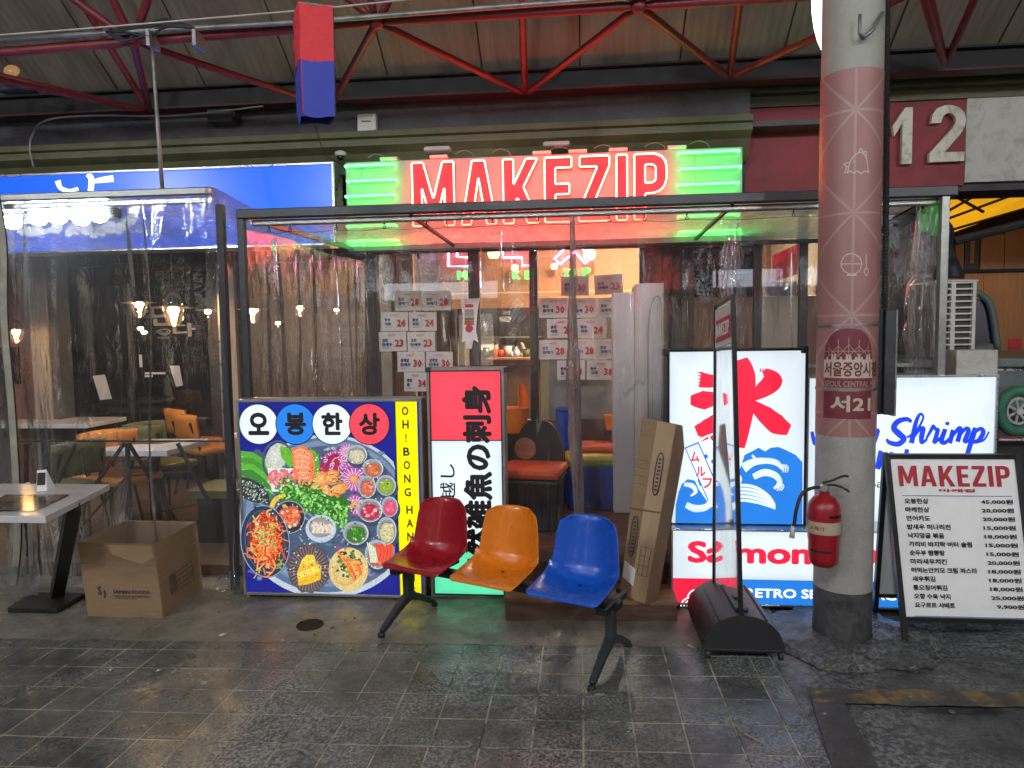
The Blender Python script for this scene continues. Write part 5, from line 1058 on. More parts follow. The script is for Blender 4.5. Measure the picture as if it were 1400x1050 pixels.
# dark wing with narrow lights at the right
z_ = DZ-.2
for a, b in ((905, 918), (940, 948), (1030, 1041), (1092, 1104)): vbar(a, b, z0=.02, py=330)
xr = [at(p_, 330, FX).x for p_ in (880, 905, 918, 940, 948, 1030, 1041, 1092, 1104, 1130)]
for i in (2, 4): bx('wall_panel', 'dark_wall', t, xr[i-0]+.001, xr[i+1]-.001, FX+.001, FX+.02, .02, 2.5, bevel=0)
for i in (0,): bx('wall_panel', 'brown_wall', t, xr[0]+.001, xr[1]-.001, FX+.001, FX+.02, .02, 2.5, bevel=0)
zc = at(1060, 405, FX).z
for i in (4, 6, 8): bx('glass_pane', 'glass_dark', t, xr[i]+.001, xr[i+1]-.001, FX-.01, FX-.004, zc, 2.49, bevel=0); bx('lower_panel', 'beige_wall' if i == 6 else 'brown_wall', t, xr[i]+.001, xr[i+1]-.001, FX-.012, FX+.0, .02, zc-.002, bevel=.002)
bx('wall_panel', 'dark_wall', t, xr[9], 2.25, FX-.01, FX+.02, .05, 2.5, bevel=0)
for i in range(9): x = xr[0]+.01+.045*i; bx('slat', 'wood_band' if i % 2 else 'rattan_dark', t, x, x+.03, FX+.021, FX+.04, 1.0, 2.45, bevel=.003)
# glowing awning, sheets and notice behind the glass imitate reflections of an opposite stall
c = at(1075, 360, 6.6); tag(MB().add([at(1056, 365, 6.5), at(1098, 340, 6.5), at(1098, 372, 6.9), at(1056, 386, 6.9), at(1056, 350, 6.8), at(1098, 330, 6.8)], [(0, 1, 2, 3), (4, 5, 1, 0)]).build('awning', emit('awning_glow', (.8, .0, .03), .8), solid=.004), 'glowing red awning shape imitating a reflection in the dark glass left of the column', 'awning')
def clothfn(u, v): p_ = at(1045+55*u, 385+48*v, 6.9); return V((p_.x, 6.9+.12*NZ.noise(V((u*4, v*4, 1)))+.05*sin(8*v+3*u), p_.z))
tag(MB().grid(clothfn, 24, 20).build('plastic_cover', emit('cover_glow', (.35, .34, .36), .5, .5, 6), smooth=True), 'crumpled pale glowing sheet imitating a reflection in the glass under the red awning', 'cover')
a = at(1056, 436, 6.7); b = at(1088, 412, 6.7); t2 = thing('notice_board', 'small yellow glowing notice imitating a reflection in the glass left of the column', 'notice', tuple(a))
bx('board', emit('notice_glow', (.85, .7, .02), .75), t2, a.x, at(1092, 430, 6.7).x, 6.7, 6.72, at(1070, 433, 6.7).z, at(1070, 413, 6.7).z); ptext('lettering', '수집', (1062, 416, 1088, 428), 6.699, 'ink', t2, bold=.03)
# interior shell
t = thing('shop_interior', 'cream and brown inner walls of the neon shop with dark kitchen recess', 'interior wall', (-.3, 9, DZ))
IX0, IX1 = -1.75, 2.2; IY = 8.4
zA = at(700, 403, IY).z; zB = at(700, 421, IY).z; zC = at(700, 462, IY).z
bx('cream_wall', 'cream_wall', t, IX0, IX1, IY, IY+.1, zA, 3.2, bevel=0); bx('wood_band', 'wood_band', t, IX0, IX1, IY-.02, IY-.001, zB, zA+.02, bevel=.004)
bx('kitchen_hood', 'kitchen_dark', t, -1.0, 1.2, IY-.015, IY+.05, zC, zB-.002, bevel=.004); bx('recess_wall', 'cream_wall', t, IX0, IX1, IY+.5, IY+.6, .3, zC, bevel=0)
bx('left_wall', 'brown_wall', t, IX0-.06, IX0, 5.9, 9.0, DZ, 3.2, bevel=0); bx('right_wall', 'cream_wall', t, IX1, IX1+.06, 5.9, 9.0, DZ, 3.2, bevel=0); bx('ceiling', 'dark_wall', t, IX0, IX1, 5.85, 9, 3.21, 3.25, bevel=0)
bx('counter_front', 'wood_deck', t, -1.0, 1.2, 7.55, 7.6, DZ, at(700, 492, 7.6).z, bevel=.004); bx('counter_top', 'wood_band', t, -1.02, 1.22, 7.5, 8.0, at(700, 492, 7.6).z+.001, at(700, 489, 7.6).z, bevel=.004)
mb = MB()
for i in range(14): z = zA+.03+.0; mb.box(IX0+.29*i, IX0+.292+.29*i, IY-.0025, IY, zA+.03, 3.1)
for z in (at(700, 372, IY).z, at(700, 345, IY).z): mb.box(IX0, IX1, IY-.0024, IY, z, z+.003)
mb.build('panel_joint', 'wood_band', t)
ptext('lettering', '마켓', (688, 425, 698, 431), IY-.016, 'number_cream', t); ptext('lettering', 'MAKEZIP', (683, 433, 699, 440), IY-.016, 'number_cream', t, bold=.03)
a = at(517, 345, 6.3); b = at(563, 470, 6.3)
t2 = thing('rattan_screen', 'woven orange brown rattan screen behind the left window of the shop', 'screen', tuple(b)); bx('weave', 'rattan', t2, at(510, 400, 6.3).x, at(562, 400, 6.3).x, 6.3, 6.33, at(540, 424, 6.3).z, 2.7, bevel=.003)
bx('frame', 'wood_band', t2, at(562, 400, 6.3).x+.001, at(566, 400, 6.3).x, 6.28, 6.35, .5, 2.7); bx('lower_screen', 'wood_band', t2, at(510, 400, 6.3).x, at(562, 400, 6.3).x, 6.3, 6.33, .3, at(540, 425, 6.3).z, bevel=.003)
t2 = thing('partition', 'low brown partition with upright slats behind the posters', 'partition', tuple(at(690, 480, 6.6))); 
for i in range(7): x = at(566, 450, 6.9).x+.075*i; bx('slat', 'wood_deck', t2, x, x+.06, 6.9, 6.93, DZ, at(600, 424, 6.9).z, bevel=.004)

# pink and green neon on the back wall
def neon_text(body, box, Y, material, parent, r=.011, bold=0, nm='neon_tube', offset=0):
    c = bpy.data.curves.new(nm, 'FONT'); c.body = body; c.fill_mode = 'NONE'; c.resolution_u = 3; c.offset = offset
    o = bpy.data.objects.new(nm, c); sc.collection.objects.link(o); bpy.context.view_layer.update()
    me = bpy.data.meshes.new_from_object(o.evaluated_get(bpy.context.evaluated_depsgraph_get())); bpy.data.objects.remove(o)
    V2 = [v.co.copy() for v in me.vertices]; nx = {}
    for e in me.edges: a, b = e.vertices; nx.setdefault(a, []).append(b); nx.setdefault(b, []).append(a)
    x0, x1, y0, y1 = min(v.x for v in V2), max(v.x for v in V2), min(v.y for v in V2), max(v.y for v in V2); seen = set(); mb = MB()
    for s_ in nx:
        if s_ in seen: continue
        loop = [s_]; seen.add(s_); cur = s_
        while True:
            n_ = [k for k in nx[cur] if k not in seen]
            if not n_: break
            cur = n_[0]; seen.add(cur); loop.append(cur)
        if len(loop) < 3: continue
        mb.tube([(box[0]+(box[2]-box[0])*(V2[k].x-x0)/(x1-x0), Y, box[1]+(box[3]-box[1])*(V2[k].y-y0)/(y1-y0)) for k in loop], r, 6, closed=True)
    bpy.data.meshes.remove(me); bpy.data.curves.remove(c)
    return mb.build(nm, material, parent, smooth=True)
t = thing('wall_neon', 'pink outlined Korean neon characters with small green letters on the cream back wall', 'neon sign', tuple(at(690, 370, IY)))
def nbx(px): a = at(px[0], px[1], IY-.08); b = at(px[2], px[3], IY-.08); return (a.x, b.z, b.x, a.z)
for ch, px in (('마', (566, 290, 640, 392)), ('켓', (600, 285, 728, 366)), ('집', (745, 275, 812, 364))): pass
# strokes seen: upright bar pair, angular outlines and a branching outline, as bent glass tubes
def neonline(px, m_='tube_pink', r=.014, closed=True): 
    MB().tube([at(x, y, IY-.07) for x, y in px], r, 7, closed=closed).build('neon_tube', m_, t)
neonline([(571, 280), (571, 372), (583, 383), (583, 280)]); neonline([(575, 290), (575, 370), (579, 372), (579, 290)])
neonline([(613, 290), (613, 364), (641, 364), (641, 352), (625, 351), (625, 290)]); neonline([(685, 300), (685, 340), (726, 341), (726, 300)]) ; neonline([(687, 341), (688, 352), (714, 352), (714, 363), (728, 363), (726, 341)], closed=False)
neonline([(785, 318), (772, 340), (758, 354), (766, 361), (786, 344), (800, 360), (808, 354), (793, 336), (795, 318)])
for ch, px in (('M', (626, 371, 638, 382)), ('K', (701, 371, 711, 381)), ('E', (718, 371, 726, 381)), ('Z', (771, 368, 778, 378)), ('I', (785, 368, 786.5, 378)), ('P', (797, 367, 807, 377))):
    neon_text(ch, nbx(px), IY-.08, 'tube_lime', t, .0085)
# kitchen lamps (warm, on the wall) and unseen ceiling lamps placed to brighten the room
for i, (px, py) in enumerate(((675, 346), (806, 348), (704, 366), (758, 364))):
    c = at(px, py, IY-.25 if i < 2 else IY-.12); s_ = 1.0 if i < 2 else .6
    o = thing('wall_lamp', ('larger cream lamp left of centre high on the back wall', 'larger cream lamp at the right end of the back wall', 'small cream lamp below the left one', 'small cream lamp beside the letter Z on the back wall')[i], 'lamp', tuple(c), group='cream lamps on the shop back wall')
    MB().lathe([(.03*s_, .06*s_), (.07*s_, .04*s_), (.07*s_, -.02*s_), (.05*s_, -.06*s_)], (0, 0, 0), 16).build('shade', 'warm_small', o, local=True, smooth=True); MB().tube([(0, 0, .06), (0, .1, .1)], .008, 6).build('arm', 'door_frame', o, local=True)
for i, (x, y, z) in enumerate(((-1.0, 6.05, 2.95), (.2, 7.0, 3.1), (1.2, 7.2, 3.1))):
    o = thing('ceiling_lamp', ('left', 'middle', 'right')[i]+' round warm lamp placed unseen inside the shop to brighten it', 'ceiling lamp', (x, y, z), group='unseen ceiling lamps inside the shop')
    MB().lathe([(.13, .1), (.13, .0), (.12, -.0)], (0, 0, 0), 20, cap=False).build('rim', 'white_plastic', o, local=True); MB().lathe([(.118, 0), (.06, -.012), (.001, -.016)], (0, 0, .01), 20).build('diffuser', 'kitchen_light', o, local=True)
# kitchen clutter on the counter
ct = at(700, 489, 7.7).z
def bottle(px, h, r, m_, label, cat='bottle'):
    h *= .72
    c = at(px, 480, 7.72); o = thing('bottle', label, cat, (c.x, 7.72, ct)); MB().lathe([(r, 0), (r, h*.6), (r*.4, h*.8), (r*.35, h)], (0, 0, 0), 14).build('body', m_, o, local=True, smooth=True); MB().lathe([(r*.42, h), (r*.42, h+.03)], (0, 0, 0), 12).build('cap', 'black_plastic', o, local=True)
mat('glass_pale', (.5, .5, .42), .1, bump=0); mat('plastic_clear', (.55, .58, .6), .2, bump=0)
bottle(677, .2, .03, 'plastic_orange', 'orange red sauce bottle at the left of the kitchen counter'); bottle(706, .17, .035, 'plastic_clear', 'clear bluish spray bottle on the kitchen counter')
for i, (px, r, h, m_) in enumerate(((684, .05, .12, 'ink_red'), (694, .05, .17, 'glass_pale'), (719, .045, .12, 'olive_cushion'), (664, .035, .15, 'steel_kitchen'), (700, .04, .07, 'paper_white'))):
    c = at(px, 480, 7.8); o = thing('container', ('red pot', 'tall jug with pale liquid', 'green jar', 'steel canister', 'small white bowl')[i]+' on the kitchen counter behind the glass', 'container', (c.x, 7.82, ct)); h *= .7; MB().lathe([(r*.85, 0), (r, h), (r*.93, h), (r*.8, .01)], (0, 0, 0), 16).build('body', m_, o, local=True, smooth=True); MB().lathe([(r*1.04, h), (r*1.04, h+.01)], (0, 0, 0), 16).build('rim', 'paper_white' if i == 1 else m_, o, local=True)
# cook behind the counter: dark hair, one forearm raised
def skin_figure(name, verts, edges, radii, material, parent, sub=2):
    me = bpy.data.meshes.new(name); me.from_pydata(verts, edges, []); me.materials.append(MATS[material]); o = bpy.data.objects.new(name, me); sc.collection.objects.link(o); o.parent = parent
    md = o.modifiers.new('skin', 'SKIN'); 
    for i, r in enumerate(radii): me.skin_vertices[0].data[i].radius = (r, r*.85)
    me.skin_vertices[0].data[0].use_root = True
    s_ = o.modifiers.new('sub', 'SUBSURF'); s_.levels = sub; s_.render_levels = sub; return o
c = at(697, 470, 8.35); o = thing('person', 'cook with dark hair bending over behind the kitchen counter, one bare forearm raised', 'person', (c.x, 8.3, DZ))
hz = at(695, 468, 8.3).z-DZ
skin_figure('body', [(0, 0, .75), (0, 0, 1.0), (.01, -.03, hz-.16), (.01, -.04, hz-.06), (.0, -.05, hz), (.17, -.02, hz-.18), (.25, -.1, hz-.35), (.18, -.16, hz-.08), (.15, -.17, hz+.0), (-.16, -.02, hz-.18), (-.24, -.05, hz-.4), (-.2, -.2, hz-.5), (.08, 0, .4), (.09, 0, .05), (-.08, 0, .4), (-.09, 0, .05)],
    [(0, 1), (1, 2), (2, 3), (3, 4), (2, 5), (5, 6), (6, 7), (7, 8), (2, 9), (9, 10), (10, 11), (0, 12), (12, 13), (0, 14), (14, 15)], [.14, .14, .13, .05, .095, .065, .045, .032, .028, .065, .045, .032, .085, .05, .085, .05], 'skin', o)
MB().ball((0, -.02, hz+.025), .1, .11, .1, 18, 12).build('hair', 'hair', o, local=True, smooth=True); MB().lathe([(.17, .75), (.19, .95), (.2, hz-.22), (.1, hz-.12)], (0, -.01, 0), 16).build('shirt', 'cloth_dark', o, local=True, smooth=True)
t2 = thing('pass_shelf', 'narrow shelf with a bright back panel over the kitchen counter', 'shelf', tuple(at(680, 468, 8.2))); bx('shelf', 'steel_kitchen', t2, at(655, 464, 8.2).x, at(740, 464, 8.2).x, 8.1, 8.3, at(700, 462, 8.2).z, at(700, 460, 8.2).z); bx('white_card', 'paper_white', t2, at(657, 464, 8.15).x, at(681, 464, 8.15).x, 8.15, 8.17, at(700, 479, 8.15).z, at(700, 463.5, 8.15).z)
# posters on the glass
def poster(px, l1, l2, num, where):
    x0, y0, x1, y1 = px; Yp = FX-.012; a = at(x0, y0, Yp); b = at(x1, y1, Yp)
    o = thing('poster', where, 'poster', ((a.x+b.x)/2, Yp, b.z), group='white price posters on the shop window')
    z0, z1 = b.z, a.z; MB().grid(lambda u, v: (a.x+(b.x-a.x)*u, Yp-.003*abs(NZ.noise(V((u*2+x0, v*2, 0)))), z0+(z1-z0)*v), 6, 4).build('sheet', 'poster_paper', o)
    w_ = x1-x0; h_ = y1-y0; Yq = Yp-.004
    ptext('lettering', 'MAKEZIP', (x0+w_*.33, y0+h_*.12, x0+w_*.62, y0+h_*.22), Yq, 'ink_red', o, res=1)
    ptext('lettering', l1, (x0+w_*.12, y0+h_*.34, x0+w_*(.12+.105*len(l1)), y0+h_*.52), Yq, 'ink_navy', o, bold=.05, res=1); ptext('lettering', l2, (x0+w_*.12, y0+h_*.56, x0+w_*min(.52, .12+.125*len(l2)), y0+h_*.74), Yq, 'ink_navy', o, bold=.05, res=1)
    ptext('lettering', num, (x0+w_*.58, y0+h_*.38, x0+w_*.9, y0+h_*.78), Yq, 'ink_red', o, bold=.05, res=1); ptext('lettering', '매일 아침 직송', (x0+w_*.13, y0+h_*.8, x0+w_*.42, y0+h_*.86), Yq, 'ink_navy', o, res=1)
PO = [((540, 398, 577, 424), '포항', '과메기', '28', 'price poster 28 at the top left of the left window'), ((578, 398, 617, 424), '포항', '과메기', '28', 'price poster 28 at the top right of the left window, beside the hanging dispenser'),
 ((521, 427, 558, 452), '통영', '석화', '24', 'price poster 24 in the second row, nearest the left door frame'), ((559, 427, 597, 452), '통영', '석화', '24', 'price poster 24 in the second row of the left window, right one'),
 ((518, 454, 556, 480), '고성', '단새우', '23', 'price poster 23 at the left of the third row beside the left door frame'), ((557, 454, 595, 480), '고성', '단새우', '23', 'price poster 23 at the right of the third row in the left window'),
 ((543, 481, 581, 508), '삼계알', '단새우', '30', 'price poster 30 above the yellow strip of the food sign'), ((582, 481, 619, 508), '삼계알', '단새우', '30', 'price poster 30 just above the corner of the red Japanese sign'), ((552, 509, 586, 535), '통영', '굴', '34', 'lowest poster of the left window, half hidden by the Japanese sign'),
 ((767, 378, 805, 404), '삼계', '단새우', '30', 'poster 30 alone at the top left of the right window, crossed by the gathered film'), ((813, 376, 852, 402), '고성', '단새우', '23', 'poster 23 at the very top right of the right window'),
 ((737, 408, 776, 434), '통영', '돌멍게', '30', 'poster 30 at the left of the second row of the right window'), ((777, 408, 816, 434), '통영', '돌멍게', '30', 'poster 30 in the middle of the second row of the right window'), ((817, 407, 856, 433), '통영', '돌멍게', '30', 'poster at the right of the second row, partly behind the white air conditioner'),
 ((748, 436, 787, 462), '통영', '석화', '24', 'poster 24 left of the gathered film in the third row of the right window'), ((789, 436, 828, 462), '통영', '석화', '24', 'poster 24 right of the gathered film in the third row of the right window'),
 ((737, 465, 776, 491), '포항', '과메기', '28', 'poster 28 at the left of the fourth row of the right window'), ((778, 464, 815, 490), '포항', '과메기', '28', 'poster 28 in the middle of the fourth row behind the gathered film'), ((816, 464, 855, 490), '포항', '과메기', '28', 'poster of the fourth row half hidden by the white air conditioner'),
 ((762, 493, 800, 519), '통영', '굴', '28', 'poster of the lowest row of the right window behind the gathered film'), ((802, 493, 842, 519), '동반', '고래', '38', 'poster 38 at the bottom of the right window')]
for a in PO: poster(*a)
for o in [o for o in bpy.data.objects if o.name.startswith('poster')]: o.rotation_euler.y = rnd.gauss(0, .018)
# paper dispenser hanging on the mullion
t = thing('hanging_bag', 'pale printed bag with red and green label hanging on the middle window post', 'bag', tuple(at(643, 440, FX-.05)))
pr = [(630, 409), (656, 408), (653, 425), (651, 452), (654, 468), (648, 464), (645, 477), (638, 476), (637, 466), (632, 468), (634, 450), (633, 428)]
vs = [at(x, y, FX-.06) for x, y in pr]; MB().add([v+V((0, -.02, 0)) for v in vs], [tuple(range(len(vs)))[::-1]]).build('bag', 'paper_white', t, solid=.02)
for (a_, m_) in (((636, 416, 647, 420), 'ink_red'), ((635, 423, 648, 433), 'cloth_pale'), ((635, 434, 648, 438), 'cushion_green'), ((635, 438.5, 648, 441.5), 'ink_red'), ((635, 442, 648, 444), 'cushion_green')):
    a = at(a_[0], a_[1], FX-.095); b = at(a_[2], a_[3], FX-.095); MB().box(a.x, b.x, FX-.096, FX-.094, b.z, a.z).build('label', m_, t)
c = at(641.5, 449, FX-.095); MB().lathe([(.001, 0), (.032, 0)], c+V((0, -.002, 0)), 20, 'y', cap=False).build('label', 'ink_red', t)
# standing air conditioner wrapped in plastic
t = thing('standing_air_conditioner', 'tall white standing air conditioner wrapped in film, beside the right window', 'air conditioner', (.42, 5.3, DZ))
za_ = at(890, 388, 5.2).z; xL = at(838, 500, 5.2).x; xM = at(868, 500, 5.2).x; xR = at(907, 500, 5.2).x
bx('side_case', 'aircon_white', t, xL, xM, 5.2, 5.45, DZ+.0, at(850, 400, 5.2).z, bevel=.01)
MB().grid(lambda u, v: (xM+(xR-xM)*u, 5.2-.07*sin(pi*min(1, u*1.0))**.6, DZ+(za_-DZ)*v), 16, 1).build('curved_front', 'aircon_white', t, smooth=True); bx('rear_case', 'aircon_white', t, xM+.001, xR, 5.2, 5.5, DZ, za_, bevel=.01)
oval = smooth_line([at(886, 480, 5.1), at(887, 440, 5.1), at(891, 415, 5.1), at(898, 405, 5.1), at(903, 412, 5.1), at(905, 440, 5.1), at(905, 560, 5.1), at(901, 640, 5.1), at(888, 640, 5.1), at(886, 560, 5.1)], 6, True); MB().tube([p_+V((0, .0, 0)) for p_ in oval], .004, 6, closed=True).build('trim', 'sign_housing', t)
sheet('plastic_wrap', t, (xL-.02, 5.16, za_-.1), (xR+.02, 5.1, za_+.02), (xR+.02, 5.1, DZ+.02), (xL-.02, 5.16, DZ+.02), 50, 40, 'film', 41, 3, .006, .015, .004)
# storage stools behind the glass
def poly_seat(nm, label, cx, cy, z0, s, body, cush, back=None, cat='stool'):
    o = thing(nm, label, cat, (cx, cy, z0)); MB().hexa([(-.2*s, -.17, 0), (.2*s, -.17, 0), (.2*s, .17, 0), (-.2*s, .17, 0)], [(-.23*s, -.2, .36), (.23*s, -.2, .36), (.23*s, .2, .36), (-.23*s, .2, .36)]).build('box', body, o, local=True, bevel=.02)
    MB().box(-.235*s, .235*s, -.205, .205, .362, .43).build('cushion', cush, o, local=True, bevel=.03)
    if back: MB().grid(lambda u, v: (-.2*s+.4*s*u, .2+.02*sin(pi*u), .36+.36*v*math.sqrt(max(.15, 1-abs(2*u-1)**3))), 14, 6).build('backrest', back, o, local=True, solid=.03)
    for i in range(7): MB().box((-.18+.055*i)*s, (-.17+.055*i)*s, -.205, -.188, .03, .34).build('rib', body, o, local=True)
    return o
o = poly_seat('storage_stool', 'black storage stool with red orange cushion and rounded back inside the doorway', at(728, 690, 4.75).x, 4.85, DZ, .95, 'black_plastic', 'cushion_red', 'black_plastic'); o.rotation_euler.z = -.15
MB().lathe([(.001, 0), (.08, 0)], (-.09, .15, .52), 20, 'y', cap=False).build('badge', 'wood_band', o, local=True)
o = poly_seat('storage_stool', 'blue storage stool with yellow green cushion in the doorway behind the gathered film', at(806, 670, 5.45).x, 5.45, DZ, .85, 'plastic_blue', 'cushion_yellow'); MB().box(-.2, .2, -.206, .2, .34, .375).build('cushion_band', 'cushion_green', o, local=True, bevel=.01); bx('folded_seat', 'cushion_red', None, 0, 0, 0, 0, 0, 0) if 0 else None
t2 = thing('cushion_pad', 'second pinkish pad lying on the blue stool', 'cushion', tuple(at(808, 598, 5.5))); MB().box(-.17, .17, -.15, .15, 0, .05).build('pad', 'cushion_red', t2, local=True, bevel=.02); t2.location = (at(808, 670, 5.5).x, 5.5, DZ+.435)
t2 = thing('basket', 'tall blue plastic basket left of the blue stool', 'basket', (at(776, 600, 5.6).x, 5.6, DZ)); MB().hexa([(-.05, -.1, 0), (.07, -.1, 0), (.07, .1, 0), (-.05, .1, 0)], [(-.09, -.13, .75), (.06, -.13, .75), (.06, .13, .75), (-.09, .13, .75)]).build('body', 'plastic_blue', t2, local=True, bevel=.02); MB().tube([(-.09, -.135, .75), (.07, -.135, .75)], .012, 6).build('rim', 'plastic_blue', t2, local=True)
c = at(703, 580, 5.5); t2 = thing('plastic_bucket', 'orange plastic container with an upright orange scoop behind the black stool', 'bucket', (c.x, 5.55, at(703, 592, 5.5).z))
h_ = at(703, 560, 5.5).z-at(703, 592, 5.5).z; MB().lathe([(.09, 0), (.11, h_), (.117, h_), (.117, h_+.012)], (0, 0, 0), 20).build('bucket', 'plastic_orange', t2, local=True); MB().grid(lambda u, v: (.03+.1*u*(1-.5*v), .02+.03*sin(pi*u), h_+.2*v), 6, 5).build('scoop', 'plastic_orange', t2, local=True, solid=.006)
bx('stand', 'kitchen_dark', t2, c.x-.1, c.x+.12, 5.5, 5.7, DZ, at(703, 592, 5.5).z-.001)
c = at(832, 580, 5.65); t2 = thing('plastic_basket', 'orange basket edge showing beside the air conditioner', 'basket', tuple(c)); MB().hexa([(-.02, 0, -.05), (.08, 0, -.05), (.08, .1, -.05), (-.02, .1, -.05)], [(-.035, 0, .07), (.1, 0, .07), (.1, .1, .07), (-.035, .1, .07)]).build('basket', 'plastic_orange', t2, local=True, bevel=.005); MB().box(-.03, .09, .0, .1, -.9, -.052).build('stand', 'kitchen_dark', t2, local=True)
a = at(700, 574, 5.9); b = at(766, 660, 5.9); t2 = thing('flat_carton', 'large flat brown carton with a white label standing behind the black stool', 'carton', tuple(b)); bx('board', 'card', t2, a.x, b.x, 5.9, 5.95, DZ, a.z, bevel=.004); 
la = at(736, 596, 5.898); lb_ = at(750, 622, 5.898); MB().box(la.x, lb_.x, 5.896, 5.899, lb_.z, la.z).build('label', 'paper_white', t2)
a = at(739, 500, 5.95); b = at(836, 573, 5.95); t2 = thing('half_wall', 'frosted low window and brown half wall below the right posters', 'partition', tuple(b)); bx('frosted_pane', 'cloth_pale', t2, a.x, b.x, 5.96, 5.98, b.z, a.z+.2, bevel=0); bx('lower_wall', 'brown_wall', t2, a.x, b.x, 5.95, 6.0, DZ, b.z-.002); bx('jamb', 'cream_wall', t2, a.x, a.x+.07, 5.93, 5.959, b.z, a.z+.2)

# ------------------------------------------------------------------ left restaurant behind its shelter
t = thing('restaurant', 'dim left restaurant with dark glass wall, beige column and red brown side wall', 'restaurant', (-4, 7.2, 0))
bx('floor_board', 'wood_step_front', t, -9, DX0-.01, 4.5, 11, -.06, .03, bevel=0)
WY = 7.3
bx('red_wall', 'brown_wall', t, -9, at(44, 500, 6.9).x, 6.9, 7.0, .03, 2.5, bevel=0)
bx('beige_column', 'beige_wall', t, at(44, 500, 6.85).x, at(68, 500, 6.85).x, 6.85, 7.1, .03, 2.9, bevel=.004); bx('column_side', 'dark_wall', t, at(68, 500, 6.85).x+.001, at(76, 500, 6.85).x, 6.87, 7.1, .03, 2.9)
bx('blackboard', 'black_gloss', t, at(-10, 500, 6.88).x, at(26, 500, 6.88).x, 6.87, 6.899, at(10, 525, 6.88).z, at(10, 475, 6.88).z)
bx('glass_wall', 'glass_dark', t, at(76, 500, WY).x, at(290, 500, WY).x, WY, WY+.01, .03, 2.4, bevel=0)
for a, b in ((76, 84), (176, 181), (286, 300), (300, 312)): bx('mullion', 'door_frame' if a != 300 else 'alu', t, at(a, 450, WY).x, at(b, 450, WY).x-.001, WY-.03, WY-.001, .03, 2.4, bevel=.003)
bx('head_beam', 'dark_metal', t, -9, DX0, WY-.04, WY+.1, 2.401, 2.6); bx('ribbed_shutter_box', 'ac_dark', t, at(176, 380, WY).x, at(286, 380, WY).x, WY-.06, WY-.041, at(230, 372, WY).z, at(230, 360, WY).z)
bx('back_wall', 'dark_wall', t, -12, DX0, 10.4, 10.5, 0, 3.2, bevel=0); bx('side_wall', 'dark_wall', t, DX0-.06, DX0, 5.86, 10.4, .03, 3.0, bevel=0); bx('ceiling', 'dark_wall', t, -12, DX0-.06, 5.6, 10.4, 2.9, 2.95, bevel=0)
bx('white_jamb', 'beige_wall', t, at(313, 450, 6.4).x, at(322, 450, 6.4).x, 6.4, 6.45, .03, 2.4)
for s_, px in (('난', (205, 419, 240, 445)), ('다', (236, 442, 268, 460))): ptext('lettering', s_, px, WY-.001, 'cable_grey', t, bold=.03)
ptext('lettering', 'NANDA', (216, 460, 232, 463), WY-.001, 'cable_grey', t); 
p = Print(WY-.0005, .0002); p.line([(214, 453), (224, 450), (233, 453), (224, 458), (214, 453)], 1.2, (1, 1, 1)).line([(218, 452), (224, 456), (230, 452)], 1, (1, 1, 1)); o_ = p.build('emblem', 'cable_grey', t); o_.data.attributes.remove(o_.data.attributes['ink'])
for (a, b, c_, d) in ((198, 509, 226, 511.5), (198, 513, 209, 515.5), (190, 485, 195, 502)): aa = at(a, b, WY-.002); bb = at(c_, d, WY-.002); MB().box(aa.x, bb.x, WY-.004, WY-.002, bb.z, aa.z).build('sticker', 'cloth_white', t)
for (pts_) in (((127, 514), (143, 512), (153, 545), (137, 547)), ((232, 500), (245, 500), (250, 527), (241, 529))):
    MB().add([at(x, y, 6.9) for x, y in pts_], [(0, 1, 2, 3)]).build('menu_sheet', 'cloth_pale', tag(thing('menu_stand', 'pale leaning menu sheet '+('at the left' if pts_[0][0] < 200 else 'at the right')+' inside the left restaurant', 'menu', tuple(at(pts_[3][0], pts_[3][1], 6.9)))), solid=.006)
# pendant lamps
def pendant(px, py, Y, label, s=1.0, globe=True):
    c = at(px, py, Y); o = thing('pendant_lamp', label, 'pendant lamp', tuple(c), group='warm pendant lamps in the left restaurant')
    MB().lathe([(.02*s, .03*s), (.17*s, .012*s), (.172*s, .006*s), (.02*s, .02*s)], (0, 0, 0), 28).build('shade_disc', 'rattan_dark', o, local=True, smooth=True)
    MB().ball((0, 0, -.012*s), .042*s, .042*s, .03*s).build('bulb', 'bulb_warm', o, local=True, smooth=True)
    if globe: MB().ball((0, 0, -.01), .082*s, .082*s, .15*s, 18, 12).build('glass_globe', 'glass', o, local=True, smooth=True)
    MB().tube([(0, 0, .03), (0, 0, 2.75-c.z)], .004, 6).build('cord', 'cable_black', o, local=True); MB().ball((0, 0, -.09*s), .012*s).build('small_bulb', 'warm_small', o, local=True); return o
pendant(237, 422, 5.6, 'nearest warm pendant lamp with a wide disc shade and glass globe')
pendant(190, 415, 6.4, 'warm pendant lamp with disc shade left of the nearest one', .9); pendant(284, 425, 6.9, 'faint warm pendant lamp close to the corner post', .7, False)
pendant(192, 448, 8.6, 'dim lower pendant lamp deep inside the restaurant', .8, False); pendant(22, 452, 6.3, 'pendant lamp at the far left behind the canvas hem', .8)
pendant(345, 424, 7.0, 'warm pendant lamp seen through the creased side film above the food sign', .9); pendant(410, 420, 9.0, 'farther pendant lamp seen through the creased side film', .8); pendant(380, 441, 9.6, 'smallest pendant lamp seen through the creased side film', .7, False); pendant(460, 423, 9.6, 'pendant lamp at the right end behind the side film', .7, False)
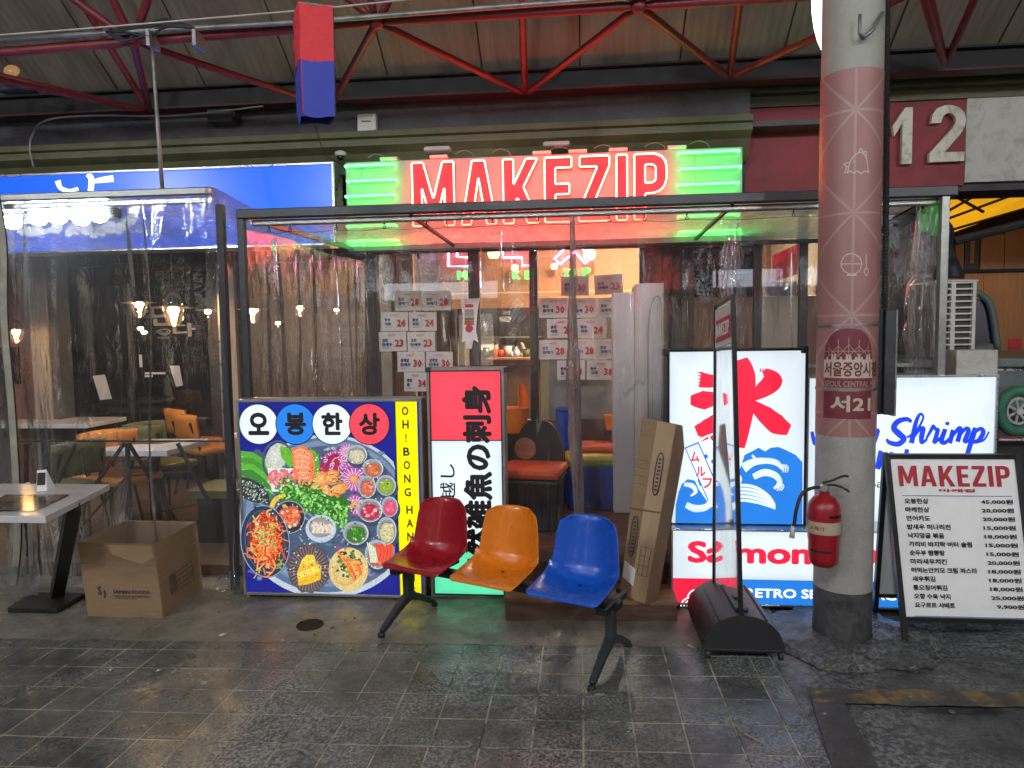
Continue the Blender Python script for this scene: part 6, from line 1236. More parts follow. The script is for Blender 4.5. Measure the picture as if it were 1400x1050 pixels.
# tables
def cafe_table(label, x0, x1, y0, y1, z, base=.03, skew=0):
    o = thing('restaurant_table', label, 'table', ((x0+x1)/2, (y0+y1)/2, base), 0, 'marble topped tables of the left restaurant'); w_, d_ = (x1-x0)/2, (y1-y0)/2
    MB().hexa([(-w_, -d_, z-.045-base), (w_, -d_, z-.045-base), (w_, d_, z-.045-base), (-w_, d_, z-.045-base)], [(-w_, -d_, z-base), (w_, -d_, z-base), (w_, d_, z-base), (-w_, d_, z-base)]).build('table_top', 'marble', o, local=True, bevel=.004)
    MB().box(-.03, .03, -.03, .03, .025, z-.05-base).build('pedestal', 'black_metal', o, local=True); MB().box(-.24, .24, -.24, .24, 0, .024).build('foot_plate', 'black_metal', o, local=True, bevel=.004); return o
tz = .74
a = atz(123, 616, tz); b = atz(243, 612, tz); cafe_table('marble topped table with a green card on it behind the black railing', a.x, b.x, a.y, a.y+.62, tz)
a = atz(250, 590, tz); cafe_table('second marble table pushed against the right end of the front one', b.x+.02, b.x+.72, a.y-.1, a.y+.6, tz)
a = atz(-60, 580, tz+.02); b = atz(72, 580, tz+.02); cafe_table('marble topped table at the far left beside the beige column', a.x, b.x+.35, a.y, a.y+.62, tz+.02)
a = atz(130, 549, tz); b = atz(180, 549, tz); cafe_table('narrow dark table deep inside with a menu sheet, left of centre', a.x, a.x+.8, 9.2, 9.8, tz); cafe_table('pale table deep inside close to the glass on the right', -4.2, -3.5, 8.6, 9.2, tz)
cd = thing('menu_card', 'dark green card lying on the marble table behind the railing', 'menu card', tuple(atz(205, 605, tz+.002))); c = atz(205, 605, tz+.002); MB().add([(-.17, -.07, 0), (.12, -.07, 0), (.2, .07, 0), (-.05, .07, 0)], [(0, 1, 2, 3)]).build('card', 'seam', cd, local=True, solid=.003)
# chairs: cushion seat, curved low back, splayed black legs
def cafe_chair(label, x, y, rz, col, zb=.03, grp='cushioned chairs of the left restaurant'):
    o = thing('restaurant_chair', label, 'chair', (x, y, zb), rz, grp)
    MB().box(-.21, .21, -.2, .2, .42, .49).build('seat', col, o, local=True, bevel=.03)
    def bk(u, v): q = (u-.5)*1.9; return (.24*sin(q), .24-.1*(1-cos(q))+.03*v, .56+.25*v+.02*cos(q)-.008*abs(sin(14*pi*u)))
    MB().grid(bk, 42, 4).build('backrest', col, o, local=True, smooth=True, solid=.05)
    for sx in (-1, 1):
        MB().tube([(.18*sx, -.17, .42), (.22*sx, -.22, 0)], .012, 6).build('leg', 'black_metal', o, local=True); MB().tube([(.16*sx, .27, .75), (.18*sx, .18, .45), (.22*sx, .25, 0)], .012, 6).build('leg', 'black_metal', o, local=True)
    return o
def place(px, py, z, dep=None): return atz(px, py, z)
CH = [((80, 622), .75, 'olive_cushion', -1.9, 'nearest olive cushioned chair, partly under the railing at the left'), ((131, 603), .78, 'orange_cushion', -2.0, 'orange cushioned chair between two olive ones left of the marble table'),
 ((180, 594), .78, 'olive_cushion', -2.4, 'olive cushioned chair right behind the orange one, beside the marble table'), ((140, 562), .78, 'olive_cushion', 3.0, 'dark olive chair farther back between the two menu sheets'), ((92, 557), .78, 'olive_cushion', 3.0, 'darkest olive chair behind the far left table'),
 ((268, 569), .78, 'orange_cushion', 2.6, 'orange cushioned chair behind the second marble table'), ((295, 560), .78, 'olive_cushion', 2.8, 'small olive chair next to the corner post'), ((270, 541), .78, 'orange_cushion', 3.1, 'farthest brownish orange chair close to the glass wall')]
for (p_, z, col, rz, lb_) in CH: c = atz(p_[0], p_[1]-3, z-.0); cafe_chair(lb_, c.x, c.y, rz, col)
c = atz(165, 652, .5); cafe_chair('orange seated chair tucked under the marble table', c.x, c.y+.05, 1.3, 'orange_cushion'); c = atz(285, 611, .5); cafe_chair('orange chair under the right marble table', c.x, c.y, 2.6, 'orange_cushion')
c = atz(215, 636, .5); cafe_chair('olive chair under the right end of the marble table', c.x, c.y+.1, 1.2, 'olive_cushion')
# black railing of crossed bars
t = thing('folding_railing', 'black folding rack of crossed bars standing just inside the left plastic wall', 'railing', (-3.2, 4.48, 0)); Yr = 4.5
def rl(p1, p2, r=.008, Y1=Yr, Y2=Yr): MB().tube([at(*p1, Y1), at(*p2, Y2)], r, 4).build('bar', 'black_metal', t)
rl((26, 603), (306, 603), .007); rl((174, 606), (180, 755), .014); rl((170, 606), (96, 712), .012); rl((176, 606), (240, 712), .013, Yr, 4.75); rl((243, 606), (293, 700), .012); rl((104, 606), (80, 660), .01)
rl((180, 706), (268, 690), .006); rl((180, 650), (262, 645), .006); rl((75, 672), (100, 732), .012); rl((100, 732), (175, 650), .009, Yr, 4.8); rl((36, 606), (36, 760), .012)
t = thing('serving_bench', 'low dark bench with an olive grey seat behind the plastic near the corner post', 'bench', tuple(on(280, 735))); a = atz(255, 670, .45); MB().box(a.x, a.x+.5, a.y, a.y+.4, .38, .45).build('seat', 'olive_cushion', t, bevel=.01); MB().box(a.x+.05, a.x+.45, a.y+.05, a.y+.35, .03, .379).build('base', 'black_plastic', t)

# ------------------------------------------------------------------ outdoor table at the left
TZ2 = .735
a = atz(62, 706, TZ2); b = atz(150, 662, TZ2); c0 = atz(0, 699, TZ2); Lx = a.x-.72
t = thing('outdoor_table', 'white marble topped pedestal table outside the plastic at the far left', 'table', ((a.x+Lx)/2, (a.y+b.y)/2, gz(-3.2)))
dxs = b.x-a.x; top = [(Lx, a.y), (a.x, a.y), (b.x, b.y), (Lx+dxs, b.y)]
MB().hexa([(x, y, TZ2-.035) for x, y in top], [(x, y, TZ2) for x, y in top]).build('table_top', 'marble', t, bevel=.003)
pc = on(74, 826); MB().tube([(pc.x, pc.y+.03, .0), (a.x-.1, (a.y+b.y)/2-.05, TZ2-.036)], .04, 4).build('pedestal', 'black_metal', t)
fb = [on(10, 838), on(78, 840), on(118, 818), on(45, 816)]; MB().hexa([(p_.x, p_.y, p_.z+.002) for p_ in fb], [(p_.x, p_.y, p_.z+.035) for p_ in fb]).build('foot_plate', 'iron', t, bevel=.006)
t2 = thing('table_card', 'small white tent card with a dark picture on the outdoor table', 'tent card', tuple(atz(60, 668, TZ2+.001)))
p0 = atz(50, 672, TZ2+.001); p1 = atz(64, 671, TZ2+.001); p2 = atz(76, 667, TZ2+.001); hh = .12
MB().add([p0, p1, p2, p0+V((.003, .01, hh)), p1+V((-.002, .01, hh))], [(0, 1, 4, 3), (1, 2, 4), (0, 3, 2)]).build('card', 'paper_white', t2, solid=.002)
MB().add([p0.lerp(p1, .1)+V((0, -.002, .035)), p0.lerp(p1, .9)+V((0, -.002, .035)), p0.lerp(p1, .9)+V((0, .006, .105)), p0.lerp(p1, .1)+V((0, .006, .105))], [(0, 1, 2, 3)]).build('picture', 'kitchen_dark', t2)
t2 = thing('picture_menu', 'laminated menu with dark food photographs lying on the outdoor table', 'menu', tuple(atz(30, 685, TZ2+.003)))
qd = [atz(-40, 700, TZ2+.003), atz(50, 698, TZ2+.003), atz(96, 676, TZ2+.003), atz(8, 676, TZ2+.003)]; MB().add(qd, [(0, 1, 2, 3)]).build('sheet', 'black_gloss', t2)
mb = MB(); rq = random.Random(5); 
def bil(u, v): return (qd[0].lerp(qd[1], u)).lerp(qd[3].lerp(qd[2], u), v)
for i in range(3):
    for j in range(2):
        u0, u1, v0, v1 = .03+.325*i, .33+.325*i, .05+.48*j, .48+.48*j; mb.add([bil(u0, v0)+V((0, 0, .001)), bil(u1, v0)+V((0, 0, .001)), bil(u1, v1)+V((0, 0, .001)), bil(u0, v1)+V((0, 0, .001))], [(0, 1, 2, 3)])
mb.build('photo', mat('menu_photo', (.12, .08, .05), .15, var=.9, scale=30, bump=0, dirt=(.3, .2, .12), dscale=14), t2)
# second leg behind film and folded white sheet
tag(MB().tube([at(38, 660, 4.32), at(44, 812, 4.32)], .014, 6).build('white_leg', 'cloth_white', smooth=True), 'slim pale pole standing behind the film under the outdoor table', 'pole')
# ------------------------------------------------------------------ open cardboard box
A_ = on(121, 842); B_ = on(223, 845); C_ = on(277, 803); h = .445
D_ = V((A_.x+(C_.x-B_.x), A_.y+(C_.y-B_.y), A_.z)); A2 = at(106, 738, A_.y+.0); B2 = at(210, 740, B_.y-.0); C2 = at(267, 710, C_.y); D2 = at(171, 708, C_.y)
for p_ in (A2, B2, C2, D2): p_.z = h-.05
t = thing('cardboard_box', 'open empty cardboard box printed SAMJIN FOODS on the ground by the outdoor table', 'cardboard box', ((A_.x+C_.x)/2, (A_.y+C_.y)/2, A_.z))
def wall(p, q, q2, p2, nm, m_='card', wob=0): 
    def fn(u, v): a = p.lerp(q, u).lerp(p2.lerp(q2, u), v); return a+V((0, -.006*sin(pi*u)*sin(pi*v)+.003*NZ.noise(V((u*3, v*3, wob))), (.004*NZ.noise(V((u*4, 7, wob))) if v > .99 else 0)))
    return MB().grid(fn, 14, 10).build(nm, m_, t, solid=.006)
up_ = V((0, 0, .0)); 
wall(A_, B_, B2, A2, 'front_side', wob=1); wall(B_, C_, C2, B2, 'right_side', 'card', 2); wall(D_, C_, C2, D2, 'rear_side', 'card_in', 3); wall(A_, D_, D2, A2, 'left_side', 'card_in', 4)
MB().add([p_+V((0, 0, .004)) for p_ in (A_, B_, C_, D_)], [(0, 1, 2, 3)]).build('bottom', 'card_in', t)
def onface(p, q, q2, p2, u, v, d=.006): a = p.lerp(q, u).lerp(p2.lerp(q2, u), v); n_ = (q-p).cross(p2-p).normalized(); return a+n_*d+V((0, -.006*sin(pi*u)*sin(pi*v), 0))
def facetext(body, u0, v0, u1, v1, F4, m_='ink', bold=.02):
    vs, fs = text_mesh(body, bold, 2, 0); MB().add([onface(*F4, u0+(u1-u0)*a, v0+(v1-v0)*b, .0065+j*.0001) for a, b, j in vs], fs).build('lettering', m_, t)
FF = (A_, B_, B2, A2); mat('ink_box', (.05, .04, .05), .7, bump=0)
facetext('S', .19, .3, .245, .42, FF, 'ink_box', .04); facetext('J', .255, .26, .295, .37, FF, 'ink_box', .04); facetext('SAMJIN FOODS', .4, .315, .88, .375, FF, 'ink_box', .035); facetext('맛있는 부산어묵 삼진식품주식회사', .41, .28, .88, .305, FF, 'ink_box', .02); facetext('부산광역시 영도구 태종로', .41, .255, .7, .272, FF, 'ink_box', .01)
FR = (B_, C_, C2, B2)
def faceline(u0, v0, u1, v1, w_, F4, m_='ink_box'):
    a, b = (u0, v0), (u1, v1); 
    if abs(u1-u0) > abs(v1-v0): q4_ = [(u0, v0-w_), (u1, v1-w_), (u1, v1+w_), (u0, v0+w_)]
    else: q4_ = [(u0-w_, v0), (u0+w_, v0), (u1+w_, v1), (u1-w_, v1)]
    MB().add([onface(*F4, a_, b_, .0072) for a_, b_ in q4_], [(0, 1, 2, 3)]).build('printed_line', m_, t)
for k in range(5): faceline(.22, .22+.065*k, .78, .22+.065*k, .004, FR)
faceline(.22, .22, .22, .48, .005, FR); faceline(.36, .22, .36, .48, .005, FR); faceline(.78, .22, .78, .48, .005, FR)
for k, s_ in enumerate(('제품명', '수량', '규격', '날짜')): facetext(s_, .235, .43-.065*k, .345, .465-.065*k, FR, 'ink_box', .02)
faceline(.03, .72, .97, .72, .003, FF, 'card_dark'); MB().add([onface(*FF, u, v, .0075) for u, v in ((.4, .98), (.98, .98), (.98, .82), (.83, .74), (.6, .8), (.45, .86))], [(0, 1, 2, 3, 4, 5)][:1]).build('tape', 'card_light', t)

# ------------------------------------------------------------------ three seats on one beam
L0 = V((-.965, 3.74, 0)); R0 = V((.135, 3.255, 0)); dv = R0-L0; rz = math.atan2(dv.y, dv.x); ln = dv.length/2
mid = (L0+R0)/2
t = thing('beam_seating', 'row of red, orange and blue plastic seats on one black beam with forked legs', 'bench seat', (mid.x, mid.y, gz(mid.x)), rz)
BH = .335
MB().box(-ln-.02, ln+.05, -.03, .03, BH-.04, BH).build('beam', 'black_metal', t, local=True, bevel=.006)
def prof(v):
    P = [(-.2, -.006), (-.198, .008), (-.185, .016), (-.11, .014), (-.02, .004), (.07, .002), (.115, .018), (.138, .06), (.154, .14), (.168, .225), (.178, .285), (.184, .302), (.192, .307), (.2, .298)]
    f_ = v*(len(P)-1); i = min(int(f_), len(P)-2); k = f_-i; a, b = P[i], P[i+1]; return a[0]+(b[0]-a[0])*k, a[1]+(b[1]-a[1])*k
def wid_(v): 
    k = [(0, .335), (.08, .36), (.16, .378), (.3, .38), (.4, .378), (.52, .37), (.7, .33), (.8, .295), (.87, .25), (1, .23)]
    for (a, b), (c_, d) in zip(k, k[1:]):
        if v <= c_: return b+(d-b)*(v-a)/(c_-a)
    return k[-1][1]
def seatfn(u, v):
    y, z = prof(v); x = (u-.5)*2; w_ = wid_(v)/2; ax = abs(x); rim = max(0, (ax-.86)/.14)
    e = ax**2.6
    if v < .5: k = .03+.055*math.exp(-((v-.47)/.16)**2); z += k*e*(min(1, max(0, v-.06)/.2))**2*.8
    if v >= .28: k2 = (lambda s: s*s*(3-2*s))(min(1, (v-.28)/.3))*.075; y -= k2*e; z += .02*e*max(0, 1-abs(v-.45)*3)**2
    z -= rim*.012*min(1, v/.2); 
    if v > .5: y += rim*.012
    z -= .012*(1-ax**2)*math.exp(-((v-.32)/.14)**2)
    return (x*w_, y, z)
for i, (px_, col, lb_) in enumerate(((-.435, 'seat_red', 'dark red seat'), (.0, 'seat_orange', 'orange seat'), (.435, 'seat_blue', 'blue seat'))):
    s_ = MB().grid(lambda u, v: (lambda q: (q[0]+px_, q[1]-.005, q[2]+BH+.035))(seatfn(u, v)), 30, 52).build('seat', col, t, local=True, smooth=True, solid=.007, subsurf=1); s_['label'] = lb_
    MB().lathe([(.001, 0), (.009, 0), (.009, .003), (.001, .004)], (px_, .02, BH+.0335), 10).build('bolt', 'black_metal', s_, local=True)
    MB().box(px_-.1, px_+.1, -.1, .12, BH+.001, BH+.022).build('seat_bracket', 'black_metal', t, local=True, bevel=.004)
for sx in (-1, 1):
    x = sx*ln
    MB().hexa([(x-.02, -.028, .135), (x+.02, -.028, .135), (x+.02, .028, .135), (x-.02, .028, .135)], [(x-.022, -.03, BH-.041), (x+.022, -.03, BH-.041), (x+.022, .03, BH-.041), (x-.022, .03, BH-.041)]).build('post', 'leg_grey', t, local=True, bevel=.006)
    for sy, nm in ((-1, 'foot'), (1, 'foot')):
        MB().tube([(x, 0, .15), (x, sy*.1, .105), (x, sy*.235, .028)], [.026, .022, .017], 4).build('foot', 'leg_grey', t, local=True, bevel=.004); MB().lathe([(.017, 0), (.02, .004), (.019, .02), (.013, .026)], (x, sy*.24, .001), 12).build('rubber_foot', 'black_plastic', t, local=True, smooth=True)
    MB().box(x-.028, x+.03, -.13, .15, BH-.035, BH+.005).build('arm_bracket', 'black_metal', t, local=True, bevel=.008)
    for yy in (-.1, .1): MB().lathe([(.014, 0), (.014, .012), (.007, .02)], (x, yy, BH+.006), 6).build('bolt', 'black_metal', t, local=True)

# ------------------------------------------------------------------ long carton leaning beside the entrance
bq = [at(846, 806, 3.86), at(882, 831, 3.72), at(899, 830, 3.80)]; tq = [at(878, 570, 4.14), at(925, 580, 4.02), at(941, 583, 4.10)]
for q_ in bq: q_.z = .123
for lst in (bq, tq): lst.append(lst[0]+lst[2]-lst[1])
t = thing('long_carton', 'long brown carton with printed oval marks and a white label leaning on the entrance step', 'carton', tuple(bq[1]))
# corners: 0 left, 1 front edge, 2 right, 3 rear
MB().hexa([bq[0], bq[1], bq[2], bq[3]], [tq[0], tq[1], tq[2], tq[3]]).build('carton', 'card', t, bevel=.004)
LF = (bq[0], bq[1], tq[1], tq[0]); RF = (bq[1], bq[2], tq[2], tq[1])
def lf(u, v, d=.002, F4=LF): p, q, q2, p2 = F4; a = p.lerp(q, u).lerp(p2.lerp(q2, u), v); n_ = (q-p).cross(p2-p).normalized(); return a+n_*d
def patch(nm, m_, pts_, d=.002, F4=LF): MB().add([lf(u, v, d, F4) for u, v in pts_], [tuple(range(len(pts_)))]).build(nm, m_, t)
patch('side_panel', 'card_dark', ((.01, .005), (.99, .005), (.99, .995), (.01, .995)), .0015, RF); patch('main_face', 'card_light', ((.42, .005), (.99, .005), (.99, .995), (.46, .995)), .0015)
def stamp2(u0, v0, u1, v1):
    pts_ = [(u0+(u1-u0)*(.5+.5*cos(a*pi/12)), v0+(v1-v0)*(.5+.5*math.copysign(abs(sin(a*pi/12))**.5, sin(a*pi/12)))) for a in range(24)]
    MB().tube([lf(u, v, .003) for u, v in pts_], .003, 4, closed=True).build('printed_oval', 'ink_box', t)
    for k in range(9): v = v0+(v1-v0)*(.1+.09*k); patch('printed_line', 'ink_box', ((u0+(u1-u0)*.28, v), (u0+(u1-u0)*.72, v+.002), (u0+(u1-u0)*.72, v+(v1-v0)*.05), (u0+(u1-u0)*.28, v+(v1-v0)*.045)), .003)
stamp2(.62, .58, .82, .82); stamp2(.14, .22, .34, .44)
for k in range(4): patch('printed_line', 'ink_box', ((.55, .14+.05*k), (.9, .14+.05*k), (.9, .142+.05*k), (.55, .142+.05*k)), .003)
for k in range(3): patch('printed_line', 'ink_box', ((.55+.17*k, .14), (.565+.17*k, .14), (.565+.17*k, .29), (.55+.17*k, .29)), .0031)
for k in range(4): patch('printed_line', 'ink_box', ((.08, .62+.045*k), (.36, .62+.045*k), (.36, .622+.045*k), (.08, .622+.045*k)), .003)
patch('label', 'paper_white', ((.06, .1), (.5, .07), (.5, .16), (.06, .19)), .004); patch('tape', 'card_dark', ((.0, .47), (1, .49), (1, .5), (0, .48)), .0035)

# ------------------------------------------------------------------ double sided banner stand on a rolling drum base
t = thing('banner_stand', 'upright clear banner stand seen edge on, on a black rolling drum base', 'banner stand', (.765, 3.58, gz(.77)))
g0 = gz(.77)
def drum(u, v):
    q = pi*u; y = 3.33+.5*v; return (.765-.19*cos(q)*(1+.0*v), y, g0+.055+.165*sin(q))
MB().grid(drum, 28, 8).build('drum', 'black_plastic', t, smooth=True)
for y in (3.33, 3.83): mb = MB(); mb.add([(.765, y, g0+.055)]+[(.765-.19*cos(pi*k/28), y, g0+.055+.165*sin(pi*k/28)) for k in range(29)], [(0, k+1, k+2) for k in range(28)]); mb.build('end_cap', 'black_plastic', t, solid=.006)
MB().box(.58, .95, 3.325, 3.36, g0+.04, g0+.056).box(.58, .95, 3.80, 3.83, g0+.04, g0+.056).build('base_bar', 'black_metal', t, bevel=.004)
for i in range(3): MB().tube([(.765-.192*cos(pi*(.3+.2*i)), 3.34, g0+.057+.167*sin(pi*(.3+.2*i))), (.765-.192*cos(pi*(.3+.2*i)), 3.82, g0+.057+.167*sin(pi*(.3+.2*i)))], .004, 5).build('rib', 'black_plastic', t)
MB().box(.735, .8, 3.38, 3.79, g0+.215, g0+.235).build('slot_cover', 'black_plastic', t, bevel=.006); MB().box(.755, .79, 3.5, 3.55, g0+.236, g0+.246).build('latch', 'black_plastic', t, bevel=.004)
for x in (.6, .94):
    for y in (3.34, 3.82): MB().lathe([(.0, -.01), (.02, -.01), (.022, 0), (.02, .01), (0, .01)], (x, y, g0+.024), 14, 'x').build('wheel', 'black_plastic', t); MB().tube([(x, y, g0+.03), (x, y, g0+.045)], .006, 6).build('axle', 'galv', t)
n0, n1 = V((.742, 3.36, g0+.21)), V((.742+.0, 3.36, 0)); top_ = at(1002, 404, 3.36); f0 = V((.705, 3.80, g0+.21)); ft = at(978, 418, 3.80)
na = at(1014, 842, 3.36); na.z = g0+.06
MB().tube([na, top_], .012, 4).build('frame_post', 'black_metal', t); MB().tube([V((ft.x+.0, 3.8, g0+.2)), ft], .009, 4).build('frame_post', 'black_metal', t); MB().tube([top_, ft], .009, 4).build('frame_top', 'black_metal', t)
pb = V((na.x, 3.36, .25)); fb_ = V((ft.x, 3.8, .25)); 
def pan(u, v, d=0): a = (na+(top_-na)*.17).lerp(V((ft.x, 3.8, .22)), u); b = top_.lerp(ft, u); return a.lerp(b, v)+V((-d, 0, -.004))
MB().add([pan(.03, 0), pan(.97, 0), pan(.97, .99), pan(.03, .99)], [(0, 1, 2, 3)]).build('panel', 'acrylic', t)
MB().add([pan(.03, .85, .003), pan(.97, .85, .003), pan(.97, .985, .003), pan(.03, .985, .003)], [(0, 1, 2, 3)]).build('header', 'poster_paper', t); MB().add([pan(.1, .868, .005), pan(.9, .868, .005), pan(.9, .945, .005), pan(.1, .945, .005)], [(0, 1, 2, 3)]).build('red_label', 'ink_red', t)
vs_ = block_word('MAKEZIP', (0, 0, 1, 1), 0, 'lettering', 'paper_white', t, depth=.002, lift=0)
for o_ in vs_:
    for v in o_.data.vertices:
        w_ = V(v.co)+V(t.location); q_ = pan(.85-.7*w_.x, .885+.045*w_.z, .0065-w_.y*.3); v.co = q_-V(t.location)

# ------------------------------------------------------------------ drain and litter
c = on(424, 855); t = thing('floor_drain', 'small round black drain cover in the concrete apron', 'drain', (c.x, c.y, c.z))
MB().lathe([(.075, -.004), (.075, .007), (.066, .009), (.066, .004), (.04, .004)], (0, 0, 0), 28).build('ring', 'iron', t, local=True)
for k in range(5): MB().box(-.055+.0*k, .055, -.05+.022*k, -.04+.022*k, .004, .009).build('bar', 'iron', t, local=True)
for i, (px, py, l) in enumerate(((305, 869, 'pale torn scrap on the concrete left of the drain'), (386, 877, 'yellowish scrap on the paving edge below the drain'), (152, 917, 'tiny white scrap on the paving by the left box'), (217, 918, 'tiny white curl on the paving below the cardboard box'), (944, 885, 'small white crumb in front of the rolling drum base'), (1078, 877, 'white chip between the drum base and the column'), (1155, 902, 'orange brown chip at the foot of the column'), (430, 869, 'small dark leaf right of the drain'))):
    c = on(px, py, .006); o = thing('scrap', l, 'litter', tuple(c), rnd.uniform(0, 6)); s_ = (.022, .018, .01, .012, .015, .014, .03, .014)[i]
    MB().grid(lambda u, v: ((u-.5)*2*s_, (v-.5)*s_*.8, .003+.006*abs(sin(3*u+v))), 5, 3).build('scrap', ('litter', 'leaf', 'litter', 'litter', 'litter', 'litter', 'card_light', 'seam')[i], o, local=True, solid=.001)
tag(MB().tube([on(1018, 1003, .004), on(1030, 1009, .005), on(1044, 1016, .004)], .0022, 5).build('straw', 'leaf'), 'thin straw lying across a paving tile at the lower right', 'straw')

# ------------------------------------------------------------------ right edge: stall, truck, condenser, boxes
t = thing('storage_stall', 'plywood storage stall with shelf of cartons under the 12 board', 'stall', (4.4, 8.3, 0)); SY = 8.3
for i in range(6):
    x0 = at(1262, 500, SY).x+.62*i; MB().box(x0, x0+.615, SY, SY+.04, 0, at(1300, 372, SY).z).build('plywood_sheet', 'plywood', t, bevel=.002)
bx('shelf_edge', 'black_beam', t, at(1240, 380, SY).x, 8.5, SY-.05, SY+.6, at(1330, 373, SY).z, at(1330, 369, SY).z)
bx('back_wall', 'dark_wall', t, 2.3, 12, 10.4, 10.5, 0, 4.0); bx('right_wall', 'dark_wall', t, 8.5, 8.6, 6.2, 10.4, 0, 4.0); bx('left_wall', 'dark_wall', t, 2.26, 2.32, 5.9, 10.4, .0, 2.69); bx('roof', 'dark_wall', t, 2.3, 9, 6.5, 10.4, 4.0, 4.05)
a = at(1300, 476, SY-.01); b = at(1388, 462, SY-.01); bx('warning_sign', 'ink_red', t, at(1378, 470, SY).x, at(1396, 470, SY).x, SY-.012, SY-.001, at(1385, 484, SY).z, at(1385, 463, SY).z)
lz = at(1330, 369, SY).z+.002
for i, (p0_, p1_, h_, d_) in enumerate(((1306, 1318, .30, 0), (1319, 1339, .34, .0), (1341, 1373, .38, 0), (1374, 1420, .5, 0), (1422, 1460, .42, .05))):
    xa_, xb_ = at(p0_, 350, SY).x, at(p1_, 350, SY).x; o = thing('stored_carton', ('narrow pale carton at the left end of the stall shelf', 'dark carton second on the stall shelf', 'brown carton in the middle of the stall shelf under the yellow tarpaulin', 'large brown taped carton at the right end of the stall shelf', 'carton beyond the right edge of the shelf')[i], 'carton', ((xa_+xb_)/2, SY+.2, lz), group='cartons on the stall shelf')
    MB().box(-(xb_-xa_)/2, (xb_-xa_)/2, -.2, .2, 0, h_).build('carton', 'kitchen_dark' if i == 1 else 'shelf_box', o, local=True, bevel=.006); MB().box(-.02, .02, -.203, .0, h_*.2, h_+.003).build('tape', 'card', o, local=True)
bx('wall_paper', 'rattan_dark', t, at(1290, 300, SY).x, 8.5, SY+.61, SY+.65, lz, 4.0)
# yellow tarpaulin roof and its black rods
t = thing('tarpaulin_roof', 'yellow tarpaulin on black rods under the 12 board', 'tarpaulin', (3.6, 7.2, 2.8))
def tp(px, py, Y): return at(px, py, Y)
q4 = [tp(1280, 258, 6.4), tp(1430, 238, 6.4), tp(1430, 274, 8.1), tp(1290, 322, 8.1)]
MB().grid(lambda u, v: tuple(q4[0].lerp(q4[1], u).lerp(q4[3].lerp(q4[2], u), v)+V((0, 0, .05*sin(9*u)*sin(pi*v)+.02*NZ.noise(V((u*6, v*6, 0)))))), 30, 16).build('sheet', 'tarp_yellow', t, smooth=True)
for a, b in (((1285, 303), (1430, 250)), ((1288, 318), (1430, 277)), ((1300, 262), (1350, 255)), ((1345, 255), (1430, 273)), ((1350, 258), (1290, 292)), ((1300, 265), (1345, 290))):
    MB().tube([tp(*a, 6.9), tp(*b, 6.9)], .014, 6).build('rod', 'black_metal', t)
a = tp(1304, 330, 6.2); b = tp(1420, 300, 6.2); MB().tube([a, b], .035, 8).build('rod', 'tarp_black', t)
t2 = thing('green_bin_bag', 'bright green plastic sheet hanging behind the shelter post on the right', 'sheet', tuple(tp(1268, 290, 5.2))); MB().grid(lambda u, v: tuple(tp(1258+28*u, 262+55*v+6*u, 5.3)+V((0, .04*sin(7*u+3*v), 0))), 12, 12).build('sheet', emit('sheet_green', (.01, .35, .03), .35, .4, 6), t2, smooth=True)  # emission paints the green sheet as lit; it is no lamp
t2 = thing('black_cover', 'black quilted cover draped over the stack behind the air conditioner condenser', 'cover', tuple(tp(1290, 375, 5.6)))
def cov(u, v):
    xl, xr_ = 1255, 1292+20*v+3*sin(9*v); y_ = 300+82*v; return tuple(tp(xl+(xr_-xl)*u, y_, 5.45)+V((0, -.12*sin(pi*u*.9)+.03*NZ.noise(V((u*4, v*7, 2))), 0)))
MB().grid(cov, 16, 20).build('cover', 'tarp_black', t2, smooth=True, solid=.01)
MB().box(tp(1254, 380, 5.6).x, tp(1283, 380, 5.6).x, 5.5, 5.9, .03, 2.3).build('stack', 'black_plastic', t2)
# condenser
t2 = thing('condenser_unit', 'white outdoor condenser with two columns of slots standing on the truck bed edge', 'condenser', tuple(tp(1303, 487, 5.0)))
a = tp(1276, 386, 5.0); b = tp(1331, 488, 5.0); MB().box(a.x, b.x, 5.02, 5.35, b.z, a.z).build('back_case', 'ac_dark', t2, bevel=.004)
mb = MB(); w_ = b.x-a.x; cols = [(.0, .06), (.42, .52), (.92, 1.0)]
for (u0, u1) in cols: mb.box(a.x+w_*u0, a.x+w_*u1, 4.99, 5.0185, b.z, a.z)
mb.build('case_front', 'ac_white', t2)
for i in range(13):
    z = a.z-(a.z-b.z)*(i/12.0)*.985; 
    for (u0, u1) in ((.061, .419), (.521, .919)): MB().box(a.x+w_*u0, a.x+w_*u1, 4.993, 5.018, z-.011, z).build('grille_bar', 'ac_white', t2)
bx('top_cover', 'ac_white', t2, a.x-.005, b.x+.01, 4.985, 5.36, a.z+.0005, a.z+.012)
# truck
t = thing('pickup_truck', 'small grey green flatbed truck parked behind the shrimp sign at the right edge', 'truck', (3.4, 6.2, .05))
a = at(1280, 489, 5.0); zt2 = at(1340, 490, 5.0).z
bx('bed_edge', 'truck_green', t, a.x-.2, 6.5, 4.95, 6.8, zt2-.06, zt2, bevel=.01); bx('bed_side', 'truck_green', t, a.x-.2, 6.5, 5.0, 5.03, zt2-.34, zt2-.061, bevel=.006)
bx('underside', 'black_plastic', t, a.x, 6.5, 5.1, 6.7, .35, zt2-.342); 
for px0, px1, m_ in ((1337, 1352, 'cushion_yellow'), (1358, 1372, 'white_plastic'), (1377, 1400, 'white_plastic')): bx('sticker', m_, t, at(px0, 505, 4.99).x, at(px1, 505, 4.99).x, 4.992, 4.999, at(1350, 507, 4.99).z, at(1350, 500, 4.99).z, bevel=0)
ptext('lettering', '지판매', (1384, 500, 1400, 507), 4.991, 'ink', t, bold=.04)
cab = [at(x, y, 6.4) for x, y in ((1331, 470), (1331, 408), (1345, 410), (1354, 425), (1362, 470))]
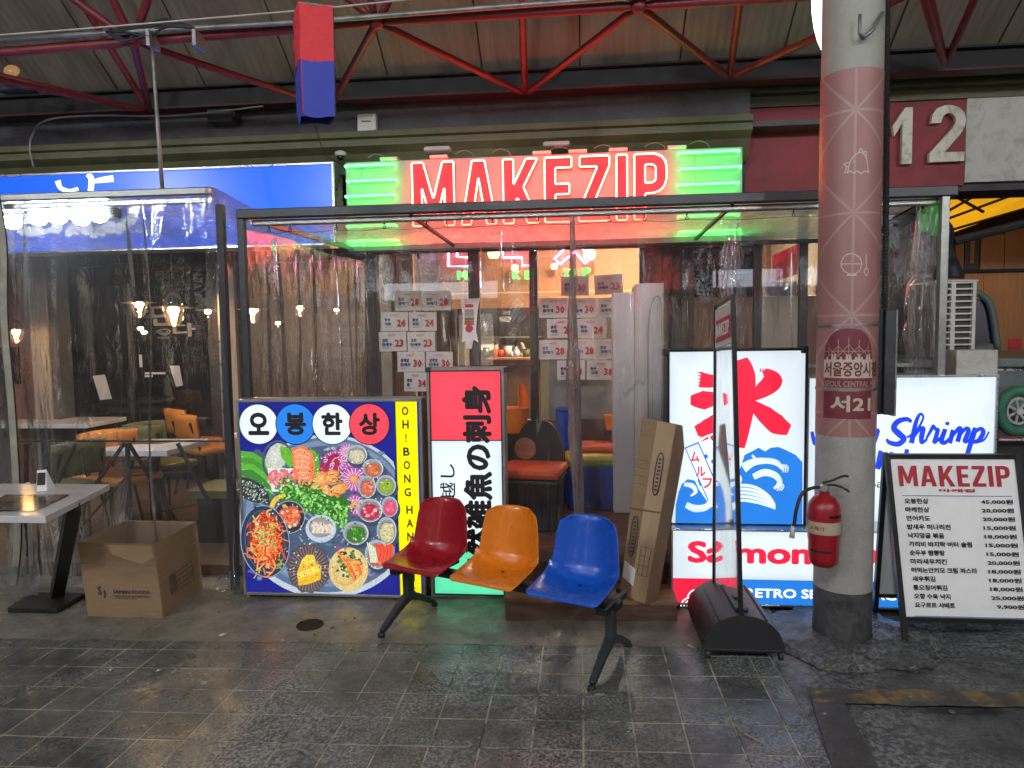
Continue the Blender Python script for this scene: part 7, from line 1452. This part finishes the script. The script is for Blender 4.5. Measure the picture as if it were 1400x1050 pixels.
MB().add([p_ for p_ in cab]+[p_+V((0, .5, 0)) for p_ in cab], [(4, 3, 2, 1, 0)]+[(i, (i+1) % 5, (i+1) % 5+5, i+5) for i in range(5)]).build('cab_window', 'truck_glass', t)
MB().tube(smooth_line([at(1329, 475, 6.38), at(1330, 405, 6.38), at(1346, 407, 6.38), at(1356, 425, 6.38), at(1364, 478, 6.38)], 5), .03, 8).build('window_frame', 'truck_green', t, smooth=True); bx('cab_side', 'truck_green', t, at(1328, 480, 6.38).x, at(1364, 480, 6.38).x, 6.38, 6.9, zt2, at(1340, 472, 6.38).z)
bx('cardboard_roll', 'white_board', t, at(1288, 500, 4.9).x, at(1333, 500, 4.9).x, 4.88, 4.94, at(1300, 509, 4.9).z, at(1300, 493, 4.9).z); MB().tube([at(1286, 489, 4.9), at(1334, 487, 4.9)], .022, 10).build('rolled_mat', 'black_plastic', t, smooth=True)
# hand truck wheel
c = at(1391, 562, 4.5); t = thing('hand_truck', 'hand truck with a green tyred spoked wheel at the right edge', 'hand truck', tuple(c+V((0, 0, -.3))))
wr = .125; tor = MB(); tor.tube([c+V((wr*.8*cos(k*pi/12), 0, wr*1.05*sin(k*pi/12)*.95)) for k in range(24)], .034, 10, closed=True); tor.build('tyre', 'wheel_green', t, smooth=True)
rm = MB(); rm.tube([c+V((wr*.52*cos(k*pi/12), -.01, wr*.62*sin(k*pi/12))) for k in range(24)], .009, 6, closed=True)
for k in range(7): a_ = k*2*pi/7; rm.tube([c+V((0, -.01, 0)), c+V((wr*.5*cos(a_), -.01, wr*.6*sin(a_)))], .008, 5)
rm.lathe([(0, -.03), (.022, -.03), (.022, .02), (0, .02)], c, 12, 'y'); rm.build('rim', 'wheel_grey', t); bx('deck_rail', 'red_board', t, c.x-.12, c.x+1, 4.47, 4.49, c.z-.165, c.z-.15); bx('deck_plate', 'alu', t, c.x-.12, c.x+1, 4.465, 4.9, c.z-.18, c.z-.1655); bx('upright', 'black_metal', t, c.x-.16, c.x-.121, 4.47, 4.55, .05, c.z+.0)
MB().box(c.x-.1, c.x+.9, 4.55, 5.0, .03, c.z-.185).build('stacked_goods', 'black_plastic', t)

# ------------------------------------------------------------------ unseen lamps added over the street behind the camera to light the scene
for i, (x, y, z) in enumerate(((-4.2, -2.6, 4.3), (-.9, -2.2, 4.4), (2.4, -2.6, 4.3), (5.5, -1.5, 4.3), (-7.5, -1.5, 4.3))):
    o = thing('arcade_lamp', ('second', 'middle', 'fourth', 'rightmost', 'leftmost')[i]+' round white lamp of the unseen row added over the street', 'street lamp', (x, y, z), group='unseen lamps added over the street')
    MB().lathe([(.02, .42), (.06, .4), (.07, .32), (.06, .28)], (0, 0, 0), 20).build('cap', 'alu', o, local=True, smooth=True); MB().ball((0, 0, 0), .17, .17, .3, 24, 14).build('globe', 'lamp_disc', o, local=True, smooth=True)
    MB().tube([(0, 0, .3), (0, 0, RZ+(RY-y)*RS-z)], .01, 6).build('cord', 'cable_black', o, local=True)
for i in range(26):
    x, y = rnd.uniform(-3.2, 1.9), rnd.uniform(2.55, 3.9); r = rnd.uniform(.006, .016)
    if abs(x-CX) < .35 and y > 3.2: continue
    c = V((x, y, gz(x)+.0035)); o = MB().lathe([(r, -.002), (r*.9, .001), (r*.4, .0016), (.0005, .0018)], tuple(c), 10).build('gum_spot', 'ink_grey' if i % 3 else 'patch_concrete', pav if y < 3.46 and x < .88 else bpy.data.objects['concrete_apron' if x < .9 else 'asphalt_lane'])
# ------------------------------------------------------------------ unseen shops added across the street for glints in film, seats and wet paving
emit('far_white', (.85, .92, 1), 5); emit('far_warm', (1, .84, .62), 2.2); emit('far_red', (1, .06, .05), 3)
for i, (x, wdt, m_, lbl) in enumerate(((-7.5, 3.2, 'far_warm', 'leftmost unseen shop added across the street with a warm lit window'), (-3.6, 3.4, 'far_white', 'unseen shop added across the street with a white lit signboard'), (.6, 3.6, 'far_red', 'unseen shop added across the street with a red lit signboard'), (4.8, 3.4, 'far_white', 'rightmost unseen shop added across the street with a white lit signboard'))):
    o = thing('opposite_shop', lbl, 'shop', (x, -6.2, gz(x)), 0, 'unseen shops added across the street'); h = wdt/2
    MB().box(-h-.2, h+.2, -1.5, 0, 0, 4.2).build('wall', 'dark_wall', o, local=True); MB().box(-h+.1, h-.1, .001, .18, 2.55, 3.05).build('sign_case', 'alu', o, local=True)
    MB().add([(-h+.14, .185, 2.59), (-h+.14, .185, 3.01), (h-.14, .185, 3.01), (h-.14, .185, 2.59)], [(0, 1, 2, 3)]).build('sign_face', m_, o, local=True)
    for k in range(3):
        x0 = -h+.2+k*(wdt-.4)/3; MB().box(x0, x0+(wdt-.4)/3-.12, .001, .03, .9, 2.2).build('window', 'far_warm' if (k+i) % 3 == 0 else 'glass_dark', o, local=True); MB().box(x0-.04, x0, .001, .06, .1, 2.3).build('door_frame', 'door_frame', o, local=True)
# small things on the restaurant tables
for i, (px, py, zz, lb_) in enumerate(((150, 598, .74, 'dark cutlery box at the back of the front marble table'), (272, 580, .74, 'dark cutlery box on the second marble table'), (30, 568, .76, 'cutlery box on the far left marble table'), (8, 569, .76, 'sauce caddy at the very left on the far left table'))):
    c = atz(px, py, zz+.001); o = thing('cutlery_box', lb_, 'box', tuple(c)); MB().box(-.1, .1, -.05, .05, 0, .06).build('box', 'black_plastic' if i % 2 else 'wood_step', o, local=True, bevel=.005); MB().box(-.09, .09, -.04, .04, .0605, .066).build('lid', 'steel_kitchen', o, local=True)
